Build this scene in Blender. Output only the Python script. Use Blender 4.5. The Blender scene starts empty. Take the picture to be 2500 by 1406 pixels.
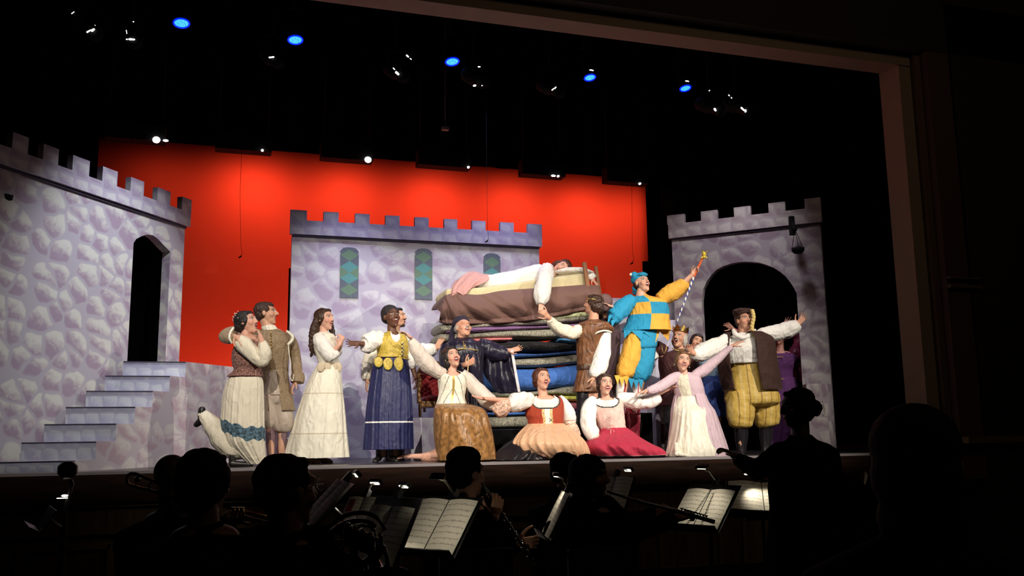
import bpy, bmesh, math, random
from mathutils import Vector, Matrix, noise

random.seed(7)
PI = math.pi
C = bpy.context.scene.collection
sc = bpy.context.scene

# ------------------------------------------------------------------ camera
FPX = 2200.0
YAW, PITCH, ROLL = math.radians(17.8), math.radians(9.1), math.radians(-0.79)
CAM = Vector((0, 0, 1.445))
fw = Vector((math.sin(YAW) * math.cos(PITCH), math.cos(YAW) * math.cos(PITCH), math.sin(PITCH)))
r0 = Vector((math.cos(YAW), -math.sin(YAW), 0))
u0 = r0.cross(fw)
RI = math.cos(ROLL) * r0 + math.sin(ROLL) * u0
UP = -math.sin(ROLL) * r0 + math.cos(ROLL) * u0
cd = bpy.data.cameras.new('camera')
cd.sensor_width = 36
cd.lens = FPX / 2500 * 36
cd.clip_start = 0.05
cam = bpy.data.objects.new('camera', cd)
C.objects.link(cam)
m = Matrix.Identity(4)
for i in range(3):
    m[i][0] = RI[i]; m[i][1] = UP[i]; m[i][2] = -fw[i]; m[i][3] = CAM[i]
cam.matrix_world = m
sc.camera = cam

# ------------------------------------------------------------------ world, exposure, lights
w = bpy.data.worlds.new('world'); sc.world = w; w.use_nodes = True
w.node_tree.nodes['Background'].inputs[0].default_value = (0.02, 0.02, 0.03, 1)
w.node_tree.nodes['Background'].inputs[1].default_value = 0.02
sc.view_settings.view_transform = 'Standard'
sc.view_settings.look = 'None'
sc.view_settings.exposure = 0.0
sc.view_settings.gamma = 1.0
sc.view_settings.use_curve_mapping = False


def lamp(name, kind, loc, target, power, col, **kw):
    l = bpy.data.lights.new(name, kind)
    l.energy = power; l.color = col
    for k, v in kw.items(): setattr(l, k, v)
    o = bpy.data.objects.new(name, l); C.objects.link(o)
    o.location = loc
    d = Vector(target) - Vector(loc)
    o.rotation_euler = d.to_track_quat('-Z', 'Y').to_euler()
    return o


FOH = 1.0
# front of house spots hung over the audience, aimed at the actors
FRONT = [((-1.5, 1.5, 6.4), (1.5, 9.8, 2.2), 2000, 32, .75), ((2.8, 1.0, 6.9), (3.5, 9.8, 2.2), 2000, 34, .7), ((7.2, 1.2, 6.4), (5.5, 9.6, 2.0), 3000, 27, .8), ((4.4, 1.4, 6.7), (3.8, 10.4, 2.7), 600, 18, .9), ((.2, 1.2, 6.6), (-1.0, 9.7, 1.75), 900, 27, 1.0), ((-3.4, 2.4, 5.4), (3.4, 9.9, 2.1), 1500, 30, .8), ((9.8, 2.4, 5.4), (2.2, 9.9, 2.1), 1900, 28, .8)]
for a_, b_, e_, sz_, bl_ in FRONT:
    lamp('front_spot', 'SPOT', a_, b_, e_ * FOH, (1.0, .90, .77), spot_size=math.radians(sz_), spot_blend=bl_, shadow_soft_size=.035)
# lavender wash for the castle, from the first bar behind the arch
lamp('wall_wash', 'SPOT', (3.35, 10.75, 6.15), (2.6, 11.6, 2.0), 170, (.76, .73, 1.0), spot_size=math.radians(88), spot_blend=.8, shadow_soft_size=.2)
lamp('wall_wash', 'SPOT', (1.4, 10.3, 6.15), (1.5, 11.6, .9), 400, (.84, .82, 1.0), spot_size=math.radians(46), spot_blend=.9, shadow_soft_size=.1)
lamp('wall_wash', 'SPOT', (3.8, 10.35, 6.15), (3.2, 11.6, 2.4), 150, (.84, .80, 1.0), spot_size=math.radians(50), spot_blend=.9, shadow_soft_size=.1)
lamp('wall_wash', 'SPOT', (.3, 8.95, 5.4), (-1.05, 10.2, 2.7), 400, (.92, .92, 1.0), spot_size=math.radians(66), spot_blend=1.0, shadow_soft_size=.08)
lamp('wall_wash', 'SPOT', (5.9, 8.95, 5.7), (6.4, 10.8, 3.1), 190, (1.0, .92, .95), spot_size=math.radians(62), spot_blend=.9, shadow_soft_size=.2)
# red strip lights above the backdrop
RED = (1.0, .25, .16)
for i, (x, e) in enumerate(((-1.0, .18), (.35, 1.15), (1.75, .95), (3.15, 1.05), (4.5, .95), (5.75, .95), (6.7, .6))):
    lamp('red_wash', 'AREA', (x, 13.32, 5.50), (x + .05, 14, 4.35), e * 10.0, RED, shape='RECTANGLE', size=.55, size_y=.12)
lamp('red_wash', 'AREA', (3.0, 12.6, 1.30), (3.0, 14.0, 4.3), 95, RED, shape='RECTANGLE', size=8.5, size_y=.2)  # low area lamp added behind the castle to even the red downward
# added area lamp standing in for stage spill on the proscenium
lamp('proscenium_fill', 'AREA', (5.5, 2.0, 7.6), (6.5, 8, 3.0), 22.0, (1.0, .72, .45), shape='RECTANGLE', size=2.0, size_y=1.0)

# ------------------------------------------------------------------ helpers


def ray(x, y):
    return fw + RI * ((x - 1250) / FPX) - UP * ((y - 703) / FPX)


def at(x, y, Y):
    d = ray(x, y)
    return CAM + d * ((Y - CAM.y) / d.y)


def atz(x, y, Z):
    d = ray(x, y)
    return CAM + d * ((Z - CAM.z) / d.z)


def nt(mat):
    return mat.node_tree.nodes, mat.node_tree.links


MATS = {}


def M(name, col=(.5, .5, .5), rough=.7, metal=0, bump=0, bscale=40, sheen=0, emit=None, es=0, var=0, vscale=6, spec=.5, stretch=None, alpha=None, coat=0, fold=.42):
    if name in MATS: return MATS[name]
    mt = bpy.data.materials.new(name); mt.use_nodes = True
    N, L = nt(mt); b = N['Principled BSDF']
    b.inputs['Base Color'].default_value = (*col, 1)
    b.inputs['Roughness'].default_value = rough
    b.inputs['Metallic'].default_value = metal
    b.inputs['Specular IOR Level'].default_value = spec
    b.inputs['Coat Weight'].default_value = coat
    if sheen: b.inputs['Sheen Weight'].default_value = sheen
    if alpha is not None: b.inputs['Alpha'].default_value = alpha
    if emit:
        b.inputs['Emission Color'].default_value = (*emit, 1); b.inputs['Emission Strength'].default_value = es
    tc = N.new('ShaderNodeTexCoord')
    src = tc.outputs['Object']
    if stretch:
        mp = N.new('ShaderNodeMapping'); mp.inputs['Scale'].default_value = stretch
        L.new(src, mp.inputs[0]); src = mp.outputs[0]
    if bump:
        t = N.new('ShaderNodeTexNoise'); t.inputs['Scale'].default_value = bscale; t.inputs['Detail'].default_value = 3
        bp = N.new('ShaderNodeBump'); bp.inputs['Strength'].default_value = bump; bp.inputs['Distance'].default_value = .01
        L.new(src, t.inputs['Vector']); L.new(t.outputs['Fac'], bp.inputs['Height']); L.new(bp.outputs[0], b.inputs['Normal'])
    if sheen:
        t2 = N.new('ShaderNodeTexNoise'); t2.inputs['Scale'].default_value = 7.0; t2.inputs['Detail'].default_value = 1.8; t2.inputs['Distortion'].default_value = 1.0
        m2 = N.new('ShaderNodeMapping'); m2.inputs['Scale'].default_value = (1.7, 1.7, .8)
        L.new(tc.outputs['Object'], m2.inputs[0]); L.new(m2.outputs[0], t2.inputs['Vector'])
        b2 = N.new('ShaderNodeBump'); b2.inputs['Strength'].default_value = fold; b2.inputs['Distance'].default_value = .06
        L.new(t2.outputs['Fac'], b2.inputs['Height']); L.new(b2.outputs[0], bp.inputs['Normal'])
    if var:
        t = N.new('ShaderNodeTexNoise'); t.inputs['Scale'].default_value = vscale; t.inputs['Detail'].default_value = 4
        rp = N.new('ShaderNodeValToRGB')
        rp.color_ramp.elements[0].position = .35; rp.color_ramp.elements[1].position = .65
        rp.color_ramp.elements[0].color = (*[c * (1 - var) for c in col], 1)
        rp.color_ramp.elements[1].color = (*[min(1, c * (1 + var)) for c in col], 1)
        L.new(src, t.inputs['Vector']); L.new(t.outputs['Fac'], rp.inputs[0]); L.new(rp.outputs[0], b.inputs['Base Color'])
    MATS[name] = mt
    return mt


class NB:
    """tiny node-math builder"""
    def __init__(s, mt): s.N, s.L = nt(mt)

    def f(s, op, a, b=None, c=None):
        n = s.N.new('ShaderNodeMath'); n.operation = op
        for i, v in enumerate((a, b, c)):
            if v is None: continue
            if isinstance(v, (int, float)): n.inputs[i].default_value = v
            else: s.L.new(v, n.inputs[i])
        return n.outputs[0]

    def ell(s, x, z, cx, cz, rx, rz, soft=.12):
        dx = s.f('DIVIDE', s.f('SUBTRACT', x, cx), rx); dz = s.f('DIVIDE', s.f('SUBTRACT', z, cz), rz)
        r = s.f('SQRT', s.f('ADD', s.f('MULTIPLY', dx, dx), s.f('MULTIPLY', dz, dz)))
        n = s.N.new('ShaderNodeMapRange'); n.interpolation_type = 'SMOOTHSTEP'
        n.inputs[1].default_value = 1 - soft; n.inputs[2].default_value = 1 + soft
        n.inputs[3].default_value = 1; n.inputs[4].default_value = 0
        s.L.new(r, n.inputs[0]); return n.outputs[0]

    def mix(s, fac, a, b):
        n = s.N.new('ShaderNodeMix'); n.data_type = 'RGBA'
        for i, v in ((0, fac), (6, a), (7, b)):
            if isinstance(v, (int, float)): n.inputs[i].default_value = v
            elif isinstance(v, tuple): n.inputs[i].default_value = (*v, 1)
            else: s.L.new(v, n.inputs[i])
        return n.outputs[2]


def skin_mat(name, tone, brow=(.03, .015, .01), mouth=(.024, .016), lip=(.45, .09, .08), beard=None, mz=-.052, eyes=True, shut=False):
    """skin with the features of the face placed by the head coordinates stored on the body"""
    mt = bpy.data.materials.new(name); mt.use_nodes = True
    nb = NB(mt); N, L = nb.N, nb.L; b = N['Principled BSDF']
    b.inputs['Roughness'].default_value = .55
    b.inputs['Subsurface Weight'].default_value = 0.0
    at_ = N.new('ShaderNodeAttribute'); at_.attribute_name = 'hc'
    sp = N.new('ShaderNodeSeparateXYZ'); L.new(at_.outputs['Vector'], sp.inputs[0])
    x, y, z = sp.outputs
    ax = nb.f('ABSOLUTE', x)
    front = nb.f('MULTIPLY', nb.f('GREATER_THAN', y, .035), nb.f('LESS_THAN', y, .16))
    tn = N.new('ShaderNodeTexNoise'); tn.inputs['Scale'].default_value = 25
    col = nb.mix(tn.outputs['Fac'], tuple(c * .94 for c in tone), tuple(min(1, c * 1.05) for c in tone))
    blush = nb.ell(ax, z, .042, -.02, .026, .022, .7)
    col = nb.mix(nb.f('MULTIPLY', nb.f('MULTIPLY', blush, front), .30), col, (tone[0] * .95, tone[1] * .55, tone[2] * .5))
    if beard:
        # moustache and chin beard
        m1 = nb.ell(ax, z, .012, mz + .021, .026, .008, .3)
        m2 = nb.ell(ax, z, 0, mz - .052, .036, .026, .25)
        mb = nb.f('MULTIPLY', nb.f('MAXIMUM', m1, m2 if beard[1] else m1), front)
        col = nb.mix(mb, col, beard[0])
    if eyes:
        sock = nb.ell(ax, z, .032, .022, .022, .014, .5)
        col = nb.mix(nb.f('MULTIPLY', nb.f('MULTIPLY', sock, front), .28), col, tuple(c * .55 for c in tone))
        if shut:
            e = nb.ell(ax, z, .032, .015, .017, .0028, .3)
            col = nb.mix(nb.f('MULTIPLY', e, front), col, (.05, .02, .015))
        else:
            lash = nb.ell(ax, z, .031, .0195, .0170, .0068, .2)
            col = nb.mix(nb.f('MULTIPLY', lash, front), col, (.03, .015, .01))
            e = nb.ell(ax, z, .031, .0178, .0140, .0046, .15)
            col = nb.mix(nb.f('MULTIPLY', e, front), col, (.75, .72, .68))
            ir = nb.ell(ax, z, .030, .0180, .0058, .0050, .15)
            col = nb.mix(nb.f('MULTIPLY', ir, front), col, (.03, .018, .012))
        z2 = nb.f('SUBTRACT', z, nb.f('MULTIPLY', nb.f('SUBTRACT', ax, .02), .22))
        br = nb.ell(ax, z2, .033, .0385, .0195, .0036, .35)
        col = nb.mix(nb.f('MULTIPLY', nb.f('MULTIPLY', br, front), .75), col, brow)
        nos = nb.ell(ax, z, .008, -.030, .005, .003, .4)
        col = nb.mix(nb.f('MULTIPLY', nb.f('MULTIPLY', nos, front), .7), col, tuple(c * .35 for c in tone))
    mw, mh = mouth
    zz = nb.f('ADD', z, nb.f('MULTIPLY', nb.f('MULTIPLY', ax, ax), -9.0))   # corners of the mouth turn up
    lp = nb.ell(x, zz, 0, mz, mw + .006, mh + .006, .12)
    col = nb.mix(nb.f('MULTIPLY', lp, front), col, lip)
    mo = nb.ell(x, zz, 0, mz, mw, mh, .12)
    col = nb.mix(nb.f('MULTIPLY', mo, front), col, (.07, .008, .008))
    if mh > .004:
        up = nb.f('GREATER_THAN', zz, mz + mh * .35)
        te = nb.f('MULTIPLY', nb.ell(x, zz, 0, mz, mw * .9, mh * .92, .1), up)
        col = nb.mix(nb.f('MULTIPLY', te, front), col, (.85, .82, .76))
    L.new(col, b.inputs['Base Color'])
    return mt


def tag(o, label=None, cat=None, group=None, kind=None):
    if label: o['label'] = label
    if cat: o['category'] = cat
    if group: o['group'] = group
    if kind: o['kind'] = kind
    return o


def empty(name, loc, label=None, cat=None, group=None):
    o = bpy.data.objects.new(name, None); C.objects.link(o); o.location = loc; o.empty_display_size = .1
    return tag(o, label, cat, group)


class S:
    """a soup of closed shapes: vertices, faces, material slots"""
    def __init__(s): s.v = []; s.f = []; s.mi = []; s.sm = []

    def add(s, vs, fs, mi=0, smooth=True):
        n = len(s.v); s.v += [Vector(v) for v in vs]
        for k, f in enumerate(fs):
            s.f.append([i + n for i in f]); s.mi.append(mi[k] if isinstance(mi, list) else mi); s.sm.append(smooth)
        return s

    def rings(s, R, cap=True, mi=0, close=True, smooth=True):
        n = len(R[0]); vs = [p for r in R for p in r]; fs = []; ms = []
        for i in range(len(R) - 1):
            for j in range(n if close else n - 1):
                a = i * n + j; b = i * n + (j + 1) % n
                k_ = mi(j / n, i / (len(R) - 1)) if callable(mi) else mi
                if k_ < 0: continue
                fs.append((a, b, b + n, a + n)); ms.append(k_)
        if cap:
            vs.append(sum((Vector(p) for p in R[0]), Vector()) / n); vs.append(sum((Vector(p) for p in R[-1]), Vector()) / n)
            a = len(vs) - 2
            for j in range(n):
                k = (j + 1) % n
                k_ = mi(j / n, 0) if callable(mi) else mi
                if k_ >= 0: fs.append((k, j, a)); ms.append(k_)
                o = (len(R) - 1) * n
                fs.append((o + j, o + k, a + 1)); ms.append(max(0, mi(j / n, 1)) if callable(mi) else mi)
        return s.add(vs, fs, ms, smooth)

    def cap(s, a, b, ra, rb, n=14, mi=0, flat=1, up=None):
        a = Vector(a); b = Vector(b); d = (b - a)
        L = max(d.length, 1e-5); d = d / L
        q = (up or Vector((0, .3, 1)))
        x = d.cross(q)
        if x.length < 1e-4: x = d.cross(Vector((1, 0, 0)))
        x.normalize(); y = x.cross(d)
        prof = []
        for i in range(1, 5): t = PI / 2 * i / 4; prof.append((-ra * math.cos(t), ra * math.sin(t)))
        for i in range(0, 4): t = PI / 2 * i / 4; prof.append((L + rb * math.sin(t), rb * math.cos(t)))
        R = [[a + d * h + (x * math.cos(2 * PI * j / n) + y * flat * math.sin(2 * PI * j / n)) * r for j in range(n)] for h, r in prof]
        return s.rings(R, True, mi)

    def wire(s, pts, r, n=8, mi=0, close=False):
        """one unbroken tube along a polyline"""
        P = [Vector(p) for p in pts]; R = []; px = None; N_ = len(P)
        rs = r if isinstance(r, (list, tuple)) else [r] * N_
        for i in range(N_):
            a = P[(i - 1) % N_] if close or i else P[i]; b = P[(i + 1) % N_] if close or i < N_ - 1 else P[i]
            d = (b - a).normalized()
            if px is None:
                px = d.cross(Vector((.1, .2, 1)))
                if px.length < .1: px = d.cross(Vector((1, 0, 0)))
            px = (px - d * px.dot(d)).normalized(); py = d.cross(px)
            R.append([P[i] + (px * math.cos(2 * PI * j / n) + py * math.sin(2 * PI * j / n)) * rs[i] for j in range(n)])
        if close: R.append(R[0])
        return s.rings(R, not close, mi)

    def chain(s, pts, rad, n=14, mi=0, flat=1):
        for i in range(len(pts) - 1): s.cap(pts[i], pts[i + 1], rad[i], rad[i + 1], n, mi, flat)
        return s

    def ell(s, c, r, B=None, n=18, mth=12, mi=0):
        c = Vector(c); B = B or (Vector((1, 0, 0)), Vector((0, 1, 0)), Vector((0, 0, 1)))
        R = []
        for i in range(1, mth):
            t = PI * i / mth
            R.append([c + B[2] * (-math.cos(t) * r[2]) + B[0] * (math.sin(t) * math.cos(2 * PI * j / n) * r[0]) + B[1] * (math.sin(t) * math.sin(2 * PI * j / n) * r[1]) for j in range(n)])
        return s.rings(R, True, mi)

    def box(s, c, d, B=None, mi=0):
        c = Vector(c); B = B or (Vector((1, 0, 0)), Vector((0, 1, 0)), Vector((0, 0, 1)))
        v = [c + B[0] * (d[0] / 2 * i) + B[1] * (d[1] / 2 * j) + B[2] * (d[2] / 2 * k) for k in (-1, 1) for j in (-1, 1) for i in (-1, 1)]
        return s.add(v, [(0, 2, 3, 1), (4, 5, 7, 6), (0, 1, 5, 4), (2, 6, 7, 3), (0, 4, 6, 2), (1, 3, 7, 5)], mi, False)

    def prism(s, poly, off, mi=0):
        n = len(poly); a = [Vector(p) for p in poly]; b = [p + Vector(off) for p in a]
        fs = [list(range(n)), list(range(2 * n - 1, n - 1, -1))] + [(i, i + n, (i + 1) % n + n, (i + 1) % n) for i in range(n)]
        return s.add(a + b, fs, mi, False)


def obj(name, s, mats, parent=None, vox=0, smooth=3, bevel=0, subd=0, hc=None, label=None, disp=None):
    off = parent_world(parent) if parent else Vector()
    me = bpy.data.meshes.new(name)
    me.from_pydata([v - off for v in s.v], [], s.f)
    mats = mats if isinstance(mats, (list, tuple)) else [mats]
    for mt in mats: me.materials.append(mt)
    me.polygons.foreach_set('material_index', s.mi)
    me.polygons.foreach_set('use_smooth', s.sm)
    bm = bmesh.new(); bm.from_mesh(me); bmesh.ops.recalc_face_normals(bm, faces=bm.faces[:]); bm.to_mesh(me); bm.free()
    o = bpy.data.objects.new(name, me); C.objects.link(o)
    if parent: o.parent = parent
    if vox:
        md = o.modifiers.new('r', 'REMESH'); md.mode = 'VOXEL'; md.voxel_size = vox; md.use_smooth_shade = True
        if smooth:
            ms = o.modifiers.new('s', 'SMOOTH'); ms.factor = .5; ms.iterations = smooth
        dg = bpy.context.evaluated_depsgraph_get()
        me2 = bpy.data.meshes.new_from_object(o.evaluated_get(dg))
        o.modifiers.clear(); o.data = me2; me2.name = name
        if not me2.materials:
            for mt in mats: me2.materials.append(mt)
        for p in me2.polygons: p.use_smooth = True
        me = me2
    if disp:
        for v in me.vertices:
            v.co += v.normal * disp(v.co + off)
    if hc:
        a = me.attributes.new('hc', 'FLOAT_VECTOR', 'POINT')
        cpt, X, Yf, Z, k = hc
        buf = []
        for v in me.vertices:
            d = (v.co + off - cpt) / k; buf += [d.dot(X), d.dot(Yf), d.dot(Z)]
        a.data.foreach_set('vector', buf)
    if bevel:
        b = o.modifiers.new('bevel', 'BEVEL'); b.width = bevel; b.segments = 2; b.limit_method = 'ANGLE'
    if subd:
        b = o.modifiers.new('sub', 'SUBSURF'); b.levels = subd; b.render_levels = subd
    if label: o['label'] = label
    return o


def parent_world(p):
    v = Vector()
    while p: v += p.location; p = p.parent
    return v


def cr(pts, n):
    """Catmull-Rom through tuples, n samples a span"""
    P = [pts[0]] + list(pts) + [pts[-1]]; out = []
    for i in range(1, len(P) - 2):
        for k in range(n):
            t = k / n
            out.append(tuple(.5 * (2 * b + (c - a) * t + (2 * a - 5 * b + 4 * c - d) * t * t + (3 * b - a - 3 * c + d) * t ** 3)
                             for a, b, c, d in zip(P[i - 1], P[i], P[i + 1], P[i + 2])))
    out.append(tuple(pts[-1])); return out


def lin(pts, n):
    out = []
    for i in range(len(pts) - 1):
        for k in range(n): out.append(tuple(a + (b - a) * k / n for a, b in zip(pts[i], pts[i + 1])))
    out.append(tuple(pts[-1])); return out


def nz(x, y, z=0.0): return noise.noise(Vector((x, y, z)))


def pleat(n, a0, a1, seed=0, sharp=.6):
    """vertical folds deepening towards the hem"""
    def f(u, t):
        a = a0 + (a1 - a0) * t
        th = 2 * PI * u
        ph = 1.8 * nz(math.cos(th) * 1.3 + seed, math.sin(th) * 1.3, t * 1.2)
        v = math.sin(n * th + ph * 2.2)
        v = v * sharp + (1 - sharp) * math.sin(n * 1.9 * th + 2 + ph * 3)
        return 1 + a * v
    return f


def wrink(a, k=3.0, seed=0, along=1.0):
    def f(u, t):
        th = 2 * PI * u
        g = 0
        if a >= .09: g = .055 * (abs(2 * t - 1) ** .7 + .25) * math.sin(13 * th + 3 * nz(math.cos(th) + seed, t * 3)) + .03 * math.sin(t * 21 + 4 * nz(math.cos(th) * 1.2, math.sin(th) * 1.2 + seed, t * 2)) * max(0, nz(th, seed, t * 2) + .5)
        return 1 + g + a * (nz(math.cos(th) * k * .45 + seed, math.sin(th) * k * .45, t * k * 2.2 * along) + .6 * nz(math.cos(th) * k + seed, math.sin(th) * k, t * k * 4 * along))
    return f


class Fig:
    """a figure or thing drawn at a stated depth: px() turns sketch coordinates at that depth into the world"""
    def __init__(s, name, Y, base, label, cat, group=None, z=None):
        s.Y = Y
        if name == 'person': group = 'musicians and conductor in the pit' if Y < 6 else 'actors on the stage'
        b = at(base[0], base[1], Y)
        if z is not None: b.z = z
        s.root = empty(name, b, label, cat, group)
        s.k = (at(base[0], 900, Y) - CAM).dot(fw) / FPX
        h = at(base[0], 900, Y) - CAM; h.z = 0; h.normalize()
        s.v = h; s.r = Vector((h.y, -h.x, 0)); s.u = Vector((0, 0, 1))
        s.b = S(); s.hc = None

    def p(s, x, y, dy=0.0): return at(x, y, s.Y + dy)

    def d(s, a):       # px-style direction (right, down, away)
        return s.r * a[0] - s.u * a[1] + s.v * a[2]

    # ---------------- body
    def frame(s, yaw, pitch, roll):
        y = math.radians(yaw); p = math.radians(pitch)
        fh = -math.cos(y) * s.v + math.sin(y) * s.r
        f = math.cos(p) * fh + math.sin(p) * s.u
        up = -math.sin(p) * fh + math.cos(p) * s.u
        X = f.cross(up)
        ro = math.radians(roll)
        X2 = X * math.cos(ro) + up * math.sin(ro); up2 = -X * math.sin(ro) + up * math.cos(ro)
        return X2, f, up2

    def head(s, x, y, dy=0, yaw=0, pitch=0, roll=0, k=1.0, fat=1.0, open_=.014, neck=None, nr=.052, nose=.78, fem=None):
        fem = k < 1.0 if fem is None else fem
        j_ = .86 if fem else 1.0
        if fem: nose *= .8
        c = s.p(x, y, dy); X, f, U = s.frame(yaw, pitch, roll)
        s.hc = (c, X, f, U, k)
        q = lambda a, b, cc: c + (X * a + f * b + U * cc) * k
        B = (X, f, U); b = s.b
        b.ell(q(0, -.014, .030), (.077 * k, .094 * k, .086 * k), B, 24, 16)
        b.ell(q(0, .018, -.012), (.064 * fat * k, .074 * k, .088 * k), B, 24, 16)
        b.ell(q(0, .026, -.066 - open_ * .5), (.050 * j_ * fat * k, .056 * k, .044 * k), B, 20, 12)
        b.ell(q(0, .064, -.092 - open_ * .6), (.024 * fat * j_ * j_ * k, .021 * j_ * k, .019 * k), B)
        for e in (-1, 1):
            b.ell(q(e * .038 * fat, .056, -.022), (.026 * k, .026 * k, .026 * k), B)
            b.ell(q(e * .079, -.006, .0), (.009 * k, .018 * k, .030 * k), B)
            b.cap(q(e * .012, .084 if fem else .086, .040), q(e * .044, .068 if fem else .070, .040), (.009 if fem else .012) * k, .009 * k)
            b.ell(q(e * .011, .096, -.024), (.009 * k, .010 * k, .008 * k), B)
        b.cap(q(0, .086, .028), q(0, .088 + .022 * nose, -.018), .0085 * k, .0125 * k)
        # lips as a rolled ring
        mw, mh = .024, .004 + open_
        for i in range(12):
            t0, t1 = 2 * PI * i / 12, 2 * PI * (i + 1) / 12
            g = lambda t: q(mw * math.cos(t), .084 - 6 * (mw * math.cos(t)) ** 2, -.052 + mh * math.sin(t))
            b.cap(g(t0), g(t1), .0058 * k, .0058 * k, 8)
        if neck:
            n = s.p(*neck) if len(neck) == 3 else s.p(neck[0], neck[1], dy)
            b.cap(q(0, -.02, -.05), n, nr, nr * 1.12, 16)
        return q

    def torso(s, rows, n=20):
        R = []
        for x, y, dy, rx, ry in rows:
            c = s.p(x, y, dy)
            rx *= .84; ry *= .80; R.append([c + s.r * rx * math.cos(2 * PI * j / n) + s.v * ry * math.sin(2 * PI * j / n) for j in range(n)])
        s.b.rings(R)
        x, y, dy, rx, ry = rows[-2]; s.b.ell(s.p(x, y, dy), (rx * .86, ry * .95, .05), (s.r, s.v, s.u))

    def limb(s, pts, rad):
        leg = pts[0][1] > 925
        s.b.chain([s.p(*q) for q in pts], [r * (.74 if leg else .92) for r in rad])

    def hand(s, wr, tip, nrm=(0, 0, -1), thumb=1, curl=.25, spread=.12, k=1.0, soup=None, tc=.35):
        """palm, four fingers and a thumb; nrm is where the palm looks"""
        b = soup or s.b
        w_ = s.p(*wr); t_ = s.p(*tip)
        D = (t_ - w_).normalized(); Nn = s.d(nrm); Nn = (Nn - D * Nn.dot(D)).normalized()
        Sd = D.cross(Nn) * thumb
        k *= .95
        b.cap(w_, w_ + D * .03 * k, .024 * k, .027 * k, 12, flat=.75, up=Nn)
        for o in (-.024, -.008, .009, .025):
            b.cap(w_ + D * .022 * k + Sd * o * .75 * k, w_ + D * .085 * k + Sd * o * k, .0145 * k, .0125 * k, 10)
        for i, (o, L) in enumerate(((.027, .074), (.009, .084), (-.009, .078), (-.027, .060))):
            a = (i - 1.5) * -spread
            p0 = w_ + D * (.092 - .004 * abs(i - 1)) * k + Sd * o * k
            d = (D * math.cos(a) + Sd * math.sin(a)).normalized()
            c = curl * (1 + .25 * i); ang = c * .35
            r = .0088 * k
            for j, sg in enumerate((.45, .32, .25)):
                dd = (d * math.cos(ang) + Nn * math.sin(ang)).normalized()
                p1 = p0 + dd * L * sg * k
                b.cap(p0, p1, r, r * .9, 10); p0 = p1; r *= .92; ang += c
        p0 = w_ + D * .022 * k + Sd * .028 * k
        for d, L, r in (((D * .55 + Sd * .8 + Nn * .25), .040, .0125), ((D * .8 + Sd * .55 + Nn * tc), .034, .0100), ((D * .9 + Sd * .35 + Nn * tc), .026, .0088)):
            p1 = p0 + d.normalized() * L * k; b.cap(p0, p1, r * k, r * .9 * k, 10); p0 = p1

    def build(s, mt, vox=.006, smooth=2):
        return obj('body', s.b, mt, s.root, vox=vox, smooth=smooth, hc=s.hc)

    # ---------------- clothes
    def loft(s, name, rows, mats, disp=None, n=96, m=10, mi=0, hem=True, cap=False, parent=None, ratio=.8, curve=True, vox=0, label=None, arc=None, tilt=0, thick=.012, soup=None):
        """rows (y, left, right[, dy[, depth ratio]]): rings level with the floor"""
        rr = [(q[0], q[1], q[2], q[3] if len(q) > 3 else 0.0, q[4] if len(q) > 4 else ratio) for q in rows]
        if cap and name in ('bodice', 'tunic', 'doublet', 'robe', 'shirt', 'top', 'coat', 'vest'):
            q = rr[0]; w_ = q[2] - q[1]
            rr = [(q[0] - 5, q[1] + .24 * w_, q[2] - .24 * w_, q[3], q[4])] + rr
        rr = (cr if curve else lin)(rr, m)
        R = []; T = len(rr) - 1

        def ring(q, t, sh=0.0):
            y, xl, xr, dy, ra = q
            c = s.p((xl + xr) / 2, y, dy); a = (s.p(xr, y, dy) - s.p(xl, y, dy)).length / 2
            out = []
            a0, a1 = arc or (0, 1)
            for j in range(n if not arc else n + 1):
                u = a0 + (a1 - a0) * j / n; th = 2 * PI * u
                g = (disp(u, t) if disp else 1)
                e = a * g - sh
                zt = tilt * a * math.cos(th)
                out.append(c + s.r * math.cos(th) * e - s.v * math.sin(th) * e * ra + s.u * zt)
            return out
        for i, q in enumerate(rr): R.append(ring(q, i / T))
        so = S()
        if arc:
            inner = [ring(q, i / T, thick) for i, q in enumerate(rr)]
            R2 = [a + b[::-1] for a, b in zip(R, inner)]
            so.rings(R2, True, (lambda u, t: mi(min(.999, u * 2) if u < .5 else min(.999, (1 - u) * 2), t)) if callable(mi) else mi)
        else:
            if hem:
                R.append(ring(rr[-1], 1, .012)); R.append(ring(rr[-2], 1, .03))
            so.rings(R, cap, (lambda u, t: mi(u, min(1, t * (len(R) - 1) / T))) if callable(mi) else mi)
        if soup:
            soup.add(so.v, so.f, so.mi); return soup
        return obj(name, so, mats, parent or s.root, label=label, vox=vox)

    def tube(s, name, pts, mats, disp=None, n=28, m=8, mi=0, flat=1.0, parent=None, label=None, cap=True, soup=None):
        """pts (x, y, dy, r px)"""
        pp = cr([(*s.p(q[0], q[1], q[2]), q[3] * s.k) for q in pts], m)
        R = []; T = len(pp) - 1; px = None
        for i, q in enumerate(pp):
            a = Vector(pp[max(0, i - 1)][:3]); b = Vector(pp[min(T, i + 1)][:3])
            d = (b - a).normalized()
            if px is None:
                px = d.cross(s.v)
                if px.length < .1: px = d.cross(s.u)
            px = (px - d * px.dot(d)).normalized(); py = d.cross(px)
            R.append([Vector(q[:3]) + (px * math.cos(2 * PI * j / n) + py * flat * math.sin(2 * PI * j / n)) * q[3] * (disp(j / n, i / T) if disp else 1) for j in range(n)])
        so = soup or S(); so.rings(R, cap, mi)
        if soup: return so
        return obj(name, so, mats, parent or s.root, label=label)

    def slab(s, name, poly, mats, depth=.01, parent=None, label=None, dy=0, mi=0, soup=None, bevel=0):
        so = soup or S()
        so.prism([s.p(q[0], q[1], q[2] if len(q) > 2 else dy) for q in poly], s.v * depth, mi)
        if soup: return so
        return obj(name, so, mats, parent or s.root, label=label, bevel=bevel)

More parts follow.
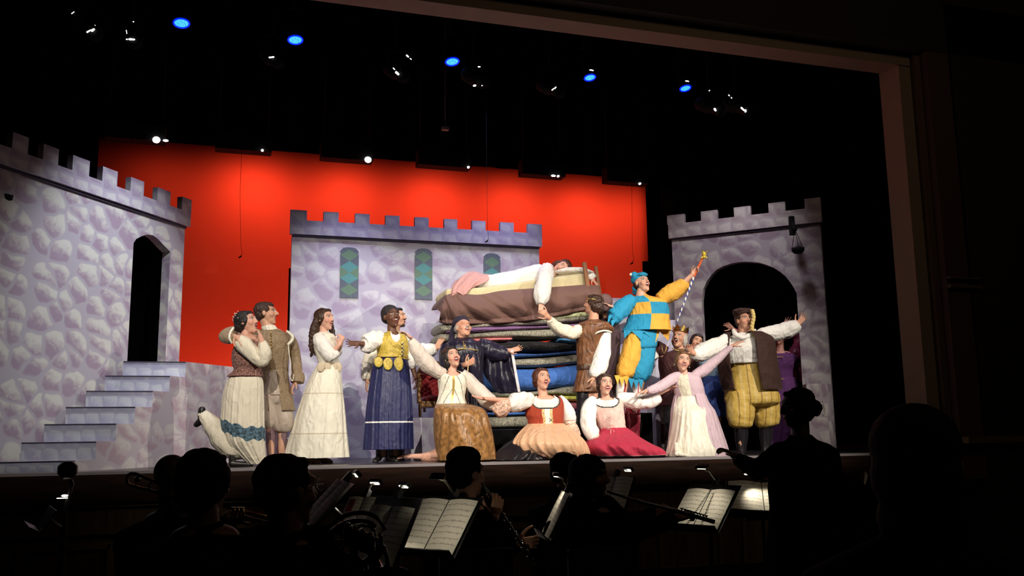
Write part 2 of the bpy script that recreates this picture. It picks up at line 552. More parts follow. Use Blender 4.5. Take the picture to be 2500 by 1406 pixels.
    def sheet(s, name, grid, mats, th=.01, disp=0, seed=0, m=6, parent=None, label=None, mi=0, freq=5):
        """a cloth sheet through a grid of (x, y, dy) points, with real thickness"""
        rows = [cr([tuple(s.p(*q)) for q in row], m) for row in grid]
        cols = list(zip(*rows)); full = [cr([tuple(q) for q in c], m) for c in cols]
        G = [[Vector(full[j][i]) for j in range(len(full))] for i in range(len(full[0]))]
        for i in range(len(G)):
            for j in range(len(G[0])):
                u, v = j / (len(G[0]) - 1), i / (len(G) - 1)
                G[i][j] = G[i][j] + s.v * disp * (math.sin(u * freq * PI + 2 * nz(u * 2 + seed, v * 2)) + nz(u * 6, v * 3, seed))
        R = [row + [q + s.v * th for q in reversed(row)] for row in G]
        so = S(); so.rings(R, True, mi)
        return obj(name, so, mats, parent or s.root, label=label)

    def blob(s, name, parts, mats, vox=.006, smooth=3, parent=None, label=None, disp=None):
        """parts in head coordinates: (x,y,z, rx,ry,rz)"""
        c, X, f, U, k = s.hc; so = S()
        for q in parts:
            so.ell(c + (X * q[0] + f * q[1] + U * q[2]) * k, (q[3] * k, q[4] * k, q[5] * k), (X, f, U), 24, 16)
        return obj(name, so, mats, parent or s.root, vox=vox, smooth=smooth, label=label, disp=disp)

    def hp(s, a, b, z):
        c, X, f, U, k = s.hc
        return c + (X * a + f * b + U * z) * k


def scoop(w_, d, u0=.25, sq=2):
    """neckline: -1 leaves the cloth away"""
    return lambda u, t: -1 if abs(u - u0) < w_ and t < d * (1 - (abs(u - u0) / w_) ** sq) ** .5 else 0


def curly(a, fz):
    return lambda p: a * (nz(p.x * fz, p.y * fz, p.z * fz) + .5 * nz(p.x * fz * 2.3, p.y * fz * 2.3, p.z * fz * 2.3))


CAP_SHORT = [(0, -.028, .044, .086, .096, .084), (0, -.045, .0, .080, .072, .070), (.052, -.004, .040, .034, .052, .044), (-.052, -.004, .040, .034, .052, .044), (0, .036, .094, .055, .034, .020)]
CAP_BACK = [(0, -.028, .042, .089, .098, .086), (0, -.052, -.015, .080, .070, .074), (.058, -.012, .02, .034, .052, .068), (-.058, -.012, .02, .034, .052, .068), (0, .030, .090, .060, .040, .022)]

# ------------------------------------------------------------------ painted scenery materials


def stone_mat(name, light, dark, mortar, cell=(.24, .22), rnd=.9, off=(0, 0), edge=.13, warp=.25, soft=.34):
    """scenic painting of rounded stones, laid out on the flat's own length and height"""
    mt = bpy.data.materials.new(name); mt.use_nodes = True
    nb = NB(mt); N, L = nb.N, nb.L; b = N['Principled BSDF']; b.inputs['Roughness'].default_value = .85
    b.inputs['Specular IOR Level'].default_value = .15
    tc = N.new('ShaderNodeTexCoord'); mp = N.new('ShaderNodeMapping'); mp.inputs['Scale'].default_value = (1 / cell[0], 1 / cell[1], 1)
    mp.inputs['Location'].default_value = (off[0] / cell[0], off[1] / cell[1], 0)
    L.new(tc.outputs['UV'], mp.inputs[0])
    ns = N.new('ShaderNodeTexNoise'); ns.inputs['Scale'].default_value = .55; ns.inputs['Detail'].default_value = 2.5
    L.new(mp.outputs[0], ns.inputs['Vector'])
    n0 = N.new('ShaderNodeVectorMath'); n0.operation = 'SUBTRACT'; n0.inputs[1].default_value = (.5, .5, .5); L.new(ns.outputs['Color'], n0.inputs[0])
    va = N.new('ShaderNodeVectorMath'); va.operation = 'MULTIPLY_ADD'; va.inputs[1].default_value = (warp * 6, warp * 6, 0)
    L.new(n0.outputs[0], va.inputs[0]); L.new(mp.outputs[0], va.inputs[2])
    vo = N.new('ShaderNodeTexVoronoi'); vo.voronoi_dimensions = '2D'; vo.feature = 'F1'; vo.inputs['Scale'].default_value = 1; vo.inputs['Randomness'].default_value = rnd
    ve = N.new('ShaderNodeTexVoronoi'); ve.voronoi_dimensions = '2D'; ve.feature = 'DISTANCE_TO_EDGE'; ve.inputs['Scale'].default_value = 1; ve.inputs['Randomness'].default_value = rnd
    for v in (vo, ve): L.new(va.outputs[0], v.inputs['Vector'])
    sub = N.new('ShaderNodeVectorMath'); sub.operation = 'SUBTRACT'
    L.new(va.outputs[0], sub.inputs[0]); L.new(vo.outputs['Position'], sub.inputs[1])
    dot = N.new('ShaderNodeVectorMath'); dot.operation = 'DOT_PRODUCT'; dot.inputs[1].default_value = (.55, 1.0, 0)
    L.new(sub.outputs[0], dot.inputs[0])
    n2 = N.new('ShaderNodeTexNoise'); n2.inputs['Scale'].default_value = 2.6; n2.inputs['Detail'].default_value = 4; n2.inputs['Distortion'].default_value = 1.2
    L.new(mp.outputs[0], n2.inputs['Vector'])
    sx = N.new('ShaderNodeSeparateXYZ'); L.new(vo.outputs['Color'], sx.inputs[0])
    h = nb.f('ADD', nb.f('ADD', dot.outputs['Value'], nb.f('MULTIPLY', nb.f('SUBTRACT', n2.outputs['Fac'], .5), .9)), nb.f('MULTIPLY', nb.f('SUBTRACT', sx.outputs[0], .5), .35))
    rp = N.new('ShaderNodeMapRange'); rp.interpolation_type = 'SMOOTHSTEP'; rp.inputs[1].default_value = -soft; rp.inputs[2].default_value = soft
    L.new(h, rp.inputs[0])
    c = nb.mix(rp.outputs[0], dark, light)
    er = N.new('ShaderNodeMapRange'); er.interpolation_type = 'SMOOTHSTEP'; er.inputs[1].default_value = edge * .15; er.inputs[2].default_value = edge
    L.new(nb.f('ADD', ve.outputs['Distance'], nb.f('MULTIPLY', nb.f('SUBTRACT', n2.outputs['Fac'], .5), .05)), er.inputs[0])
    fr = N.new('ShaderNodeMapRange'); fr.interpolation_type = 'SMOOTHSTEP'; fr.inputs[1].default_value = .66; fr.inputs[2].default_value = .54
    fr.inputs[3].default_value = 0; fr.inputs[4].default_value = 1
    L.new(nb.f('ADD', vo.outputs['Distance'], nb.f('MULTIPLY', nb.f('SUBTRACT', n2.outputs['Fac'], .5), .10)), fr.inputs[0])
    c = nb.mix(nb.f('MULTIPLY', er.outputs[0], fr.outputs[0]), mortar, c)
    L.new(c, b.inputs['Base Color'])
    return mt


def uvmap(o):
    me = o.data; uv = me.uv_layers.new(name='flat'); off = parent_world(o) if o.parent else o.location
    for p in me.polygons:
        n = p.normal
        t = Vector((n.y, -n.x, 0)); flat = t.length < .3
        if not flat:
            t.normalize()
            if abs(t.x) > .2 and t.x < 0 or abs(t.x) <= .2 and t.y < 0: t = -t
        for li in p.loop_indices:
            q = me.vertices[me.loops[li].vertex_index].co + off
            uv.data[li].uv = (q.x, q.y) if flat else (q.dot(t), q.z)
    return o


SZ = 1.15
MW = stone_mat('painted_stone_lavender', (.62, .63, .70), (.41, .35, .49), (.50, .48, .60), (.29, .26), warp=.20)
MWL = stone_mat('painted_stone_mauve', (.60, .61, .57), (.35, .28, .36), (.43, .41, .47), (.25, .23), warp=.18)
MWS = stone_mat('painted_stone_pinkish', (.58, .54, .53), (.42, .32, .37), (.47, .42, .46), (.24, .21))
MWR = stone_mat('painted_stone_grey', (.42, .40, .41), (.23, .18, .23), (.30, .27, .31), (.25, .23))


def rows(name, l, d, m_, w_, h_, z0, **k): return stone_mat(name, l, d, m_, (w_, h_), .30, (0, -z0), k.get('edge', .16), .02, .40)


M_EDGE = M('bare_lavender_edge', (.38, .36, .52), .8)
M_BLACK = M('black_velvet', (.0012, .0012, .0016), .95, spec=.0)
M_LINE = M('shadow_and_nosing', (.05, .045, .08), .9)
M_GLOSS = M('black_stage_floor', (.028, .024, .03), .30, bump=.05, bscale=12)


def wall_flat(name, P0, D, s0, s1, zb, zband, zc, zt, merl, hole, mats, label, cat, proud=.03):
    """painted castle flat: a sheet with a doorway, a parapet band and merlons; s runs along D from P0"""
    D = Vector((D[0], D[1], 0)).normalized(); Nn = Vector((-D.y, D.x, 0))     # Nn points away from the audience
    Q = lambda s, z, o=0: Vector((P0[0], P0[1], 0)) + D * s + Nn * o + Vector((0, 0, z))
    root = empty(name, Q(s0, zb), label, cat)
    poly = [(s0, zb)]
    if hole: poly += hole
    poly += [(s1, zb), (s1, zband), (s0, zband)]
    so = S(); so.prism([Q(*q) for q in poly], Nn * .11)
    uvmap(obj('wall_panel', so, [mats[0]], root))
    so = S(); pts = [(s0 - proud, zband), (s1 + proud, zband), (s1 + proud, zc)]
    for a, b in sorted(merl, reverse=True): pts += [(b, zc), (b, zt), (a, zt), (a, zc)]
    pts += [(s0 - proud, zc)]
    cl = [pts[0]]
    for q in pts[1:]:
        if (Vector(q) - Vector(cl[-1])).length > 1e-4: cl.append(q)
    so.prism([Q(*q, -.05) for q in cl], Nn * .07)
    mb_ = rows('painted_block_row', *mats[1], .20, zc - zband, zband)
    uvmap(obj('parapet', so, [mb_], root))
    so = S(); so.box(Q((s0 + s1) / 2, zband - .014, -.012), (s1 - s0, .022, .028), (D, Nn, Vector((0, 0, 1))))
    obj('parapet_shadow_strip', so, [M_LINE], root)  # dark strip paints the shadow under the parapet band
    return root, Q


def onpl(x, y, P0, D):
    """s, z where the sight line meets the vertical plane through P0 along D"""
    D = Vector((D[0], D[1], 0)).normalized(); Nn = Vector((-D.y, D.x, 0))
    d = ray(x, y); P = Vector((P0[0], P0[1], 0))
    t = (P - CAM).dot(Nn) / d.dot(Nn)
    q = CAM + d * t
    return (q - P).dot(D), q.z


# ---- central castle flat
P0 = (.776, 11.6); D = (1, 0)
ZB = 3.985
mer = [(220, 352), (497, 628), (772, 897), (1035, 1158), (1290, 1410), (1545, 1658), (1787, 1903), (2030, 2147), (2270, 2390)]
mer = [(onpl(650 + a / 3.571, 530, P0, D)[0], onpl(650 + b / 3.571, 530, P0, D)[0]) for a, b in mer]
mer[0] = (-.03, mer[0][1]); mer[-1] = (mer[-1][0], 3.382)
cw, Qc = wall_flat('castle_wall', P0, D, 0, 3.352, SZ, ZB, 4.17, 4.30, mer, None, (MW, ((.50, .50, .62), (.33, .30, .48), (.40, .37, .55))), 'painted castle wall with three green stained windows, standing at centre before the red backdrop', 'stage scenery')

sg = bpy.data.materials.new('stained_glass'); sg.use_nodes = True
nb = NB(sg); b = nb.N['Principled BSDF']; b.inputs['Roughness'].default_value = .5
tc = nb.N.new('ShaderNodeTexCoord'); sp = nb.N.new('ShaderNodeSeparateXYZ'); nb.L.new(tc.outputs['Object'], sp.inputs[0])
u_ = nb.f('DIVIDE', sp.outputs[0], .118); v_ = nb.f('ADD', nb.f('DIVIDE', sp.outputs[2], .076), 2)
A = nb.f('FLOOR', nb.f('MULTIPLY', nb.f('ADD', v_, u_), .5)); B_ = nb.f('FLOOR', nb.f('MULTIPLY', nb.f('SUBTRACT', v_, u_), .5))
sidx = nb.f('ADD', A, B_)
rp = nb.N.new('ShaderNodeValToRGB'); rp.color_ramp.interpolation = 'CONSTANT'
G_, K_, T_ = (.075, .17, .10, 1), (.05, .06, .12, 1), (.03, .24, .27, 1)
seq = [K_, G_, K_, T_, G_, T_, K_, G_, K_]
els = rp.color_ramp.elements
els[0].position = 0; els[0].color = seq[0]; els[1].position = 1 / 9; els[1].color = seq[1]
for i in range(2, 9):
    e = els.new(i / 9); e.color = seq[i]
nb.L.new(nb.f('DIVIDE', nb.f('ADD', sidx, 3.5), 9.0), rp.inputs[0])
n_ = nb.N.new('ShaderNodeTexNoise'); n_.inputs['Scale'].default_value = 14
nb.L.new(nb.mix(nb.f('MULTIPLY', n_.outputs['Fac'], .35), rp.outputs[0], (.25, .35, .35)), b.inputs['Base Color'])
for i, (x0, x1, yt, yb) in enumerate(((831, 876, 603, 727), (1013, 1055, 606, 731), (1180, 1221, 618, 742))):
    s0, z1 = onpl(x0, yt, P0, D); s1, _ = onpl(x1, yt, P0, D); _, z0 = onpl(x0, yb, P0, D)
    wd = s1 - s0; cx = (s0 + s1) / 2; cz = (z0 + z1) / 2
    pl = [(-.5, z0 - cz), (.5, z0 - cz), (.5, z1 - cz - .10), (.44, z1 - cz - .075), (.5, z1 - cz - .05), (.34, z1 - cz - .012), (.15, z1 - cz), (-.15, z1 - cz), (-.34, z1 - cz - .012), (-.5, z1 - cz - .05), (-.44, z1 - cz - .075), (-.5, z1 - cz - .10)]
    so = S(); so.prism([Vector((a * wd, 0, c)) for a, c in pl], (0, .02, 0))
    o = obj('stained_window', so, [sg], None)
    o.parent = cw; o.location = Qc(cx, cz, -.012) - cw.location
    o['label'] = ('left', 'middle', 'right')[i] + ' pointed window with green and teal diamond panes'

# ---- left castle flat with a doorway
PL, DL = (-.51, 11.2), (1.33, 1.93)
L0 = onpl(-40, 800, PL, DL)[0]
zbl = onpl(449, 552, PL, DL)[1]
ml = [(20, 60, 345), (96, 134, 370), (168, 210, 395), (241, 278, 425), (310, 343, 450), (376, 408, 470), (436, 467, 495)]
ml = [(onpl(a, y, PL, DL)[0], onpl(b_, y, PL, DL)[0]) for a, b_, y in ml]
hl = [(309, 1130), (310, 893), (321.8, 592), (333, 583), (345, 577), (359, 572), (373, 574), (383, 581), (392, 590), (401, 600), (409, 613), (403, 893), (402, 1130)]
hole = []
for i, (x, y) in enumerate(hl):
    s_, z_ = onpl(x, y, PL, DL)
    if i in (0, len(hl) - 1): z_ = SZ
    hole.append((s_, z_))
hole[0] = (hole[1][0], SZ); hole[-1] = (hole[-2][0], SZ)
hole[2] = (hole[1][0], hole[2][1]); hole[-3] = (hole[-2][0], hole[-3][1])
ml[-1] = (ml[-1][0], .06)
lw, Ql = wall_flat('castle_wall', PL, DL, L0, 0.02, SZ, zbl, zbl + .17, zbl + .33, ml, hole, (MWL, ((.56, .56, .58), (.36, .31, .42), (.43, .40, .50))), 'tall painted castle wall with arched doorway at the stage left edge above the steps', 'stage scenery', .035)

# ---- right castle flat with the big arch
PR, DR = (5.98, 11.2), (1.48, -1.44)
R1 = onpl(2006, 600, PR, DR)[0]
zbr = onpl(1640, 583, PR, DR)[1]
mr = [(1637, 1673, 530), (1713, 1753, 520), (1793, 1834, 508), (1877, 1918, 497), (1965, 2008, 488)]
mr = [(onpl(a, y, PR, DR)[0], onpl(b_, y, PR, DR)[0]) for a, b_, y in mr]
mr[0] = (-.04, mr[0][1]); mr[-1] = (mr[-1][0], R1 + .03)
hr = [(1718, 930), (1713, 735), (1717, 705), (1725, 688), (1737, 671), (1750, 658), (1765, 650), (1782, 644), (1800, 640), (1818, 638.5), (1835, 639), (1853, 641), (1870, 646), (1888, 653), (1905, 664), (1918, 675), (1930, 690), (1938, 702), (1945, 717), (1952, 930)]
hole = [onpl(x, y, PR, DR) for x, y in hr]
hole[0] = (hole[1][0], SZ); hole[-1] = (hole[-2][0], SZ)
rw, Qr = wall_flat('castle_wall', PR, DR, 0, R1, SZ, zbr, zbr + .20, zbr + .33, mr, hole, (MWR, ((.48, .45, .45), (.30, .25, .28), (.36, .32, .35))), 'grey painted castle tower with a wide round arch at the right side of the stage', 'stage scenery', .03)

# ---- flight of steps at the left, with its landing
K = at(454, 883, 10.27); ZL = K.z
dd = Vector((.57, .82, 0)).normalized(); rr_ = Vector((1, 0, 0))
st = empty('staircase', (K.x - 1, K.y - 1, SZ), 'painted stone staircase rising to a landing before the left castle wall', 'staircase')
zs = [ZL - .165 * j for j in range(7)] + [SZ]
for j in range(7):
    A = K - dd * .25 * j; back = K + dd * 2.05
    W_ = .62
    pl = [A - rr_ * W_, A, back, back - rr_ * W_]
    so = S(); z0, z1 = zs[j + 1], zs[j]
    base = [Vector((q.x, q.y, z0)) for q in pl]
    so.prism(base, (0, 0, z1 - z0))
    so.mi[2] = 1
    mst = rows('painted_step_blocks', (.52, .57, .66), (.36, .38, .54), (.40, .42, .56), .135, z1 - z0, z0, edge=.10)
    o = uvmap(obj('landing' if j == 0 else 'step', so, [MWS, mst], st))
    # thin dark line of the tread overhang
    so = S(); so.box((A.x - W_ / 2, A.y - .004, z1 - .004), (W_, .014, .008)); obj('nosing', so, [M_LINE], o)

# ---- small step unit below the throne
def step_unit(label, cells, mat=MW, depth=1.0):
    r = None
    for j, (xa, xb, yt, Y, yb) in enumerate(cells):
        a = at(xa, yt, Y); b_ = at(xb, yt, Y); z0 = at(xa, yb, Y).z if yb else SZ
        if r is None: r = empty('step_unit', (a.x, a.y, SZ), label, 'stage steps')
        so = S(); so.prism([Vector((a.x, Y, z0)), Vector((b_.x, Y, z0)), Vector((b_.x, Y, a.z)), Vector((a.x, Y, a.z))], (0, depth, 0))
        uvmap(obj('step', so, [mat], r))
    return r


step_unit('low lavender painted step unit carrying the red throne', [(1004, 1072, 1020, 10.25, None), (1004, 1072, 1056, 10.10, None)][:1], MW, .6)
step_unit('tall lavender painted stepped block between the mattresses and the right tower', [(1600, 1652, 985, 10.7, None), (1530, 1652, 872, 10.95, None), (1495, 1650, 777, 11.2, None), (1495, 1648, 727, 11.45, None)], MW, .24)
# right hand block beside the arch
a = at(1968, 932, 9.55); b_ = at(2016, 935, 9.35); c_ = at(2031, 944, 9.65)
so = S(); zt = a.z
pl = [Vector((a.x, a.y, SZ)), Vector((b_.x, b_.y, SZ)), Vector((c_.x, c_.y, SZ)), Vector((a.x + .12, a.y + .25, SZ))]
so.prism(pl, (0, 0, b_.z - SZ))
so.mi = [0] * len(so.f)
o = tag(uvmap(obj('stone_block', so, [MWR], None)), 'waist-high grey painted stone block at the foot of the right tower', 'stage scenery')

# ---- stage floor, apron and pit wall, house floor and walls
def struct(name, so, mt, label=None, kind='structure', bevel=0):
    o = obj(name, so, mt, None, bevel=bevel); o['kind'] = kind
    if label: o['label'] = label
    return o


EDGE = 8.93
so = S(); so.box((3.5, (EDGE + 15.2) / 2, SZ - .06), (15, 15.2 - EDGE, .12)); struct('floor_stage', so, M_GLOSS)
M_WOODD = M('dark_apron_wood', (.035, .016, .010), .35, var=.4, vscale=3, stretch=(1, 1, 9))
M_WOODP = M('pit_panel_wood', (.10, .062, .026), .5, var=.25, vscale=4, stretch=(6, 6, 1))
M_LIP = M('stage_lip', (.42, .38, .40), .5)
so = S(); so.box((3.5, EDGE - .02, SZ - .012), (15, .05, .028)); struct('trim_1', so, M_LIP)
so = S(); so.box((3.5, EDGE + .01, SZ - .15), (15, .10, .24)); struct('trim_2', so, M_WOODD)
so = S(); so.box((3.5, EDGE + .15, .42), (15, .20, 1.24)); struct('wall_pit', so, M_WOODP)
so = S()
so.box((3.5, EDGE + .02, .62), (15, .06, .03)); so.box((3.5, EDGE + .02, -.12), (15, .06, .05)); so.box((3.5, EDGE + .03, .86), (15, .05, .04))
for i in range(14):
    x = -3.3 + i * 1.02
    for dx in (-.36, .36): so.box((x + dx, EDGE + .035, .24), (.05, .04, .56))
    for z in (-.02, .50): so.box((x, EDGE + .035, z), (.72, .04, .05))
struct('trim_3', so, M('pit_moulding', (.16, .10, .045), .45))
so = S(); so.box((3.5, 4.0, -.06), (24, 10.2, .12)); struct('floor_house', so, M('house_carpet', (.012, .008, .008), .95, bump=.3, bscale=80, spec=.05))
so = S(); so.box((3.5, 15.3, 4), (17, .2, 9)); struct('wall_back', so, M_BLACK)
so = S(); so.box((-5.2, 12, 4), (.2, 7, 9)); struct('wall_left', so, M_BLACK)
so = S(); so.box((12.2, 12, 4), (.2, 7, 9)); struct('wall_right', so, M_BLACK)
so = S(); so.box((3.5, 12, 8.6), (17, 7, .2)); struct('ceiling_stage', so, M_BLACK)

# proscenium
M_PRO = M('proscenium_plaster', (.25, .19, .14), .8, bump=.05, bscale=30)
M_PROD = M('proscenium_brown', (.10, .060, .035), .7)
M_PROK = M('proscenium_dark', (.018, .013, .010), .8)
so = S(); so.box((3.0, 8.62, 5.87), (9.75, .30, .13)); struct('trim_4', so, M_PRO)
so = S(); so.box((3.6, 8.55, 7.35), (17.2, .5, 2.8)); struct('wall_proscenium', so, M_PROK)
so = S(); so.box((7.80, 8.66, 3.4), (.17, .34, 5.08)); struct('trim_5', so, M_PRO)
so = S(); so.box((7.94, 8.58, 3.4), (.10, .34, 5.08)); struct('trim_6', so, M_PROD)
so = S(); so.box((8.15, 8.45, 3.4), (.36, .3, 5.08)); struct('trim_7', so, M('proscenium_red_brown', (.07, .030, .018), .7))
so = S(); so.box((10.3, 8.55, 3.0), (4.0, .5, 7.2)); struct('wall_arch_side', so, M_PROK)
so = S(); so.box((8.9, 8.28, 1.29), (1.9, .22, .07)); struct('trim_8', so, M('ledge_wood', (.14, .085, .04), .5))
so = S(); so.box((8.2, 8.27, 3.05), (.46, .06, .035)); so.box((8.2, 8.27, 3.15), (.46, .06, .02)); struct('trim_9', so, M_PROD)
# house ceiling ornament seen dimly at the top
so = S(); so.box((5.3, 7.2, 6.9), (1.1, .5, .06)); so.box((5.15, 7.1, 6.83), (.42, .35, .10)); struct('trim_10', so, M_PRO)
so = S(); so.box((3.5, 3.9, 8.2), (24, 9.6, .2)); struct('ceiling', so, M_PROK)

# ---- red backdrop
mt = M('red_backdrop_cloth', (.78, .13, .06), .9, spec=.1, bump=.04, bscale=60)
so = S(); n = 60; x0, x1 = -3.2, 7.0
fr = [Vector((x0 + (x1 - x0) * i / n, 14, SZ)) for i in range(n + 1)]
R = [[Vector((q.x, q.y, z)) for q in fr] + [Vector((q.x, q.y + .01, z)) for q in reversed(fr)] for z in (SZ, 3.5, 6.4)]
so.rings(R, True)
tag(obj('backdrop', so, mt), 'wide plain red cloth backdrop hanging behind the castle walls', 'backdrop')

# ---- black border drape and hanging strip lights along the top of the backdrop
def drape(x0, x1, Y, z0, z1, label, dirv=(1, 0), folds=26, amp=.04, name='black_drape'):
    so = S(); n = folds * 6; D_ = Vector((dirv[0], dirv[1], 0)).normalized(); Nn = Vector((-D_.y, D_.x, 0)); ln = x1 - x0
    def row(z, o=0): return [Vector((0, Y, z)) + Vector((x0, 0, 0)) + D_ * (ln * i / n) + Nn * (amp * math.sin(i * PI / 3) + o) for i in range(n + 1)]
    R = [row(z) + row(z, .015)[::-1] for z in (z0, (z0 + z1) / 2, z1)]
    so.rings(R, True)
    return tag(obj(name, so, M_BLACK), label, 'drape')


zb1 = at(300, 326, 13.2).z; zb2 = at(1500, 440, 13.2).z
drape(-3.6, 11.5, 13.2, (zb1 + zb2) / 2, 8.4, 'black border drape hanging across the top of the red backdrop')
q = at(1580, 600, 13.6)
drape(7.08, 12.0, 13.6, SZ, 8.4, 'black masking drape closing the right of the red backdrop', folds=16)
q = at(212, 400, 13.3)
drape(-5.0, -1.78, 13.35, SZ, 8.4, 'black masking drape closing the left of the red backdrop', folds=14)
drape(-2.75, 1.05, 8.75, SZ, 3.9, 'black drape hanging behind the doorway of the left castle wall', dirv=(2.1, 3.2), folds=10)
drape(6.05, 8.6, 12.3, SZ, 4.0, 'black drape hanging behind the arch of the right castle tower', dirv=(1, -.75), folds=10)
so = S(); q = [at(706, 655, 11.75), at(712, 655, 11.75)]
so.box(((q[0].x + q[1].x) / 2, 11.76, (q[0].z + SZ) / 2), (.035, .03, q[0].z - SZ)); tag(obj('dark_gap_strip', so, M_BLACK), 'thin black strip painting in the dark gap left of the central wall', 'strip')  # black strip paints the dark gap beside the wall

M_CAN = M('black_metal', (.008, .008, .010), .8, spec=.1)
M_SHINE = M('black_gloss_metal', (.02, .02, .022), .3, metal=.6)
M_HOT = M('lamp_glow_white', (1, 1, 1), .5, emit=(1, .93, .85), es=9)
M_HOTS = M('lamp_glow_spill', (1, 1, 1), .5, emit=(1, .92, .82), es=3.5)
M_BLUE = bpy.data.materials.new('blue_gel_glow'); M_BLUE.use_nodes = True
nb = NB(M_BLUE); b = nb.N['Principled BSDF']; b.inputs['Base Color'].default_value = (.02, .05, .3, 1)
vo = nb.N.new('ShaderNodeTexVoronoi'); vo.inputs['Scale'].default_value = 60; tc = nb.N.new('ShaderNodeTexCoord'); nb.L.new(tc.outputs['Object'], vo.inputs['Vector'])
nb.L.new(nb.mix(vo.outputs['Distance'], (.08, .62, 1.0), (.01, .24, 1.0)), b.inputs['Emission Color']); b.inputs['Emission Strength'].default_value = 1.5

M_BLUER = M('blue_rim_glow', (0, .02, .3), .5, emit=(0, .02, 1.0), es=.9)
# cyc strip lights: long black boxes with a lit end
for i, (xa, xb, yt, yb, hx) in enumerate(((256, 405, 322, 346, 381), (525, 663, 348, 372, 641), (782, 909, 372, 394, 900), (1018, 1146, 392, 411, 1146), (1270, 1375, 414, 433, 1366), (1476, 1577, 434, 450, 1566))):
    a = at(xa, (yt + yb) / 2, 12.9); c = at(xb, (yt + yb) / 2 , 12.9)
    zb = at((xa + xb) / 2, (yb - 7 + yb) / 2 + 3, 12.9).z
    r = empty('strip_light', ((a.x + c.x) / 2, 12.9, zb), ('leftmost', 'second from the left', 'bright-ended third from the left', 'fourth from the left', 'fifth from the left', 'rightmost')[i] + ' black strip light hanging at the top of the red backdrop', 'stage light', 'strip lights above the backdrop')
    so = S(); so.box(((a.x + c.x) / 2, 12.9, zb + .12), (c.x - a.x, .22, .24)); obj('housing', so, M_CAN, r, bevel=.01)
    so = S()
    q = at(hx, (yt + yb) / 2 + 4, 12.72); rad = .045 if i in (0, 2) else .016
    so.ell(q + Vector((0, .06, 0)), (rad * 1.1, .03, rad)); obj('lamp', so, M_HOT, r)
    if i in (0, 4):
        so = S(); so.ell(q + Vector((.12 if i == 0 else -.08, .06, 0)), (.035, .02, .015)); obj('lamp', so, M_HOT, r)
    for hx_ in (a.x + .05, c.x - .05):
        so = S(); so.wire([(hx_, 12.9, zb + .2), (hx_, 12.9, 8.5)], .012); obj('hanger', so, M_CAN, r)

# ---- lighting battens and lamps
ZBA, ZBB = 7.05, 6.95
def batten(xa, xb, Y, z, label):
    r = empty('lighting_batten', (xa, Y, z), label, 'pipe')
    so = S(); so.wire([(xa, Y, z), (xb, Y, z)], .025, 12); obj('pipe', so, M_CAN, r)
    for i in range(5):
        x = xa + .3 + (xb - xa - .6) * i / 4
        so = S(); so.wire([(x, Y, z), (x, Y, 8.5)], .006, 6); obj('hanging_cable', so, M_CAN, r)


batten(-1.2, 7.0, 10.5, ZBA, 'black pipe carrying the five blue stage lamps')
batten(-2.0, 7.4, 10.0, ZBB, 'black pipe carrying the white leaking spotlights')


def par(x, y, w, Y, lab, tiltx=.0):
    c = at(x, y, Y); rad = w / 2 * (c - CAM).dot(fw) / FPX
    r = empty('par_lamp', c, lab, 'stage light', 'blue gelled lamps on the batten')
    ax = Vector((.06 + tiltx, -.22, -.97)).normalized()
    x_ = ax.cross(Vector((0, 1, 0))).normalized(); y_ = ax.cross(x_)
    prof = [(0, rad), (-.02, rad * 1.06), (-.20, rad * 1.06), (-.28, rad * .75), (-.34, rad * .4)]
    so = S(); so.rings([[c + ax * h + (x_ * math.cos(t * PI / 12) + y_ * math.sin(t * PI / 12)) * q for t in range(24)] for h, q in prof]); obj('can', so, M_CAN, r)
    so = S(); R = [[c + ax * h + (x_ * math.cos(t * PI / 12) + y_ * math.sin(t * PI / 12)) * q for t in range(24)] for h, q in ((.002, rad * .98), (.012, rad * .8), (.02, rad * .3))]
    so.rings(R); obj('gel', so, M_BLUE, r)
    so = S(); so.wire([c + ax * .010 + (x_ * math.cos(t * PI / 12) + y_ * math.sin(t * PI / 12)) * rad * 1.02 for t in range(24)], .010, 8, close=True); obj('gel_rim', so, M_BLUER, r)
    e1, e2 = c - ax * .15 + x_ * rad * 1.1, c - ax * .15 - x_ * rad * 1.1; zt = min(max(e1.z + .3, 0), ZBA - .05)
    so = S(); so.wire([e1, Vector((e1.x, c.y + .15, zt)), Vector((e2.x, c.y + .15, zt)), e2], .01); obj('yoke', so, M_CAN, r)
    so = S(); so.wire([((e1.x + e2.x) / 2, c.y + .15, zt), ((e1.x + e2.x) / 2, 10.5, ZBA - .02)], .014); obj('clamp', so, M_CAN, r)
    so = S(); so.ell(c + Vector((0, -.05, rad * .95)), (rad * .45, .02, rad * .14)); obj('top_leak', so, M_HOT, r)


for (x, y, w_), lb in zip(((443, 55, 36), (721, 96, 34), (1104, 149, 32), (1440, 188, 27), (1673, 214, 26)), ('leftmost and largest', 'second from the left', 'middle', 'fourth from the left', 'rightmost')):
    par(x, y, w_, 10.4, lb + ' glowing blue lamp on the upper batten')


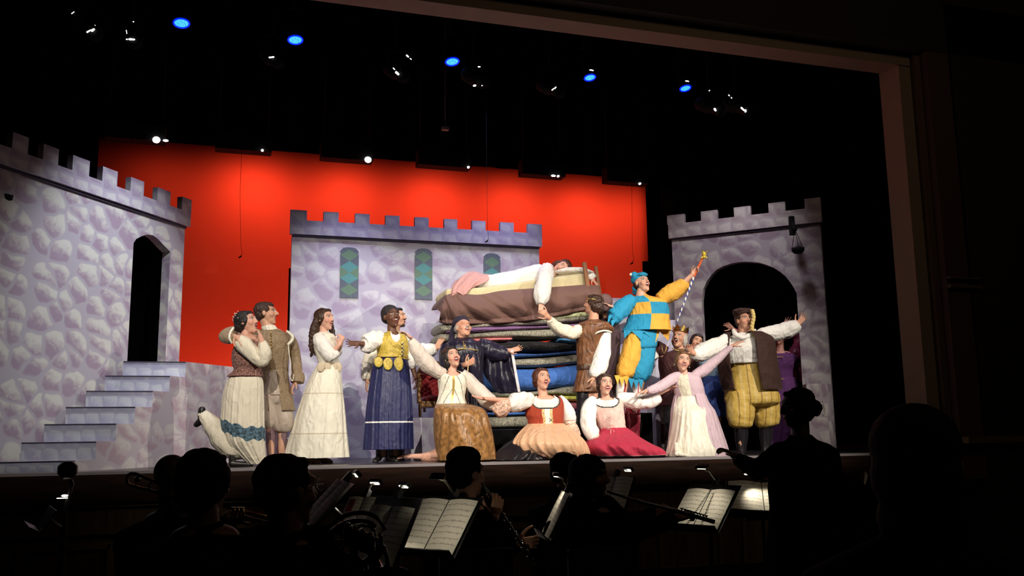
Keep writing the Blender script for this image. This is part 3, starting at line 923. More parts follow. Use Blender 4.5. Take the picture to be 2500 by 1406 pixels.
def ellipsoidal(x, y, lab, glints, aim=(.2, -.8, -.5)):
    """spotlight whose vents leak light"""
    c = at(x, y, 9.9); ax = Vector(aim).normalized()
    r = empty('spotlight', c, lab, 'stage light', 'spotlights leaking white light')
    x_ = ax.cross(Vector((0, 0, 1))).normalized(); y_ = ax.cross(x_)
    prof = [(-.22, .05), (-.20, .09), (-.02, .10), (0, .07), (.22, .07), (.24, .085), (.27, .085)]
    c0 = c + Vector((0, .14, .06))
    so = S(); so.rings([[c0 + ax * h + (x_ * math.cos(t * PI / 10) + y_ * math.sin(t * PI / 10)) * q for t in range(20)] for h, q in prof]); obj('barrel', so, M_CAN, r)
    e1, e2 = c0 + x_ * .11, c0 - x_ * .11; zt = c0.z + .25
    so = S(); so.wire([e1, Vector((e1.x, e1.y, zt)), Vector((e2.x, e2.y, zt)), e2], .01); obj('yoke', so, M_CAN, r)
    so = S(); so.wire([((e1.x + e2.x) / 2, (e1.y + e2.y) / 2, zt), ((e1.x + e2.x) / 2, 10.0, ZBB - .02)], .014); obj('clamp', so, M_CAN, r)
    for gx, gy, gl, gr, ga in glints:
        q = at(gx, gy, 9.78); a = math.radians(ga); kk = 4.6e-3
        dv = (RI * math.cos(a) - UP * math.sin(a)) * gl * kk * .5
        so = S(); so.cap(q - dv, q + dv, gr * kk, gr * kk * .8, 8); obj('vent_glint', so, M_HOT if gr > 1.6 else M_HOTS, r)


ellipsoidal(222, 72, 'spotlight with slanting white vent leak at the far upper left', [(217, 76, 9, 1.6, -30), (227, 73, 5, 2.4, -35), (231, 64, 5, .9, -60)])
ellipsoidal(180, 31, 'faint small glinting spotlight highest at the left', [(178, 31, 7, .8, -35)])
ellipsoidal(318, 90, 'spotlight with flat white vent leak left of the blue lamps', [(322, 96, 11, 1.9, 3), (310, 96, 2, 1.4, 0), (309, 78, 8, .8, 80), (326, 53, 1, 1.2, 0)])
ellipsoidal(664, 140, 'small glinting spotlight below the second blue lamp', [(661, 140, 6, 1.7, -5), (667, 139, 2, 1.8, 0)])
ellipsoidal(972, 176, 'spotlight with bright slanting leak between two blue lamps', [(970, 179, 7, 2.8, 42), (962, 168, 5, 1.3, 45), (995, 137, 5, 2.0, 40), (1003, 144, 3, 1.2, 40)])
ellipsoidal(1164, 190, 'spotlight with a pair of leaks right of the middle blue lamp', [(1159, 209, 4, 2.3, -10), (1170, 163, 4, 1.5, 0), (1177, 209, 1, 1.2, 0)])
ellipsoidal(1352, 215, 'small glinting spotlight below the fourth blue lamp', [(1350, 218, 6, 1.5, -40), (1356, 214, 4, 1.6, -50)])
ellipsoidal(1745, 262, 'left one of the two bright spotlights at the right end', [(1746, 268, 4, 3.2, 60), (1732, 221, 2, 1.3, -40)])
ellipsoidal(1812, 262, 'right one of the two bright spotlights at the right end', [(1813, 266, 9, 2.4, 45), (1820, 271, 3, 2.8, 90), (1780, 233, 3, 1.4, 50), (1786, 239, 2, 1.4, 50)])

# small grey box hung before the border
so = S(); so.box(at(1087, 314, 12.6), (.10, .08, .05)); q = at(1087, 314, 12.6); so.wire([q, (q.x, q.y, 8.5)], .006, 6)
tag(obj('hanging_sensor', so, M('grey_plastic', (.20, .20, .21), .6), bevel=.004), 'small grey box hanging alone above the centre of the backdrop', 'box')

# hanging choir microphones
for (x, y, yt, Y), lb in zip(((588, 626, 480, 12.6), (1190, 588, 380, 11.3), (1544, 642, 430, 12.4)), ('above the couple on the left', 'before the parapet of the central wall', 'left of the right tower')):
    r = empty('hanging_microphone', at(x, y, Y), 'thin black microphone hanging on its cable ' + lb, 'microphone', 'microphones hanging on cables')
    so = S(); so.cap(at(x, y, Y), at(x - 5, y + 3, Y), .012, .008, 8); so.cap(at(x + 3, y - 8, Y), at(x, y, Y), .003, .004, 6); obj('capsule', so, M_CAN, r)
    so = S(); top = at(x - 2, yt, Y); so.wire([at(x + 3, y - 8, Y), at(x, y - 30, Y), top, Vector((top.x, top.y, 8.5))], .0022, 6); obj('cable', so, M_CAN, r)

# wall lanterns
def lantern(x, y, Y, lab):
    r = empty('hanging_lantern', at(x, y, Y), lab, 'lantern', 'dark lanterns on the castle walls')
    c = at(x, y, Y)
    so = S(); R = []
    for h, q in ((-.055, .02), (-.05, .05), (-.02, .078), (.02, .082), (.022, .07)): R.append([c + Vector((math.cos(t * PI / 12) * q, math.sin(t * PI / 12) * q, h)) for t in range(24)])
    so.rings(R); obj('bowl', so, M_CAN, r)
    so = S(); top = c + Vector((-.01, .02, .27))
    for t in (0, 2.1, 4.2):
        so = S(); so.wire([c + Vector((math.cos(t) * .08, math.sin(t) * .08, .02)), top], .004, 6); obj('chain', so, M_CAN, r)
    so = S(); so.cap(top, top + Vector((0, .06, .12)), .03, .022, 10); so.box(top + Vector((0, .06, .06)), (.06, .05, .25)); obj('bracket', so, M_CAN, r)
    return r


q = at(12, 478, 9.05); lantern(8, 482, 9.15, 'dark bowl lantern hanging on the left castle wall at the picture edge')
lantern(1948, 609, 9.72, 'dark bowl lantern hanging on the right tower beside its arch')

# unseen plates added before the front spots to trim their light to the stage
for i, (a_, b_, e_, sz_, bl_) in enumerate(FRONT):
    a_ = Vector(a_); r = empty('light_blocker', (a_.x, a_.y + .9, a_.z), ('far left', 'near left', 'far right', 'near right', 'middle', 'outermost left', 'outermost right')[i] + ' pair of unseen black plates added to trim a front spotlight', 'light blocker')
    for zt, sg_, nm in ((SZ - .08, -1, 'lower_blocker'), (4.75, 1, 'upper_blocker')):
        yt = EDGE if sg_ < 0 else 8.4
        f_ = 1.1 / (yt - a_.y); ze = a_.z + (zt - a_.z) * f_
        so = S(); so.box((a_.x + (b_[0] - a_.x) * .13, a_.y + 1.1, ze + sg_ * .3), (1.3, .01, .6)); obj(nm, so, M_CAN, r)
    so = S(); so.wire([(a_.x - .5, a_.y + 1.1, a_.z), (a_.x - .5, a_.y + 1.1, 8.1)], .02); obj('hanger', so, M_CAN, r)

# ------------------------------------------------------------------ cloth and skin materials
def fabric(name, col, rough=.8, sheen=.03, var=0, bump=.12, bs=70, **k): return M(name, col, rough, bump=bump, bscale=bs, sheen=sheen, var=var, **k)


W_COTTON = fabric('white_cotton', (.86, .84, .80))
W_CREAM = fabric('cream_cloth', (.80, .74, .60))
W_IVORY = fabric('ivory_satin', (.83, .80, .68), .5, var=.04)
C_SHEER = fabric('sheer_organza', (.84, .74, .66), .5, alpha=.78)
C_TAN = fabric('tan_brocade', (.28, .20, .12), .6, var=.18, vscale=40)
C_BREECH = fabric('champagne_satin', (.52, .43, .36), .35)
C_TWEED = fabric('speckled_tweed', (.24, .12, .10), .9, var=.75, vscale=75, bump=.3)
C_LACE = fabric('blue_lace', (.075, .14, .19), .8, var=.8, vscale=45)
C_GOLD = fabric('gold_brocade', (.55, .40, .06), .5, var=.25, vscale=45)
C_NAVY = fabric('navy_satin', (.012, .016, .085), .48, fold=.2)
C_PURPBLK = fabric('midnight_satin', (.013, .010, .028), .36, fold=.25, bump=.05)
C_HATV = fabric('dark_velvet', (.022, .016, .04), .9)
C_GSATIN = fabric('copper_gold_satin', (.30, .145, .045), .34, var=.4, vscale=22)
C_RUST = fabric('rust_cloth', (.42, .055, .022))
C_PEACH = fabric('peach_satin', (.80, .48, .29), .42)
C_LACEP = fabric('peach_lace', (.66, .42, .32), .8, var=.5, vscale=50)
C_BLK = fabric('black_satin', (.012, .010, .014), .3, fold=.2)
C_PINK = fabric('pale_pink_cloth', (.80, .56, .50))
C_CRIM = fabric('crimson_cloth', (.44, .018, .055))
C_LILAC = fabric('lilac_cloth', (.60, .45, .52))
C_BROWN = fabric('dark_brown_cloth', (.040, .013, .009))
C_LEATHER = fabric('brown_leather', (.16, .062, .022), .45, var=.3, vscale=12)
C_PLAID = None
C_MAROON = fabric('maroon_velvet', (.055, .012, .014))
C_PURPLE = fabric('purple_cloth', (.090, .018, .12))
C_PLUM = fabric('plum_satin', (.12, .012, .040), .4)
C_JBLUE = fabric('jester_blue', (.015, .29, .52))
C_JYEL = fabric('jester_yellow', (.80, .42, .055))
C_SKY = fabric('sky_blue_cloth', (.30, .48, .66))
C_ROYAL = fabric('royal_blue_cloth', (.025, .06, .26))
C_GOLDT = M('gold_trim', (.75, .50, .14), .35, metal=.6)
C_METGOLD = M('gold_metal', (.9, .62, .18), .22, metal=1)
C_DLINE = M('dark_piping', (.02, .03, .035), .8)
C_SHOE = M('black_shoe', (.012, .010, .010), .4)
C_BOOT = fabric('brown_boot', (.20, .10, .05), .6)
H_BROWN = M('brown_hair', (.045, .018, .010), .45, bump=.5, bscale=60, stretch=(4, 4, .6))
H_DARK = M('dark_hair', (.010, .006, .005), .45, bump=.5, bscale=60, stretch=(4, 4, .6))
H_AUB = M('auburn_hair', (.085, .022, .010), .45, bump=.5, bscale=60, stretch=(4, 4, .6))
H_LIGHT = M('light_brown_hair', (.15, .070, .030), .45, bump=.5, bscale=60, stretch=(4, 4, .6))
H_GREY = M('grey_hair', (.42, .39, .35), .6, bump=.5, bscale=60)

# ------------------------------------------------------------------ the tower of mattresses
foam = bpy.data.materials.new('speckled_foam'); foam.use_nodes = True
nb = NB(foam); b = nb.N['Principled BSDF']; b.inputs['Roughness'].default_value = .95
tc = nb.N.new('ShaderNodeTexCoord')
v1 = nb.N.new('ShaderNodeTexVoronoi'); v1.inputs['Scale'].default_value = 140; nb.L.new(tc.outputs['Object'], v1.inputs['Vector'])
v2 = nb.N.new('ShaderNodeTexNoise'); v2.inputs['Scale'].default_value = 45; v2.inputs['Detail'].default_value = 4; nb.L.new(tc.outputs['Object'], v2.inputs['Vector'])
sx = nb.N.new('ShaderNodeSeparateXYZ'); nb.L.new(v1.outputs['Color'], sx.inputs[0])
c1 = nb.mix(v2.outputs['Fac'], (.10, .095, .065), (.38, .37, .30))
c1 = nb.mix(nb.f('GREATER_THAN', sx.outputs[0], .86), c1, (.06, .055, .05))
c1 = nb.mix(nb.f('GREATER_THAN', sx.outputs[1], .88), c1, (.48, .45, .36))
nb.L.new(c1, b.inputs['Base Color'])


def mattress(label, pts, Y0, Y1, mt, name='mattress', group='stacked mattresses and folded bedding', e=2.6, n=40, wav=.006, seed=0, cat='mattress'):
    """pts (x, top, bottom) drawn on the front face; a padded slab between the depths Y0 and Y1"""
    P = cr(pts, 8); R = []; T = len(P) - 1
    ends = 5
    def ringat(q, shrink, ext):
        x, yt, yb = q; a = at(x, yt, Y0); c = at(x, yb, Y0); zc = (a.z + c.z) / 2; h = abs(a.z - c.z) / 2 * shrink; dpt = (Y1 - Y0) / 2
        out = []
        for j in range(n):
            t = 2 * PI * j / n; cs, sn = math.cos(t), math.sin(t)
            yy = (abs(cs) ** (2 / e)) * (1 if cs > 0 else -1); zz = (abs(sn) ** (2 / e)) * (1 if sn > 0 else -1)
            X = (a.x + c.x) / 2 + ext
            w_ = wav * nz(X * 5 + seed, t * 2, seed)
            out.append(Vector((X, (Y0 + Y1) / 2 + yy * (dpt * (1 - (1 - shrink) * .15)) + w_, zc + zz * h + w_ * .6)))
        return out
    h0 = abs(at(P[0][0], P[0][1], Y0).z - at(P[0][0], P[0][2], Y0).z) / 2; h1 = abs(at(P[-1][0], P[-1][1], Y0).z - at(P[-1][0], P[-1][2], Y0).z) / 2
    for i in range(ends):
        t = PI / 2 * (i + .3) / ends; R.append(ringat(P[0], math.sin(t), -h0 * .6 * math.cos(t)))
    for q in P: R.append(ringat(q, 1, 0))
    for i in range(ends):
        t = PI / 2 * (1 - (i + .7) / ends); R.append(ringat(P[-1], math.sin(t), h1 * .6 * math.cos(t)))
    so = S(); so.rings(R)
    return tag(obj(name, so, mt), label, cat, group)


YA, YB = 10.35, 10.95
GF = 'speckled foam mattresses in the stack'
P_ = [  # label, points, material
    ('topmost speckled foam mattress right under the brown blanket', [(1084, 786, 812), (1180, 786, 801), (1310, 778, 793), (1430, 764, 784), (1492, 760, 778)], foam, GF, 11),
    ('thin purple mattress between two speckled ones near the stack top', [(1094, 806, 813), (1150, 796, 812), (1240, 793, 808), (1320, 794, 802), (1420, 786, 799), (1490, 780, 792)], fabric('purple_bedding', (.22, .11, .27)), None, 12),
    ('second speckled foam mattress from the top, level with the robed man', [(1082, 812, 838), (1150, 812, 828), (1240, 805, 824), (1330, 801, 826), (1420, 799, 818), (1490, 792, 812)], foam, GF, 13),
    ('twisted pink bedding roll under the second speckled mattress', [(1112, 828, 838), (1150, 824, 838), (1200, 822, 835), (1250, 822, 831)], fabric('pink_bedding', (.66, .20, .22)), None, 14),
    ('small bright blue fold in the stack beside the brown doublet', [(1370, 824, 832), (1400, 822, 838), (1440, 818, 840), (1490, 816, 836)], fabric('bright_blue_bedding', (.08, .30, .62)), None, 15),
    ('thick black mattress in the middle of the stack', [(1108, 838, 866), (1180, 836, 862), (1300, 830, 860), (1360, 832, 862), (1430, 840, 852), (1490, 836, 850)], fabric('charcoal_bedding', (.010, .010, .012)), None, 16),
    ('narrow blue mattress under the black one', [(1108, 866, 880), (1200, 862, 880), (1260, 860, 874), (1330, 861, 870), (1430, 852, 862), (1490, 850, 860)], fabric('deep_blue_bedding', (.03, .10, .36)), None, 17),
    ('third speckled foam mattress from the top, level with the outstretched dark sleeve', [(1110, 880, 900), (1200, 880, 896), (1290, 873, 896), (1350, 869, 893), (1430, 861, 884), (1490, 858, 880)], foam, GF, 18),
    ('thick bright blue mattress behind the red-haired singer', [(1114, 900, 958), (1200, 896, 956), (1300, 897, 954), (1360, 893, 948), (1430, 885, 944), (1490, 881, 940)], fabric('blue_bedding', (.045, .15, .50), var=.1), None, 19),
    ('fourth speckled foam mattress, sagging behind two seated singers', [(1112, 958, 975), (1200, 956, 974), (1300, 955, 966), (1350, 950, 962), (1400, 941, 965), (1490, 938, 962)], foam, GF, 20),
    ('yellow-green rolled mattress between the two seated singers', [(1112, 976, 989), (1250, 973, 986), (1340, 964, 980), (1420, 964, 980), (1488, 963, 978)], fabric('yellow_bedding', (.55, .55, .10)), None, 21),
    ('dusty rose mattress below the yellow-green one', [(1112, 990, 1004), (1250, 986, 1004), (1340, 981, 1002), (1420, 980, 1004), (1488, 979, 1002)], fabric('rose_bedding', (.40, .12, .16)), None, 22),
    ('thin blue mattress above the lowest speckled one', [(1112, 1004, 1013), (1250, 1005, 1015), (1340, 1003, 1010), (1486, 1003, 1010)], MATS['blue_bedding'], None, 23),
    ('lowest speckled foam mattress on the black platform', [(1112, 1014, 1046), (1200, 1016, 1048), (1330, 1011, 1046), (1486, 1011, 1044)], foam, GF, 24),
]
for lb, pts, mt, g, sd in P_:
    mattress(lb, pts, YA, YB, mt, 'mattress', g, e=3.2 if mt is foam else 2.6, seed=sd)
so = S(); a = at(1116, 1050, YA + .06); c = at(1484, 1050, YA + .06)
so.box(((a.x + c.x) / 2, (YA + YB) / 2 + .03, (a.z + SZ) / 2 - .002), (c.x - a.x, YB - YA - .1, a.z - SZ)); tag(obj('bed_platform', so, M('platform_black', (.004, .004, .004), .9, spec=.05), bevel=.01), 'low black platform under the pile of mattresses', 'platform')

mattress('pale green mattress corner showing under the right end of the brown blanket', [(1340, 768, 782), (1390, 760, 780), (1440, 754, 776), (1492, 748, 770)], YA - .02, YB, fabric('pale_green_bedding', (.55, .60, .33)), 'mattress', None, seed=3)
mattress('pale yellow top mattress under the sleeping woman', [(1096, 703, 728), (1180, 698, 730), (1280, 684, 722), (1370, 671, 712), (1424, 664, 706)], YA - .01, YB - .02, fabric('pale_yellow_bedding', (.66, .57, .34), var=.05), 'mattress', None, e=5, seed=4)

# brown blanket hanging over the front of the stack
def blanket():
    top = [(1081, 738), (1090, 721), (1115, 716), (1170, 719), (1230, 709), (1330, 702), (1432, 695), (1462, 697)]
    bot = [(1072, 784), (1090, 788), (1120, 789), (1200, 788), (1270, 783), (1340, 774), (1420, 757), (1470, 752)]
    tp = cr(top, 16); bt = cr(bot, 16); R = []; n = 30
    for i, (a, c) in enumerate(zip(tp, bt)):
        u = i / (len(tp) - 1); row = []
        for j in range(n + 1):
            t = j / n; x = a[0] + (c[0] - a[0]) * t; y = a[1] + (c[1] - a[1]) * t
            ph = u * 34 - t * (7.5 - 5 * u)
            bulge = -.10 * math.sin(PI * min(1, t * 1.15)) ** .8
            w_ = .026 * math.sin(ph) * (.35 + t) * (1 if u < .75 else .5) + .02 * nz(u * 9, t * 3, 2) + .009 * math.sin(ph * 2.3 + 1)
            row.append(at(x, y, YA - .06 + bulge + w_))
        # over the top edge, away from the audience
        e_ = min(1, .6 + u * 9); lf = .06 * (1 - e_); back = [row[0] + Vector((lf * .3, .12 * e_ + .02, .012 * e_)), row[0] + Vector((lf, .5 * e_ + .03, -.01)), row[0] + Vector((lf, .60 * e_ + .04, -.02))]
        f = list(reversed(back)) + row
        R.append(f + [q + Vector((.0, .016, -.012)) for q in reversed(f)])
    so = S(); so.rings(R)
    return tag(obj('blanket', so, fabric('brown_blanket', (.165, .085, .070), .75, bump=.05, fold=.12)), 'large brown blanket draped over the top of the mattress pile', 'blanket')


blanket()

# ladder leaning at the head of the bed
lad = empty('ladder', at(1470, 1100, 10.30), 'brown wooden ladder standing up above the right end of the mattress pile', 'ladder')
lad.location.z = SZ
M_LAD = M('ladder_wood', (.24, .095, .035), .6, var=.3, vscale=5, stretch=(5, 5, .6))
for xa, ya, xb, w_ in ((1426, 640, 1497, 11), (1454, 650, 1525, 9)):
    a = at(xa, ya, 10.27 if xa < 1440 else 10.75); Yb = a.y - .02; c = at(xb, 1100, Yb); c.z = SZ
    so = S(); dr = (a - c).normalized(); xr = Vector((1, 0, 0)); xr = (xr - dr * xr.dot(dr)).normalized(); yr = dr.cross(xr)
    so.box((a + c) / 2, (w_ * .0047, .035, (a - c).length), (xr, yr, dr)); obj('rail', so, M_LAD, lad, bevel=.005)
for t in (.12, .30, .48, .66, .84):
    a0, c0 = at(1426, 640, 10.27), at(1497, 1100, 10.25); a1, c1 = at(1454, 650, 10.75), at(1525, 1100, 10.73); c0.z = c1.z = SZ
    so = S(); so.cap(a0 + (c0 - a0) * t, a1 + (c1 - a1) * t, .014, .014, 10); obj('rung', so, M_LAD, lad)

# pillow
so = S(); q = at(1400, 664, 10.62); so.ell(q + Vector((0, 0, -.008)), (.27, .22, .055), None, 30, 16)
tag(obj('pillow', so, W_COTTON, disp=curly(.012, 9)), 'white pillow under the head of the sleeping woman', 'pillow')

# ------------------------------------------------------------------ throne
T = Fig('throne', 10.32, (1050, 1018), 'gilt wooden throne with buttoned red upholstery, on the low lavender step', 'chair', z=at(1050, 1020, 10.25).z)
GW = M('gilt_wood', (.26, .13, .045), .4, metal=.2, bump=.4, bscale=60)
RV = fabric('red_tufted_velvet', (.30, .010, .012), .7)
MW_ = T.k
def post(name, pts, r, dy, prof=None):
    so = S(); R = []; P = cr([tuple(T.p(x, y, dy)) for x, y in pts], 10); n = 16
    for i, q in enumerate(P):
        t = i / (len(P) - 1); rad = r * (1 + .28 * math.sin(t * 38) * (1 if prof is None else prof))
        R.append([Vector(q) + T.r * rad * math.cos(2 * PI * j / n) + T.v * rad * math.sin(2 * PI * j / n) for j in range(n)])
    so.rings(R); return obj(name, so, GW, T.root)


post('leg', [(1026, 1018), (1025, 1000), (1025, 985)], .018, 0); post('leg', [(1036, 1006), (1035, 985)], .018, .45)
post('leg', [(1092, 1018), (1092, 985)], .018, 0); post('leg', [(1086, 1006), (1086, 985)], .018, .45)
post('arm_support', [(1025, 982), (1023, 955), (1026, 930), (1022, 918)], .020, 0); post('arm_support', [(1093, 982), (1094, 950), (1092, 918)], .020, 0)
post('armrest', [(1021, 918), (1026, 912), (1032, 914)], .022, .05, .3); post('armrest', [(1094, 918), (1090, 912), (1084, 914)], .022, .05, .3)
so = S(); q = (T.p(1026, 984, 0) + T.p(1092, 984, 0)) / 2; so.box(q + T.v * .24 + Vector((0, 0, -.01)), (.31, .50, .07), (T.r, T.v, T.u)); obj('seat_rail', so, GW, T.root, bevel=.012)
so = S(); so.ell(q + T.v * .24 + Vector((0, 0, .05)), (.15, .24, .05), (T.r, T.v, T.u), 28, 14); obj('seat', so, RV, T.root)
so = S(); R = []
for i in range(25):
    t = i / 24; y = 970 - 78 * t; hw = (33 + 3 * math.sin(PI * t)) * (1 if t < .7 else math.sqrt(max(0.02, 1 - ((t - .7) / .31) ** 2)))
    c = T.p(1058, y, .50); row = []
    for j in range(33):
        s_ = -1 + 2 * j / 32; puff = -.045 * (1 - s_ ** 4) + .014 * (math.cos(s_ * 11 + (3.14 if int(t * 7) % 2 else 0)) * math.cos(t * 22))
        row.append(c + T.r * (s_ * hw * MW_) + T.v * puff)
    R.append(row + [p + T.v * .05 for p in (c + T.r * (hw * MW_), c - T.r * (hw * MW_))])
so.rings(R); obj('backrest', so, RV, T.root)
so = S(); pts = []
for i in range(33):
    t = i / 32; a = PI * t; x = 1058 - 37 * math.cos(a); y = 915 - 30 * math.sin(a) if True else 0; pts.append(T.p(x, y, .50))
pts = [T.p(1022, 985, .5)] + pts + [T.p(1094, 985, .5)]
so.wire(pts, .022, 10); obj('back_frame', so, GW, T.root)

# ------------------------------------------------------------------ people on the stage
FAIR = (.70, .39, .29)
SK1 = dict(tone=FAIR)


def bead_row(F, name, pts, r, mt, dy=0, parent=None, n=None):
    """a row of small buttons or beads in one trim mesh each side of nothing: every bead its own part"""
    for x, y in pts:
        so = S(); so.ell(F.p(x, y, dy), (r, r, r), None, 10, 6); obj(name, so, mt, parent or F.root)


def shoe(F, heel, toe, mt, name='shoe', r=.038):
    so = S(); a, b = F.p(*heel), F.p(*toe); so.cap(a, b, r, r * .75, 14, flat=.9)
    so.cap(a + Vector((0, 0, .04)), a + Vector((0, 0, .10)), r * .95, r * .9)
    return obj(name, so, mt, F.root, vox=.008, smooth=2)


def fgz(z): return z


# ===== 1 woman with the kicked-back leg
F = Fig('person', 9.42, (605, 1132), 'woman in speckled bodice and cream skirt with blue lace band, one leg kicked back', 'person', z=SZ)
F.head(603, 788, 0, yaw=62, pitch=14, k=1.04, fem=True, open_=.016, neck=(600, 822), nr=.045)
F.torso([(603, 1000, 0, .12, .10), (602, 930, 0, .16, .12), (604, 880, 0, .125, .10), (602, 850, 0, .14, .11), (600, 828, 0, .15, .08), (600, 820, 0, .08, .06)])
F.limb([(600, 940, 0), (610, 1040, 0), (608, 1120, 0)], [.09, .06, .045])
F.limb([(598, 940, .02), (578, 1062, 0), (495, 1028, .10)], [.09, .06, .04])
F.limb([(585, 835, -.10), (632, 886, -.16), (641, 838, -.20), (635, 820, -.16)], [.05, .042, .034, .026])
F.limb([(622, 832, .10), (650, 880, .06), (638, 830, .02)], [.045, .038, .028])
F.hand((639, 824, -.16), (627, 800, -.10), nrm=(-.8, 0, .4), thumb=-1, curl=.7, k=.92)
F.build(skin_mat('skin_a', FAIR, brow=(.02, .01, .008), mouth=(.020, .015), lip=(.40, .06, .05)))
F.blob('hair', CAP_BACK + [(0, -.085, .015, .055, .045, .06), (.03, -.10, -.03, .03, .03, .03), (-.03, -.10, -.02, .03, .03, .03)], H_DARK, disp=curly(.006, 60))
for i in range(22):
    a = i * 2.4; e_ = .15 + (i / 22) * 1.1; q = F.hp(.093 * math.cos(a) * math.cos(e_ * .8), -.036 - .100 * abs(math.sin(a)) * math.cos(e_ * .8), .036 + .092 * math.sin(e_))
    so = S(); so.ell(q, (.005, .005, .005), None, 8, 6); obj('hair_pearl', so, W_IVORY, F.root)
F.loft('bodice', [(826, 582, 622), (840, 574, 634), (860, 566, 636), (885, 566, 642), (900, 570, 638), (908, 566, 641), (919, 553, 643)], C_TWEED, disp=wrink(.03, 5, 1), cap=True, m=8)
def lace(u, t): return 0
yl = lambda u: 1
rows = [(916, 564, 636), (932, 554, 643), (960, 546, 645), (1010, 541, 646), (1036, 541, 646), (1060, 547, 647), (1082, 556, 647), (1105, 578, 648), (1133, 608, 650)]
def lm(u, t):
    y = 912 + t * 0
    idx = t * 8; i = min(7, int(idx)); y = rows[i][0] + (rows[i + 1][0] - rows[i][0]) * (idx - i)
    mid = 1058 - 22 * max(0, -math.cos(2 * PI * u)) + 3 * math.sin(u * 60)
    return 1 if abs(y - mid) < 16 else 0
F.loft('skirt', rows, [W_CREAM, C_LACE], disp=pleat(15, .012, .06, 3), mi=lm, m=24, n=300)
F.tube('skirt_tail', [(600, 1078, .03, 30), (572, 1092, .05, 28), (545, 1072, .07, 27), (520, 1040, .09, 23), (500, 1018, .10, 16), (488, 1008, .11, 9)], W_CREAM, disp=wrink(.10, 3.2, 4))
F.tube('sleeve', [(584, 826, -.08, 12), (592, 838, -.11, 19), (612, 858, -.14, 19), (628, 874, -.16, 17), (640, 880, -.17, 15), (645, 862, -.18, 17), (643, 845, -.19, 13), (640, 832, -.18, 7)], W_CREAM, disp=wrink(.10, 3.5, 6))
F.tube('sleeve', [(616, 828, .09, 12), (632, 850, .08, 17), (646, 872, .06, 16), (645, 850, .03, 14), (641, 836, .02, 8)], W_CREAM, disp=wrink(.10, 3.5, 8))
shoe(F, (492, 1026, .10), (480, 1036, .12), C_SHOE, r=.042); shoe(F, (566, 1132, 0), (612, 1134, -.02), C_SHOE, r=.036)

# ===== 2 man in the tan coat
F = Fig('person', 9.78, (672, 1122), 'man in long tan coat with gold buttons, arm around the woman beside him', 'person', z=SZ)
F.head(650, 766, 0, yaw=78, pitch=8, k=1.05, open_=.008, neck=(656, 806), nr=.055, nose=1.2)
F.torso([(672, 1000, 0, .12, .10), (672, 920, 0, .135, .10), (672, 870, 0, .14, .10), (670, 835, 0, .19, .12), (664, 812, 0, .14, .08), (660, 804, 0, .08, .06)])
F.limb([(661, 940, 0), (660, 1040, 0), (662, 1112, 0)], [.09, .065, .045]); F.limb([(690, 940, 0), (688, 1040, 0), (688, 1112, 0)], [.09, .065, .045])
F.limb([(700, 826, 0), (722, 876, .05), (722, 932, -.05)], [.055, .045, .032])
F.limb([(630, 826, 0), (560, 820, -.25), (580, 826, -.50)], [.055, .045, .032])
F.hand((722, 930, -.05), (712, 950, -.06), nrm=(1, 0, .2), thumb=1, curl=.5)
F.hand((573, 820, -.47), (600, 836, -.56), nrm=(0, .5, .9), thumb=-1, curl=.35, spread=.2)
F.build(skin_mat('skin_b', (.68, .38, .26), brow=(.04, .02, .01), mouth=(.022, .007), lip=(.45, .15, .12)))
F.blob('hair', CAP_SHORT + [(0, .055, .082, .05, .03, .02)], H_BROWN, disp=curly(.006, 40))
F.loft('coat', [(808, 636, 692), (816, 624, 702), (835, 618, 712), (870, 626, 706), (905, 638, 702), (916, 638, 703)], C_TAN, disp=wrink(.02, 3, 2), m=8, ratio=.74, n=110, cap=True)
F.loft('coat_skirt', [(906, 638, 703), (930, 638, 706), (965, 640, 714), (1003, 642, 722)], C_TAN, arc=(.36, 1.225), disp=wrink(.022, 3, 2), m=8, ratio=.80, n=110)
F.loft('breeches', [(905, 644, 696), (940, 640, 700), (965, 641, 705)], C_BREECH, disp=pleat(9, .02, .05, 1), cap=True, ratio=.95)
so = S()
F.loft('x', [(935, 642, 700), (965, 640, 706), (985, 646, 704)], None, disp=pleat(9, .02, .05, 1), cap=True, ratio=.85, soup=so, hem=False)
F.tube('x', [(661, 945, 0, 21), (659, 990, 0, 22), (656, 1030, 0, 20), (656, 1046, 0, 12)], None, disp=pleat(8, .03, .08, 2), soup=so); F.tube('x', [(686, 945, 0, 21), (689, 990, 0, 24), (690, 1030, 0, 26), (690, 1050, 0, 20), (690, 1056, 0, 11)], None, disp=pleat(9, .03, .09, 4), soup=so)
obj('breeches_legs', so, C_BREECH, F.root, vox=.009, smooth=4)
for x in (661, 689): F.tube('stocking', [(x, 1040, 0, 11), (x, 1070, .01, 12), (x, 1100, .01, 9), (x, 1116, 0, 8)], fabric('mauve_stocking', (.20, .12, .14)))
shoe(F, (662, 1122, .02), (676, 1126, -.12), C_SHOE); shoe(F, (688, 1121, .02), (706, 1124, -.10), C_SHOE)
F.tube('sleeve', [(700, 818, 0, 13), (714, 840, .01, 13), (722, 875, .04, 13), (725, 905, 0, 13), (726, 920, -.04, 13)], C_TAN, disp=wrink(.05, 3, 2))
F.tube('cuff', [(727, 912, -.03, 15), (727, 922, -.04, 17), (726, 934, -.05, 16)], C_TAN)
F.tube('sleeve', [(632, 820, .02, 16), (600, 812, -.06, 15), (565, 812, -.18, 15), (548, 822, -.30, 13), (560, 828, -.42, 11), (574, 822, -.46, 9)], C_TAN, disp=wrink(.06, 3, 5))
F.tube('sleeve_edging', [(570, 800, -.44, 2.6), (562, 812, -.48, 2.6), (560, 826, -.50, 2.6), (566, 838, -.48, 2.4)], W_IVORY)
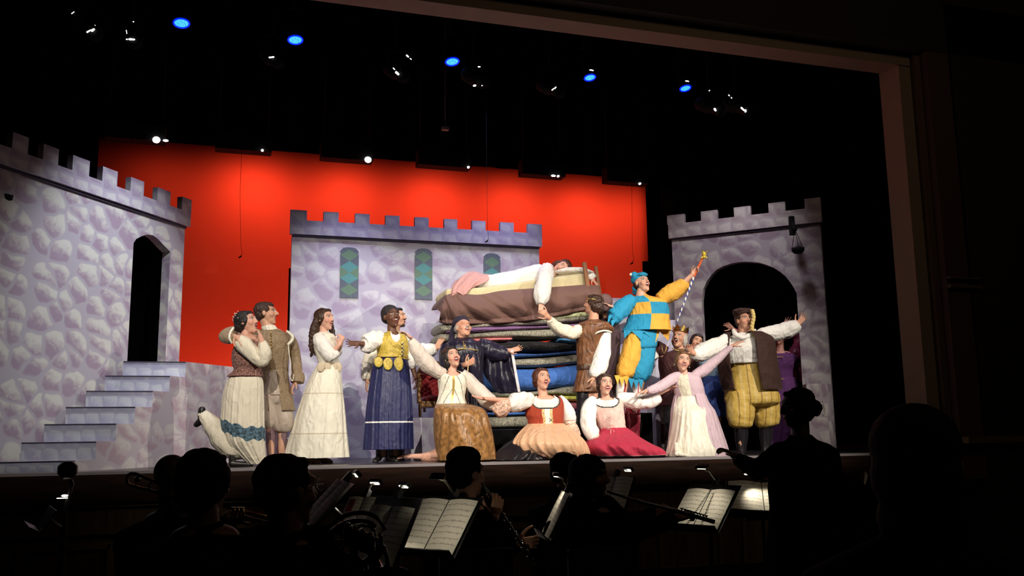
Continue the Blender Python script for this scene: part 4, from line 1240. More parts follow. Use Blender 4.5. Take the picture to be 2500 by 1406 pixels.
F.tube('shoulder_roll', [(700, 808, -.08, 3), (712, 818, -.11, 3.8), (714, 828, -.11, 3.8), (706, 838, -.12, 3.4), (702, 842, -.13, 3)], W_IVORY)
F.tube('cord', [(704, 842, -.13, 1.2), (706, 865, -.14, 1.2), (710, 890, -.14, 1.2), (707, 915, -.13, 1.2), (714, 930, -.12, 1.2), (718, 914, -.12, 1.2)], W_IVORY)
F.loft('collar', [(794, 642, 672), (799, 638, 675), (806, 640, 680), (810, 646, 682, -.02)], W_IVORY, disp=pleat(16, .06, .06), m=4, ratio=.9)
bead_row(F, 'button', [(661 + .25 * i, 811 + 7.3 * i) for i in range(14)], .0085, C_METGOLD, dy=-.155)

# ===== 3 woman in the plain cream dress
F = Fig('person', 9.8, (778, 1128), 'long-haired woman in plain cream gown with hands clasped at her chest', 'person', z=SZ)
F.head(793, 780, 0, yaw=52, pitch=4, k=1.02, fem=True, open_=.010, neck=(790, 812), nr=.043)
F.torso([(795, 1000, 0, .12, .10), (802, 920, 0, .14, .11), (800, 880, 0, .11, .09), (794, 845, 0, .13, .10), (790, 822, 0, .14, .08), (790, 812, 0, .07, .05)])
for x in (770, 800): F.limb([(x + 10, 940, 0), (x, 1040, 0), (x, 1110, 0)], [.08, .055, .045])
F.limb([(778, 826, -.06), (804, 872, -.10), (828, 842, -.17)], [.045, .038, .026]); F.limb([(808, 824, .06), (820, 862, .04), (832, 842, -.14)], [.045, .038, .026])
F.hand((827, 842, -.17), (836, 820, -.17), nrm=(.7, .2, 1), thumb=1, curl=.95, k=.9); F.hand((833, 842, -.13), (834, 818, -.14), nrm=(-.8, 0, -.6), thumb=-1, curl=.95, k=.9)
F.build(skin_mat('skin_c', FAIR, mouth=(.024, .009), lip=(.50, .12, .11)))
F.blob('hair', CAP_BACK, H_BROWN, disp=curly(.004, 30))
so = S()
for x0, pts in enumerate(([(780, 770), (771, 790), (767, 815), (766, 845), (759, 872)], [(784, 768), (776, 795), (773, 820), (772, 850), (769, 868)], [(776, 775), (765, 805), (762, 830), (760, 850), (764, 868)])):
    F.tube('x', [(x, y, .05 - .03 * x0, r) for (x, y), r in zip(pts, (9, 9, 8, 6, 2.5))], None, soup=so, disp=wrink(.12, 4, x0))
F.tube('x', [(800, 764, .06, 5), (806, 790, .07, 7), (811, 812, .05, 7), (817, 834, .03, 6), (820, 850, .02, 3)], None, soup=so, disp=wrink(.12, 4, 9))
obj('hair_length', so, H_BROWN, F.root, vox=.007, smooth=2, disp=curly(.008, 35))
F.loft('bodice', [(812, 776, 806), (820, 766, 818), (840, 763, 824), (865, 770, 826), (885, 777, 829), (896, 776, 830)], W_IVORY, disp=wrink(.02, 4, 2), cap=True)
so = S()
for i, x in enumerate((783, 799, 814, 826)):
    c = F.p(x, 896, -.115 + .012 * i); so.ell(c, (.040, .010, .052), (F.r, F.v, F.u), 16, 10)
obj('petal_belt', so, fabric('beige_trim', (.62, .52, .38)), F.root)
F.loft('skirt', [(894, 772, 831), (925, 756, 834), (960, 742, 838), (1000, 728, 843), (1045, 714, 847), (1085, 702, 851), (1117, 694, 854)], [W_IVORY, fabric('cream_seam', (.62, .55, .42))], disp=pleat(9, .01, .045, 5), n=160, m=14, mi=lambda u, t: 1 if abs(t - .33) < .006 or abs(t - .71) < .006 else 0)
F.tube('sleeve', [(776, 818, -.04, 12), (782, 832, -.07, 17), (795, 852, -.10, 18), (806, 868, -.12, 17), (812, 877, -.12, 12)], W_COTTON, disp=wrink(.09, 3, 5))
F.tube('sleeve', [(808, 818, .06, 11), (816, 838, .05, 13), (822, 860, .03, 13), (824, 868, .02, 9)], W_COTTON, disp=wrink(.08, 3, 7))
F.tube('sleeve_frill', [(812, 868, -.12, 12), (821, 862, -.14, 11), (826, 858, -.15, 7)], W_COTTON, disp=pleat(12, .05, .12, 4))
shoe(F, (752, 1122, 0), (776, 1128, -.1), C_BOOT, 'boot', .042); shoe(F, (782, 1121, .05), (806, 1128, -.02), C_BOOT, 'boot', .042)

# ===== 5 bearded man behind (built before the woman in front of him)
F = Fig('person', 10.35, (960, 1124), 'dark-bearded man in cream shirt, half hidden behind the woman in the navy skirt', 'person', z=SZ)
F.head(970, 776, 0, yaw=70, pitch=6, open_=.014, neck=(962, 812), nr=.055)
F.torso([(955, 1000, 0, .15, .11), (955, 920, 0, .17, .12), (955, 870, 0, .17, .12), (955, 838, 0, .20, .12), (958, 820, 0, .14, .08), (960, 812, 0, .08, .06)])
for x in (945, 972): F.limb([(x, 930, 0), (x, 1030, 0), (x, 1110, 0)], [.09, .065, .05])
F.limb([(922, 838, 0), (906, 885, 0), (897, 930, -.08)], [.055, .045, .03]); F.limb([(990, 838, 0), (1030, 860, 0), (1066, 850, -.1)], [.055, .045, .03])
F.hand((897, 928, -.08), (893, 958, -.10), nrm=(1, 0, .3), thumb=1, curl=.45); F.hand((1064, 851, -.10), (1078, 828, -.10), nrm=(-.3, 0, -1), thumb=1, curl=.25)
F.build(skin_mat('skin_d', (.60, .32, .21), mouth=(.020, .012), beard=((.03, .012, .008), True)))
F.blob('hair', CAP_SHORT, H_DARK, disp=curly(.006, 50))
F.loft('shirt', [(816, 930, 985), (830, 914, 1000), (870, 918, 995), (915, 922, 990)], W_COTTON, disp=wrink(.04, 3, 3), cap=True)
F.loft('trousers', [(905, 924, 988), (960, 925, 990), (985, 926, 990)], C_BLK, cap=True)
for x in (943, 974): F.tube('trouser_leg', [(x, 960, 0, 19), (x, 1030, 0, 16), (x, 1095, 0, 15), (x, 1116, 0, 13)], C_BLK, disp=wrink(.05, 3, 1))
F.tube('sleeve', [(924, 832, 0, 14), (908, 860, 0, 17), (900, 895, -.03, 17), (896, 920, -.06, 14), (895, 928, -.07, 9)], W_CREAM, disp=wrink(.10, 3, 2))
F.tube('sleeve', [(985, 834, 0, 13), (1012, 855, 0, 17), (1038, 857, -.03, 19), (1058, 852, -.07, 15), (1066, 850, -.09, 9)], W_COTTON, disp=wrink(.10, 3, 4))
shoe(F, (950, 1118, 0), (940, 1126, -.14), C_SHOE); shoe(F, (975, 1118, 0), (985, 1125, -.12), C_SHOE)

# ===== 4 woman in gold bodice and navy skirt
F = Fig('person', 9.85, (950, 1125), 'woman in gold bodice and long navy skirt with a white ribbon band', 'person', z=SZ)
F.head(956, 774, 0, yaw=26, pitch=8, roll=-6, k=1.09, fem=True, open_=.014, neck=(957, 810), nr=.046)
F.torso([(953, 1000, 0, .13, .10), (953, 920, 0, .17, .12), (956, 875, 0, .14, .10), (960, 845, 0, .16, .12), (960, 822, 0, .16, .08), (958, 810, 0, .07, .05)])
for x in (935, 965): F.limb([(x, 930, 0), (x, 1030, 0), (x, 1110, 0)], [.08, .055, .045])
F.limb([(938, 822, 0), (902, 842, -.05), (874, 838, -.12)], [.045, .040, .028]); F.limb([(986, 828, 0), (1004, 885, .04), (1015, 922, 0)], [.045, .038, .026])
F.hand((876, 838, -.11), (848, 838, -.16), nrm=(0, -.5, -1), thumb=-1, curl=.12, spread=.22); F.hand((1014, 918, 0), (1018, 944, -.02), nrm=(-1, 0, .2), thumb=-1, curl=.5)
F.build(skin_mat('skin_e', (.13, .052, .028), brow=(.01, .006, .005), mouth=(.022, .013), lip=(.20, .035, .035)))
F.blob('head_scarf', [(0, -.030, .050, .090, .102, .085), (0, -.06, .01, .082, .07, .07), (.055, 0, .055, .032, .045, .04), (-.055, 0, .055, .032, .045, .04)], fabric('dark_scarf', (.018, .014, .018)), disp=curly(.003, 50))
F.loft('bodice', [(812, 940, 978), (822, 926, 992), (842, 921, 998), (862, 922, 997), (872, 920, 996), (878, 920, 995)], C_GOLD, disp=wrink(.015, 3, 3), cap=True, m=14, n=140, mi=scoop(.085, .46, .21))
F.loft('blouse_yoke', [(810, 944, 976), (820, 930, 988), (836, 928, 992), (846, 930, 990)], W_COTTON, disp=wrink(.02, 4), cap=True, m=8, ratio=.74, n=140, mi=scoop(.075, .30, .21))
for i, (x, y, dy, rx, rz) in enumerate(((924, 884, -.125, .050, .058), (947, 888, -.165, .052, .070), (973, 889, -.160, .052, .078))):
    so = S(); so.ell(F.p(x, y, dy), (rx, .010, rz), (F.r, F.v, F.u), 20, 10); o = obj('bodice_petal', so, C_GOLD, F.root)
    so = S(); so.wire([F.p(x, y, dy - .008) + F.r * rx * math.cos(t * PI / 10) * -1 - F.u * rz * math.sin(t * PI / 10) for t in range(11)], .004, 6); obj('petal_piping', so, C_DLINE, o)
so = S(); so.wire([F.p(921, 871, -.10), F.p(940, 870, -.14), F.p(962, 870, -.15), F.p(996, 872, -.09)], .007, 8); obj('waist_piping', so, C_GOLDT, F.root)
for k in range(4):
    so = S(); y = 836 + k * 9; so.wire([F.p(980, y, -.145), F.p(987, y + 6, -.14)], .004, 6); obj('lacing', so, W_IVORY, F.root); so = S(); so.wire([F.p(987, y, -.142), F.p(980, y + 6, -.144)], .004, 6); obj('lacing', so, C_DLINE, F.root)
F.loft('skirt', [(872, 918, 993), (900, 909, 998), (950, 902, 1003), (1000, 896, 1006), (1050, 893, 1008), (1097, 889, 1009)], [C_NAVY, W_COTTON], disp=pleat(17, .015, .045, 8), n=200, m=14, mi=lambda u, t: 1 if abs(t - .715) < .012 else 0)
F.tube('sleeve', [(934, 815, 0, 11), (924, 824, -.01, 19), (906, 834, -.04, 23), (892, 842, -.06, 21), (886, 842, -.07, 12)], W_COTTON, disp=wrink(.11, 3.4, 3))
F.tube('sleeve', [(986, 816, 0, 10), (994, 838, .01, 15), (1002, 868, .02, 18), (1005, 892, .03, 15), (1006, 900, .03, 9)], W_COTTON, disp=wrink(.11, 3.4, 9))
shoe(F, (925, 1118, .02), (915, 1126, -.14), C_SHOE); shoe(F, (955, 1118, .02), (968, 1125, -.10), C_SHOE)

# ===== 7 robed man with velvet hat
F = Fig('person', 10.0, (1135, 1120), 'older man in midnight-blue satin robe and velvet hat, one sleeve spread wide', 'person', z=SZ)
F.head(1131, 802, 0, yaw=28, pitch=22, roll=4, k=1.07, fat=1.10, open_=.012, neck=(1130, 835), nr=.062)
F.torso([(1132, 1000, 0, .18, .15), (1132, 930, 0, .20, .16), (1132, 880, 0, .19, .15), (1131, 852, 0, .21, .13), (1131, 836, 0, .14, .09), (1131, 828, 0, .08, .07)])
for x in (1118, 1146): F.limb([(x, 940, 0), (x, 1030, 0), (x, 1105, 0)], [.10, .07, .05])
F.limb([(1172, 850, 0), (1212, 862, .0), (1244, 856, -.12)], [.055, .045, .032]); F.limb([(1092, 850, 0), (1100, 900, -.12), (1138, 890, -.28)], [.055, .045, .032])
F.hand((1243, 857, -.12), (1270, 850, -.18), nrm=(0, -.6, -.9), thumb=1, curl=.15, spread=.14); F.hand((1136, 892, -.27), (1150, 884, -.30), nrm=(-.2, -.3, 1), thumb=1, curl=.9)
F.build(skin_mat('skin_f', (.66, .33, .22), brow=(.5, .45, .4), mouth=(.022, .011), beard=((.55, .50, .44), False), shut=True))
F.blob('hair', [(0, -.045, .02, .080, .075, .062), (.070, -.012, .004, .018, .034, .036), (-.070, -.012, .004, .018, .034, .036)], H_GREY, disp=curly(.005, 50))
F.blob('hat', [(0, -.035, .085, .098, .10, .045), (0, -.03, .115, .080, .085, .038), (0, .01, .128, .03, .03, .02)], C_HATV, disp=curly(.008, 22))
so = S(); so.ell(F.hp(-.03, .085, .115), (.010, .010, .010)); obj('hat_jewel', so, C_METGOLD, F.root)
F.sheet('veil', [[(1106, 786, .08), (1118, 784, .10)], [(1101, 800, .10), (1112, 800, .12)], [(1096, 818, .10), (1110, 820, .12)], [(1094, 834, .10), (1110, 838, .10)]], C_HATV, disp=.012)
ro = F.loft('robe', [(826, 1112, 1150), (832, 1100, 1160), (842, 1088, 1174), (862, 1083, 1180), (900, 1081, 1176), (945, 1080, 1180), (1000, 1078, 1186), (1060, 1076, 1190), (1108, 1074, 1194)], C_PURPBLK, disp=pleat(13, .02, .06, 2), n=160, m=10, cap=True)
so = S(); so.wire([F.p(x, y, -.185) for x, y in ((1117, 853), (1128, 851), (1140, 851), (1152, 852), (1166, 856))], .006, 8); obj('gold_braid', so, C_GOLDT, F.root)
for x0, x1 in ((1131, 1134), (1135, 1137), (1139, 1139)):
    so = S(); so.wire([F.p(x0, 832, -.14), F.p((x0 + x1) / 2, 842, -.175), F.p(x1, 851, -.185)], .0042, 6); obj('gold_braid', so, C_GOLDT, F.root)
F.tube('sleeve', [(1168, 842, 0, 17), (1190, 852, 0, 22), (1215, 862, -.04, 22), (1236, 862, -.08, 17), (1244, 858, -.10, 12)], C_PURPBLK, disp=wrink(.10, 3, 2))
F.sheet('hanging_sleeve', [[(1172, 850, .02), (1200, 866, -.02), (1225, 866, -.06), (1246, 853, -.12)], [(1176, 885, .04), (1200, 900, -.03), (1228, 905, -.06), (1252, 890, -.12)], [(1182, 915, .05), (1205, 935, -.02), (1235, 935, -.08), (1258, 925, -.12)], [(1198, 935, .05), (1215, 958, .0), (1243, 960, -.07), (1266, 957, -.12)]], C_PURPBLK, disp=.03, th=.03, seed=3, freq=6, m=8)
so = S(); R = []
for (x, y) in ((1249, 854), (1254, 885), (1260, 920), (1267, 957)):
    c = F.p(x, y, -.15); R.append([c + F.r * a - F.v * b_ for a, b_ in ((-.014, 0), (.016, 0), (.018, .012), (-.012, .012))])
so.rings(R, smooth=False); obj('sleeve_edging', so, fabric('silver_lining', (.66, .64, .70), .4), F.root)
F.tube('sleeve', [(1094, 845, 0, 15), (1090, 875, -.04, 18), (1102, 900, -.12, 20), (1122, 902, -.20, 18), (1134, 896, -.25, 12)], C_PURPBLK, disp=wrink(.10, 3, 7))
F.sheet('front_drape', [[(1130, 860, -.19), (1150, 862, -.20), (1168, 864, -.18)], [(1138, 890, -.25), (1155, 892, -.25), (1172, 892, -.20)], [(1146, 918, -.22), (1160, 925, -.22), (1172, 928, -.18)]], C_PURPBLK, disp=.012, seed=7)
so = S(); so.wire([F.p(1144, 872, -.30), F.p(1139, 950, -.31), F.p(1136, 1117, -.30)], .008, 10)
o = obj('staff', so, M('staff_wood', (.50, .36, .20), .5), None); tag(o, 'thin pale wooden staff held upright by the man in the midnight-blue robe', 'staff')
shoe(F, (1115, 1116, 0), (1110, 1120, -.14), C_SHOE); shoe(F, (1148, 1116, 0), (1155, 1120, -.14), C_SHOE)

# ===== 6 kneeling woman in gold skirt
F = Fig('person', 9.58, (1120, 1124), 'kneeling woman in cream bodice and copper-gold skirt, arm flung up to the left', 'person', z=SZ)
F.head(1104, 873, 0, yaw=22, pitch=16, roll=-10, k=1.03, fem=True, open_=.016, neck=(1104, 908), nr=.044)
F.torso([(1100, 1030, 0, .14, .12), (1100, 995, 0, .16, .12), (1102, 965, 0, .12, .10), (1104, 940, 0, .15, .12), (1105, 920, 0, .16, .08), (1104, 908, 0, .07, .05)])
F.limb([(1112, 1010, 0), (1155, 1020, -.18), (1160, 1108, -.18)], [.09, .065, .045])
F.limb([(1092, 1010, 0), (1085, 1108, -.02), (1030, 1114, .15), (985, 1114, .25)], [.09, .06, .045, .03])
F.limb([(1082, 916, 0), (1042, 872, -.04), (1004, 826, -.08)], [.042, .034, .024]); F.limb([(1128, 918, 0), (1175, 958, -.05), (1220, 990, -.12)], [.042, .034, .024])
F.hand((1006, 828, -.08), (976, 802, -.12), nrm=(-.6, .8, -.2), thumb=1, curl=.22, spread=.10); F.hand((1218, 989, -.12), (1245, 1000, -.15), nrm=(0, -.6, -1), thumb=1, curl=.3)
F.limb([(985, 1114, .25), (972, 1118, .22)], [.03, .02])
F.build(skin_mat('skin_g', FAIR, brow=(.012, .006, .005), mouth=(.023, .014), lip=(.50, .05, .06)))
F.blob('hair', CAP_BACK + [(.06, -.03, -.05, .035, .045, .055), (-.055, -.05, -.05, .035, .045, .055), (0, -.07, -.05, .07, .05, .07)], H_DARK, disp=curly(.004, 40))
F.blob('cap', [(0, -.035, .075, .092, .098, .060)], C_BROWN, disp=curly(.004, 25))
F.loft('bodice', [(910, 1080, 1130), (917, 1070, 1138), (935, 1070, 1140), (955, 1072, 1136), (970, 1070, 1134), (990, 1064, 1138)], [W_IVORY, C_GOLDT, fabric('grey_braid', (.28, .26, .22))], disp=wrink(.015, 3, 3), cap=True, n=160, m=12,
       mi=lambda u, t: -1 if abs(u - .23) < .13 and t < .36 * (1 - (abs(u - .23) / .13) ** 2) ** .5 else 1 if abs(u - .235) < .013 and t > .2 else (2 if t > .15 and abs(((u - .235) * (10 if u > .235 else -10) - t * 2.6) % 1.0 - .5) < .055 and .02 < u < .5 else 0))
F.tube('sleeve', [(1084, 912, 0, 13), (1066, 906, -.02, 16), (1042, 886, -.04, 20), (1020, 858, -.06, 18), (1008, 838, -.08, 12), (1003, 828, -.08, 7)], C_SHEER, disp=wrink(.10, 3, 4))
F.tube('sleeve', [(1126, 912, 0, 13), (1146, 930, -.01, 16), (1172, 958, -.05, 19), (1198, 982, -.09, 18), (1214, 992, -.12, 12)], C_SHEER, disp=wrink(.10, 3, 6))
F.loft('skirt', [(986, 1066, 1140, 0), (994, 1062, 1170, -.08, 1.0), (1006, 1061, 1184, -.12, 1.1), (1030, 1062, 1192, -.14, 1.1), (1060, 1064, 1199, -.14, 1.1), (1095, 1068, 1204, -.14, 1.1), (1122, 1072, 1207, -.14, 1.1)], C_GSATIN, disp=pleat(8, .02, .09, 3, .5), n=150, m=12, cap=True, ratio=.9)
F.tube('skirt_lining', [(1080, 1108, .05, 16), (1055, 1114, .10, 13), (1035, 1117, .14, 10), (1028, 1118, .15, 6)], fabric('pink_lining', (.62, .33, .24), .5), disp=wrink(.15, 3, 5))

# ===== 8 woman in rust bodice, seated
F = Fig('person', 9.45, (1330, 1120), 'seated red-haired woman in rust laced bodice and peach skirt, one arm out left', 'person', z=SZ)
F.head(1323, 926, 0, yaw=28, pitch=10, roll=4, k=1.08, fem=True, fat=1.02, open_=.014, neck=(1326, 968), nr=.048)
F.torso([(1332, 1095, 0, .16, .14), (1332, 1050, 0, .17, .13), (1332, 1020, 0, .15, .12), (1332, 995, 0, .17, .14), (1330, 975, 0, .17, .09), (1328, 966, 0, .07, .05)])
F.limb([(1345, 1080, 0), (1400, 1085, -.2), (1330, 1108, -.4)], [.10, .07, .05]); F.limb([(1325, 1085, 0), (1290, 1100, -.15), (1315, 1112, -.25)], [.08, .05, .04])
F.limb([(1298, 978, 0), (1240, 978, -.05), (1180, 973, -.12)], [.048, .042, .028]); F.limb([(1368, 980, 0), (1390, 1030, .02), (1398, 1075, -.08)], [.048, .040, .028])
F.hand((1182, 973, -.12), (1150, 968, -.18), nrm=(0, -1, -.4), thumb=-1, curl=.10, spread=.12); F.hand((1396, 1072, -.08), (1380, 1096, -.14), nrm=(0, 1, 0), thumb=1, curl=.3)
F.build(skin_mat('skin_h', (.72, .38, .27), brow=(.10, .03, .015), mouth=(.019, .013), lip=(.50, .08, .07)))
F.blob('hair', CAP_BACK + [(0, -.10, -.0, .045, .04, .045)], H_AUB, disp=curly(.002, 30))
def rm(u, t):
    if scoop(.165, .50, .235, 3)(u, t): return -1
    if scoop(.173, .525, .235, 3)(u, t): return 3
    if abs(u - .225) < .020: return 1
    if .022 < abs(u - .225) < .042: return 2
    return 0
F.loft('bodice', [(968, 1296, 1364), (980, 1290, 1372), (996, 1286, 1374), (1012, 1285, 1374), (1024, 1290, 1374), (1040, 1292, 1372)], [C_RUST, W_COTTON, fabric('gold_lace_trim', (.72, .50, .24), .7, var=.4, vscale=60), C_DLINE], disp=wrink(.012, 3, 2), cap=True, n=180, m=10, mi=rm)
F.loft('blouse_yoke', [(966, 1306, 1354), (976, 1296, 1366), (990, 1292, 1370), (1006, 1292, 1370)], W_COTTON, disp=wrink(.02, 4), cap=True, m=8, ratio=.76, n=160, mi=scoop(.135, .33, .235))
for k in range(4):
    y = 998 + k * 8
    for a, b_ in (((1341, y), (1350, y + 7)), ((1350, y), (1341, y + 7))):
        so = S(); so.wire([F.p(*a, -.165), F.p(*b_, -.165)], .0028, 6); obj('lacing', so, C_DLINE, F.root)
F.tube('sleeve', [(1300, 968, 0, 11), (1288, 975, -.01, 19), (1266, 981, -.03, 22), (1248, 984, -.05, 20), (1240, 982, -.05, 12)], W_COTTON, disp=wrink(.11, 3.4, 3))
F.tube('sleeve', [(1364, 972, 0, 10), (1374, 985, .01, 15), (1384, 1008, .01, 19), (1389, 1026, .01, 18), (1390, 1036, 0, 11)], W_COTTON, disp=wrink(.11, 3.4, 8))
F.tube('lace_cuff', [(1250, 982, -.05, 12), (1236, 990, -.06, 17), (1222, 1000, -.07, 19), (1210, 1010, -.07, 13)], C_LACEP, disp=pleat(9, .06, .16, 3))
F.tube('lace_cuff', [(1390, 1034, 0, 12), (1396, 1048, -.01, 17), (1398, 1062, -.02, 19), (1398, 1068, -.02, 12)], C_LACEP, disp=pleat(9, .06, .16, 6))
F.loft('skirt', [(1034, 1291, 1374, 0, .85), (1046, 1279, 1390, -.05, .9), (1062, 1266, 1408, -.10, 1.0), (1080, 1258, 1422, -.14, 1.0), (1100, 1266, 1430, -.15, .95), (1114, 1290, 1432, -.16, .9), (1121, 1306, 1428, -.16, .9)], C_PEACH, disp=pleat(14, .02, .07, 4, .5), n=180, m=10, cap=True)
F.loft('underskirt', [(1072, 1256, 1330, -.02, .9), (1088, 1232, 1345, -.05, .9), (1104, 1215, 1350, -.07, .9), (1121, 1204, 1352, -.08, .9)], C_BLK, disp=pleat(8, .05, .10, 2, .5), n=120, cap=True)

# ===== 9 woman in pink bodice and crimson skirt, seated
F = Fig('person', 9.55, (1510, 1112), 'seated woman in pale pink bodice and crimson skirt, leaning on one hand', 'person', z=SZ)
F.head(1477, 939, 0, yaw=22, pitch=6, roll=6, k=1.07, fem=True, open_=.015, neck=(1481, 980), nr=.045)
F.torso([(1494, 1095, 0, .16, .13), (1493, 1050, 0, .15, .12), (1487, 1022, 0, .13, .10), (1484, 998, 0, .15, .12), (1481, 980, 0, .16, .08), (1481, 972, 0, .07, .05)])
F.limb([(1505, 1085, 0), (1585, 1096, -.15), (1520, 1105, -.35)], [.10, .07, .05]); F.limb([(1480, 1085, 0), (1455, 1092, -.2), (1540, 1108, -.35)], [.10, .07, .05])
F.limb([(1446, 985, 0), (1448, 1048, -.05), (1478, 1095, -.22)], [.045, .040, .028]); F.limb([(1512, 978, 0), (1570, 980, -.05), (1636, 948, -.10)], [.045, .038, .026])
F.hand((1477, 1092, -.22), (1492, 1112, -.28), nrm=(0, 1, .1), thumb=1, curl=.35, spread=.18); F.hand((1634, 949, -.10), (1664, 940, -.14), nrm=(.1, 1, -.3), thumb=-1, curl=.15, spread=.14)
F.build(skin_mat('skin_i', FAIR, mouth=(.024, .013), lip=(.52, .08, .10)))
F.blob('hair', CAP_BACK + [(0, -.10, -.02, .05, .045, .045)], H_BROWN, disp=curly(.004, 34))
F.loft('bodice', [(974, 1450, 1512), (984, 1443, 1518), (1002, 1446, 1520), (1020, 1452, 1522), (1036, 1458, 1524), (1048, 1464, 1526)], [C_PINK, C_DLINE], disp=wrink(.03, 4, 2), cap=True, n=200, m=16, mi=lambda u, t: -1 if scoop(.165, .42, .24, 3)(u, t) else 1 if scoop(.173, .445, .24, 3)(u, t) else 0)
F.loft('blouse_yoke', [(972, 1462, 1502), (980, 1450, 1512), (995, 1449, 1514), (1010, 1452, 1515)], W_COTTON, disp=wrink(.02, 4), cap=True, m=8, ratio=.76, n=160, mi=scoop(.12, .26, .24))
for k in range(5):
    y = 1016 + k * 7
    for a, b_ in (((1480, y), (1491, y + 6)), ((1491, y), (1480, y + 6))):
        so = S(); so.wire([F.p(*a, -.150 + .002 * k), F.p(*b_, -.150 + .002 * k)], .0022, 6); obj('lacing', so, fabric('grey_lace', (.40, .30, .30)), F.root)
for pts in (((1492, 1048), (1490, 1062), (1494, 1080)), ((1498, 1050), (1504, 1068), (1505, 1084))):
    so = S(); so.wire([F.p(x, y, -.19 - .02 * i) for i, (x, y) in enumerate(pts)], .003, 6); obj('lace_end', so, C_PINK, F.root)
F.tube('sleeve', [(1452, 974, 0, 10), (1441, 988, -.01, 16), (1436, 1012, -.03, 19), (1437, 1038, -.06, 18), (1446, 1060, -.10, 18), (1454, 1070, -.13, 12)], W_COTTON, disp=wrink(.10, 3.4, 3))
F.tube('sleeve_frill', [(1452, 1068, -.12, 9), (1459, 1074, -.14, 11), (1463, 1078, -.15, 9)], fabric('floral_trim', (.55, .50, .40), var=.5, vscale=60), disp=pleat(10, .05, .1))
F.tube('sleeve', [(1506, 972, 0, 11), (1525, 975, -.02, 17), (1553, 980, -.05, 19), (1580, 980, -.06, 19), (1600, 974, -.08, 17), (1608, 968, -.08, 10)], W_COTTON, disp=wrink(.10, 3.4, 7))
F.loft('skirt', [(1044, 1466, 1527, 0, .85), (1056, 1462, 1543, -.04, .95), (1070, 1444, 1560, -.10, 1.0), (1084, 1432, 1582, -.14, 1.0), (1098, 1428, 1608, -.16, .85), (1111, 1440, 1618, -.17, .8)], [C_CRIM, C_PINK], disp=pleat(9, .02, .07, 4, .5), n=180, m=12, cap=True, mi=lambda u, t: 1 if t > .975 else 0)
F.tube('stocking', [(1585, 1104, -.15, 8), (1610, 1106, -.12, 7), (1630, 1110, -.10, 6)], C_BLK)
shoe(F, (1620, 1110, -.10), (1634, 1112, -.12), C_SHOE, r=.03)

# low stool between the man in the tan coat and the woman in cream
T = Fig('stool', 10.75, (702, 1112), 'small dark-legged stool with pale seat behind the long cream gown', 'stool', z=SZ)
a, b_ = T.p(686, 1070), T.p(722, 1070); mid = (a + b_) / 2; W_ = (b_ - a).length; zt = mid.z
so = S(); so.box((mid.x, mid.y, zt - .03), (W_, W_, .07)); obj('seat', so, W_COTTON, T.root, bevel=.015)
for i in (-1, 1):
    for j in (-1, 1):
        so = S(); so.wire([(mid.x + i * W_ * .44, mid.y + j * W_ * .44, SZ), (mid.x + i * W_ * .44, mid.y + j * W_ * .44, zt - .04)], .014); obj('leg', so, M_CAN, T.root)

# ===== 10 sleeping woman on the top of the pile
F = Fig('person', 10.62, (1270, 700), 'woman asleep on top of the mattress pile, one white sleeve dangling over the edge', 'person', z=at(1270, 690, 10.62).z)
F.Y = 10.6
# head lies on its side: face to the audience
F.head(1372, 652, 0, yaw=-8, pitch=-12, roll=72, k=.995, open_=.003, neck=(1345, 668, .05), nr=.045)
F.b.chain([F.p(1345, 668, .05), F.p(1330, 676, .05), F.p(1285, 688, .05), F.p(1235, 692, .05)], [.07, .085, .075, .08])
F.b.chain([F.p(1235, 692, .05), F.p(1180, 692, .03), F.p(1125, 692, .05)], [.07, .05, .035])
F.limb([(1334, 662, -.12), (1332, 700, -.42), (1320, 742, -.52)], [.05, .04, .028])
F.limb([(1345, 664, .12), (1420, 672, .05), (1448, 684, -.05)], [.05, .04, .028])
F.hand((1320, 742, -.52), (1321, 766, -.54), nrm=(-.3, 0, 1), thumb=1, curl=.6)
F.hand((1446, 682, -.06), (1464, 702, -.14), nrm=(-.6, .5, .4), thumb=-1, curl=.35, spread=.2)
F.build(skin_mat('skin_j', (.72, .40, .29), brow=(.10, .03, .015), mouth=(.020, .003), lip=(.50, .14, .12), shut=True))
F.blob('hair', [(0, -.03, .046, .088, .098, .084), (0, -.06, .0, .08, .07, .08), (.055, -.02, .02, .035, .055, .07), (-.06, -.02, .0, .030, .055, .08), (.07, -.03, -.05, .035, .045, .06), (-.05, -.05, -.10, .05, .04, .06), (0, .036, .094, .055, .034, .022), (-.05, .02, -.06, .03, .04, .05)], H_AUB, disp=curly(.006, 34))
F.tube('gown', [(1160, 692, .03, 14), (1200, 690, .02, 19), (1250, 686, .01, 24), (1290, 680, .01, 27), (1320, 674, .01, 28), (1342, 668, .03, 19)], W_COTTON, disp=wrink(.12, 3.5, 3), n=48, flat=.9)
F.tube('sleeve', [(1338, 655, -.06, 14), (1333, 664, -.20, 19), (1330, 684, -.40, 19), (1325, 706, -.46, 20), (1321, 728, -.50, 18), (1319, 743, -.52, 9)], W_COTTON, disp=wrink(.09, 3, 3))
F.tube('sleeve', [(1350, 664, .08, 10), (1385, 672, .02, 11), (1415, 670, 0, 12), (1438, 672, -.02, 12), (1450, 680, -.05, 9)], W_COTTON, disp=wrink(.10, 3, 6))
F.sheet('pink_shawl', [[(1100, 722, -.34), (1112, 712, -.34), (1135, 722, -.34), (1140, 706, -.30)], [(1102, 702, -.22), (1120, 696, -.24), (1150, 690, -.22), (1182, 690, -.16)], [(1112, 686, -.05), (1135, 672, -.06), (1165, 672, -.04), (1200, 676, -.04)], [(1128, 680, .15), (1150, 662, .12), (1180, 668, .1), (1226, 674, .1)]], fabric('dusty_pink_shawl', (.58, .31, .28)), disp=.014, th=.03, seed=5, m=8, freq=7)

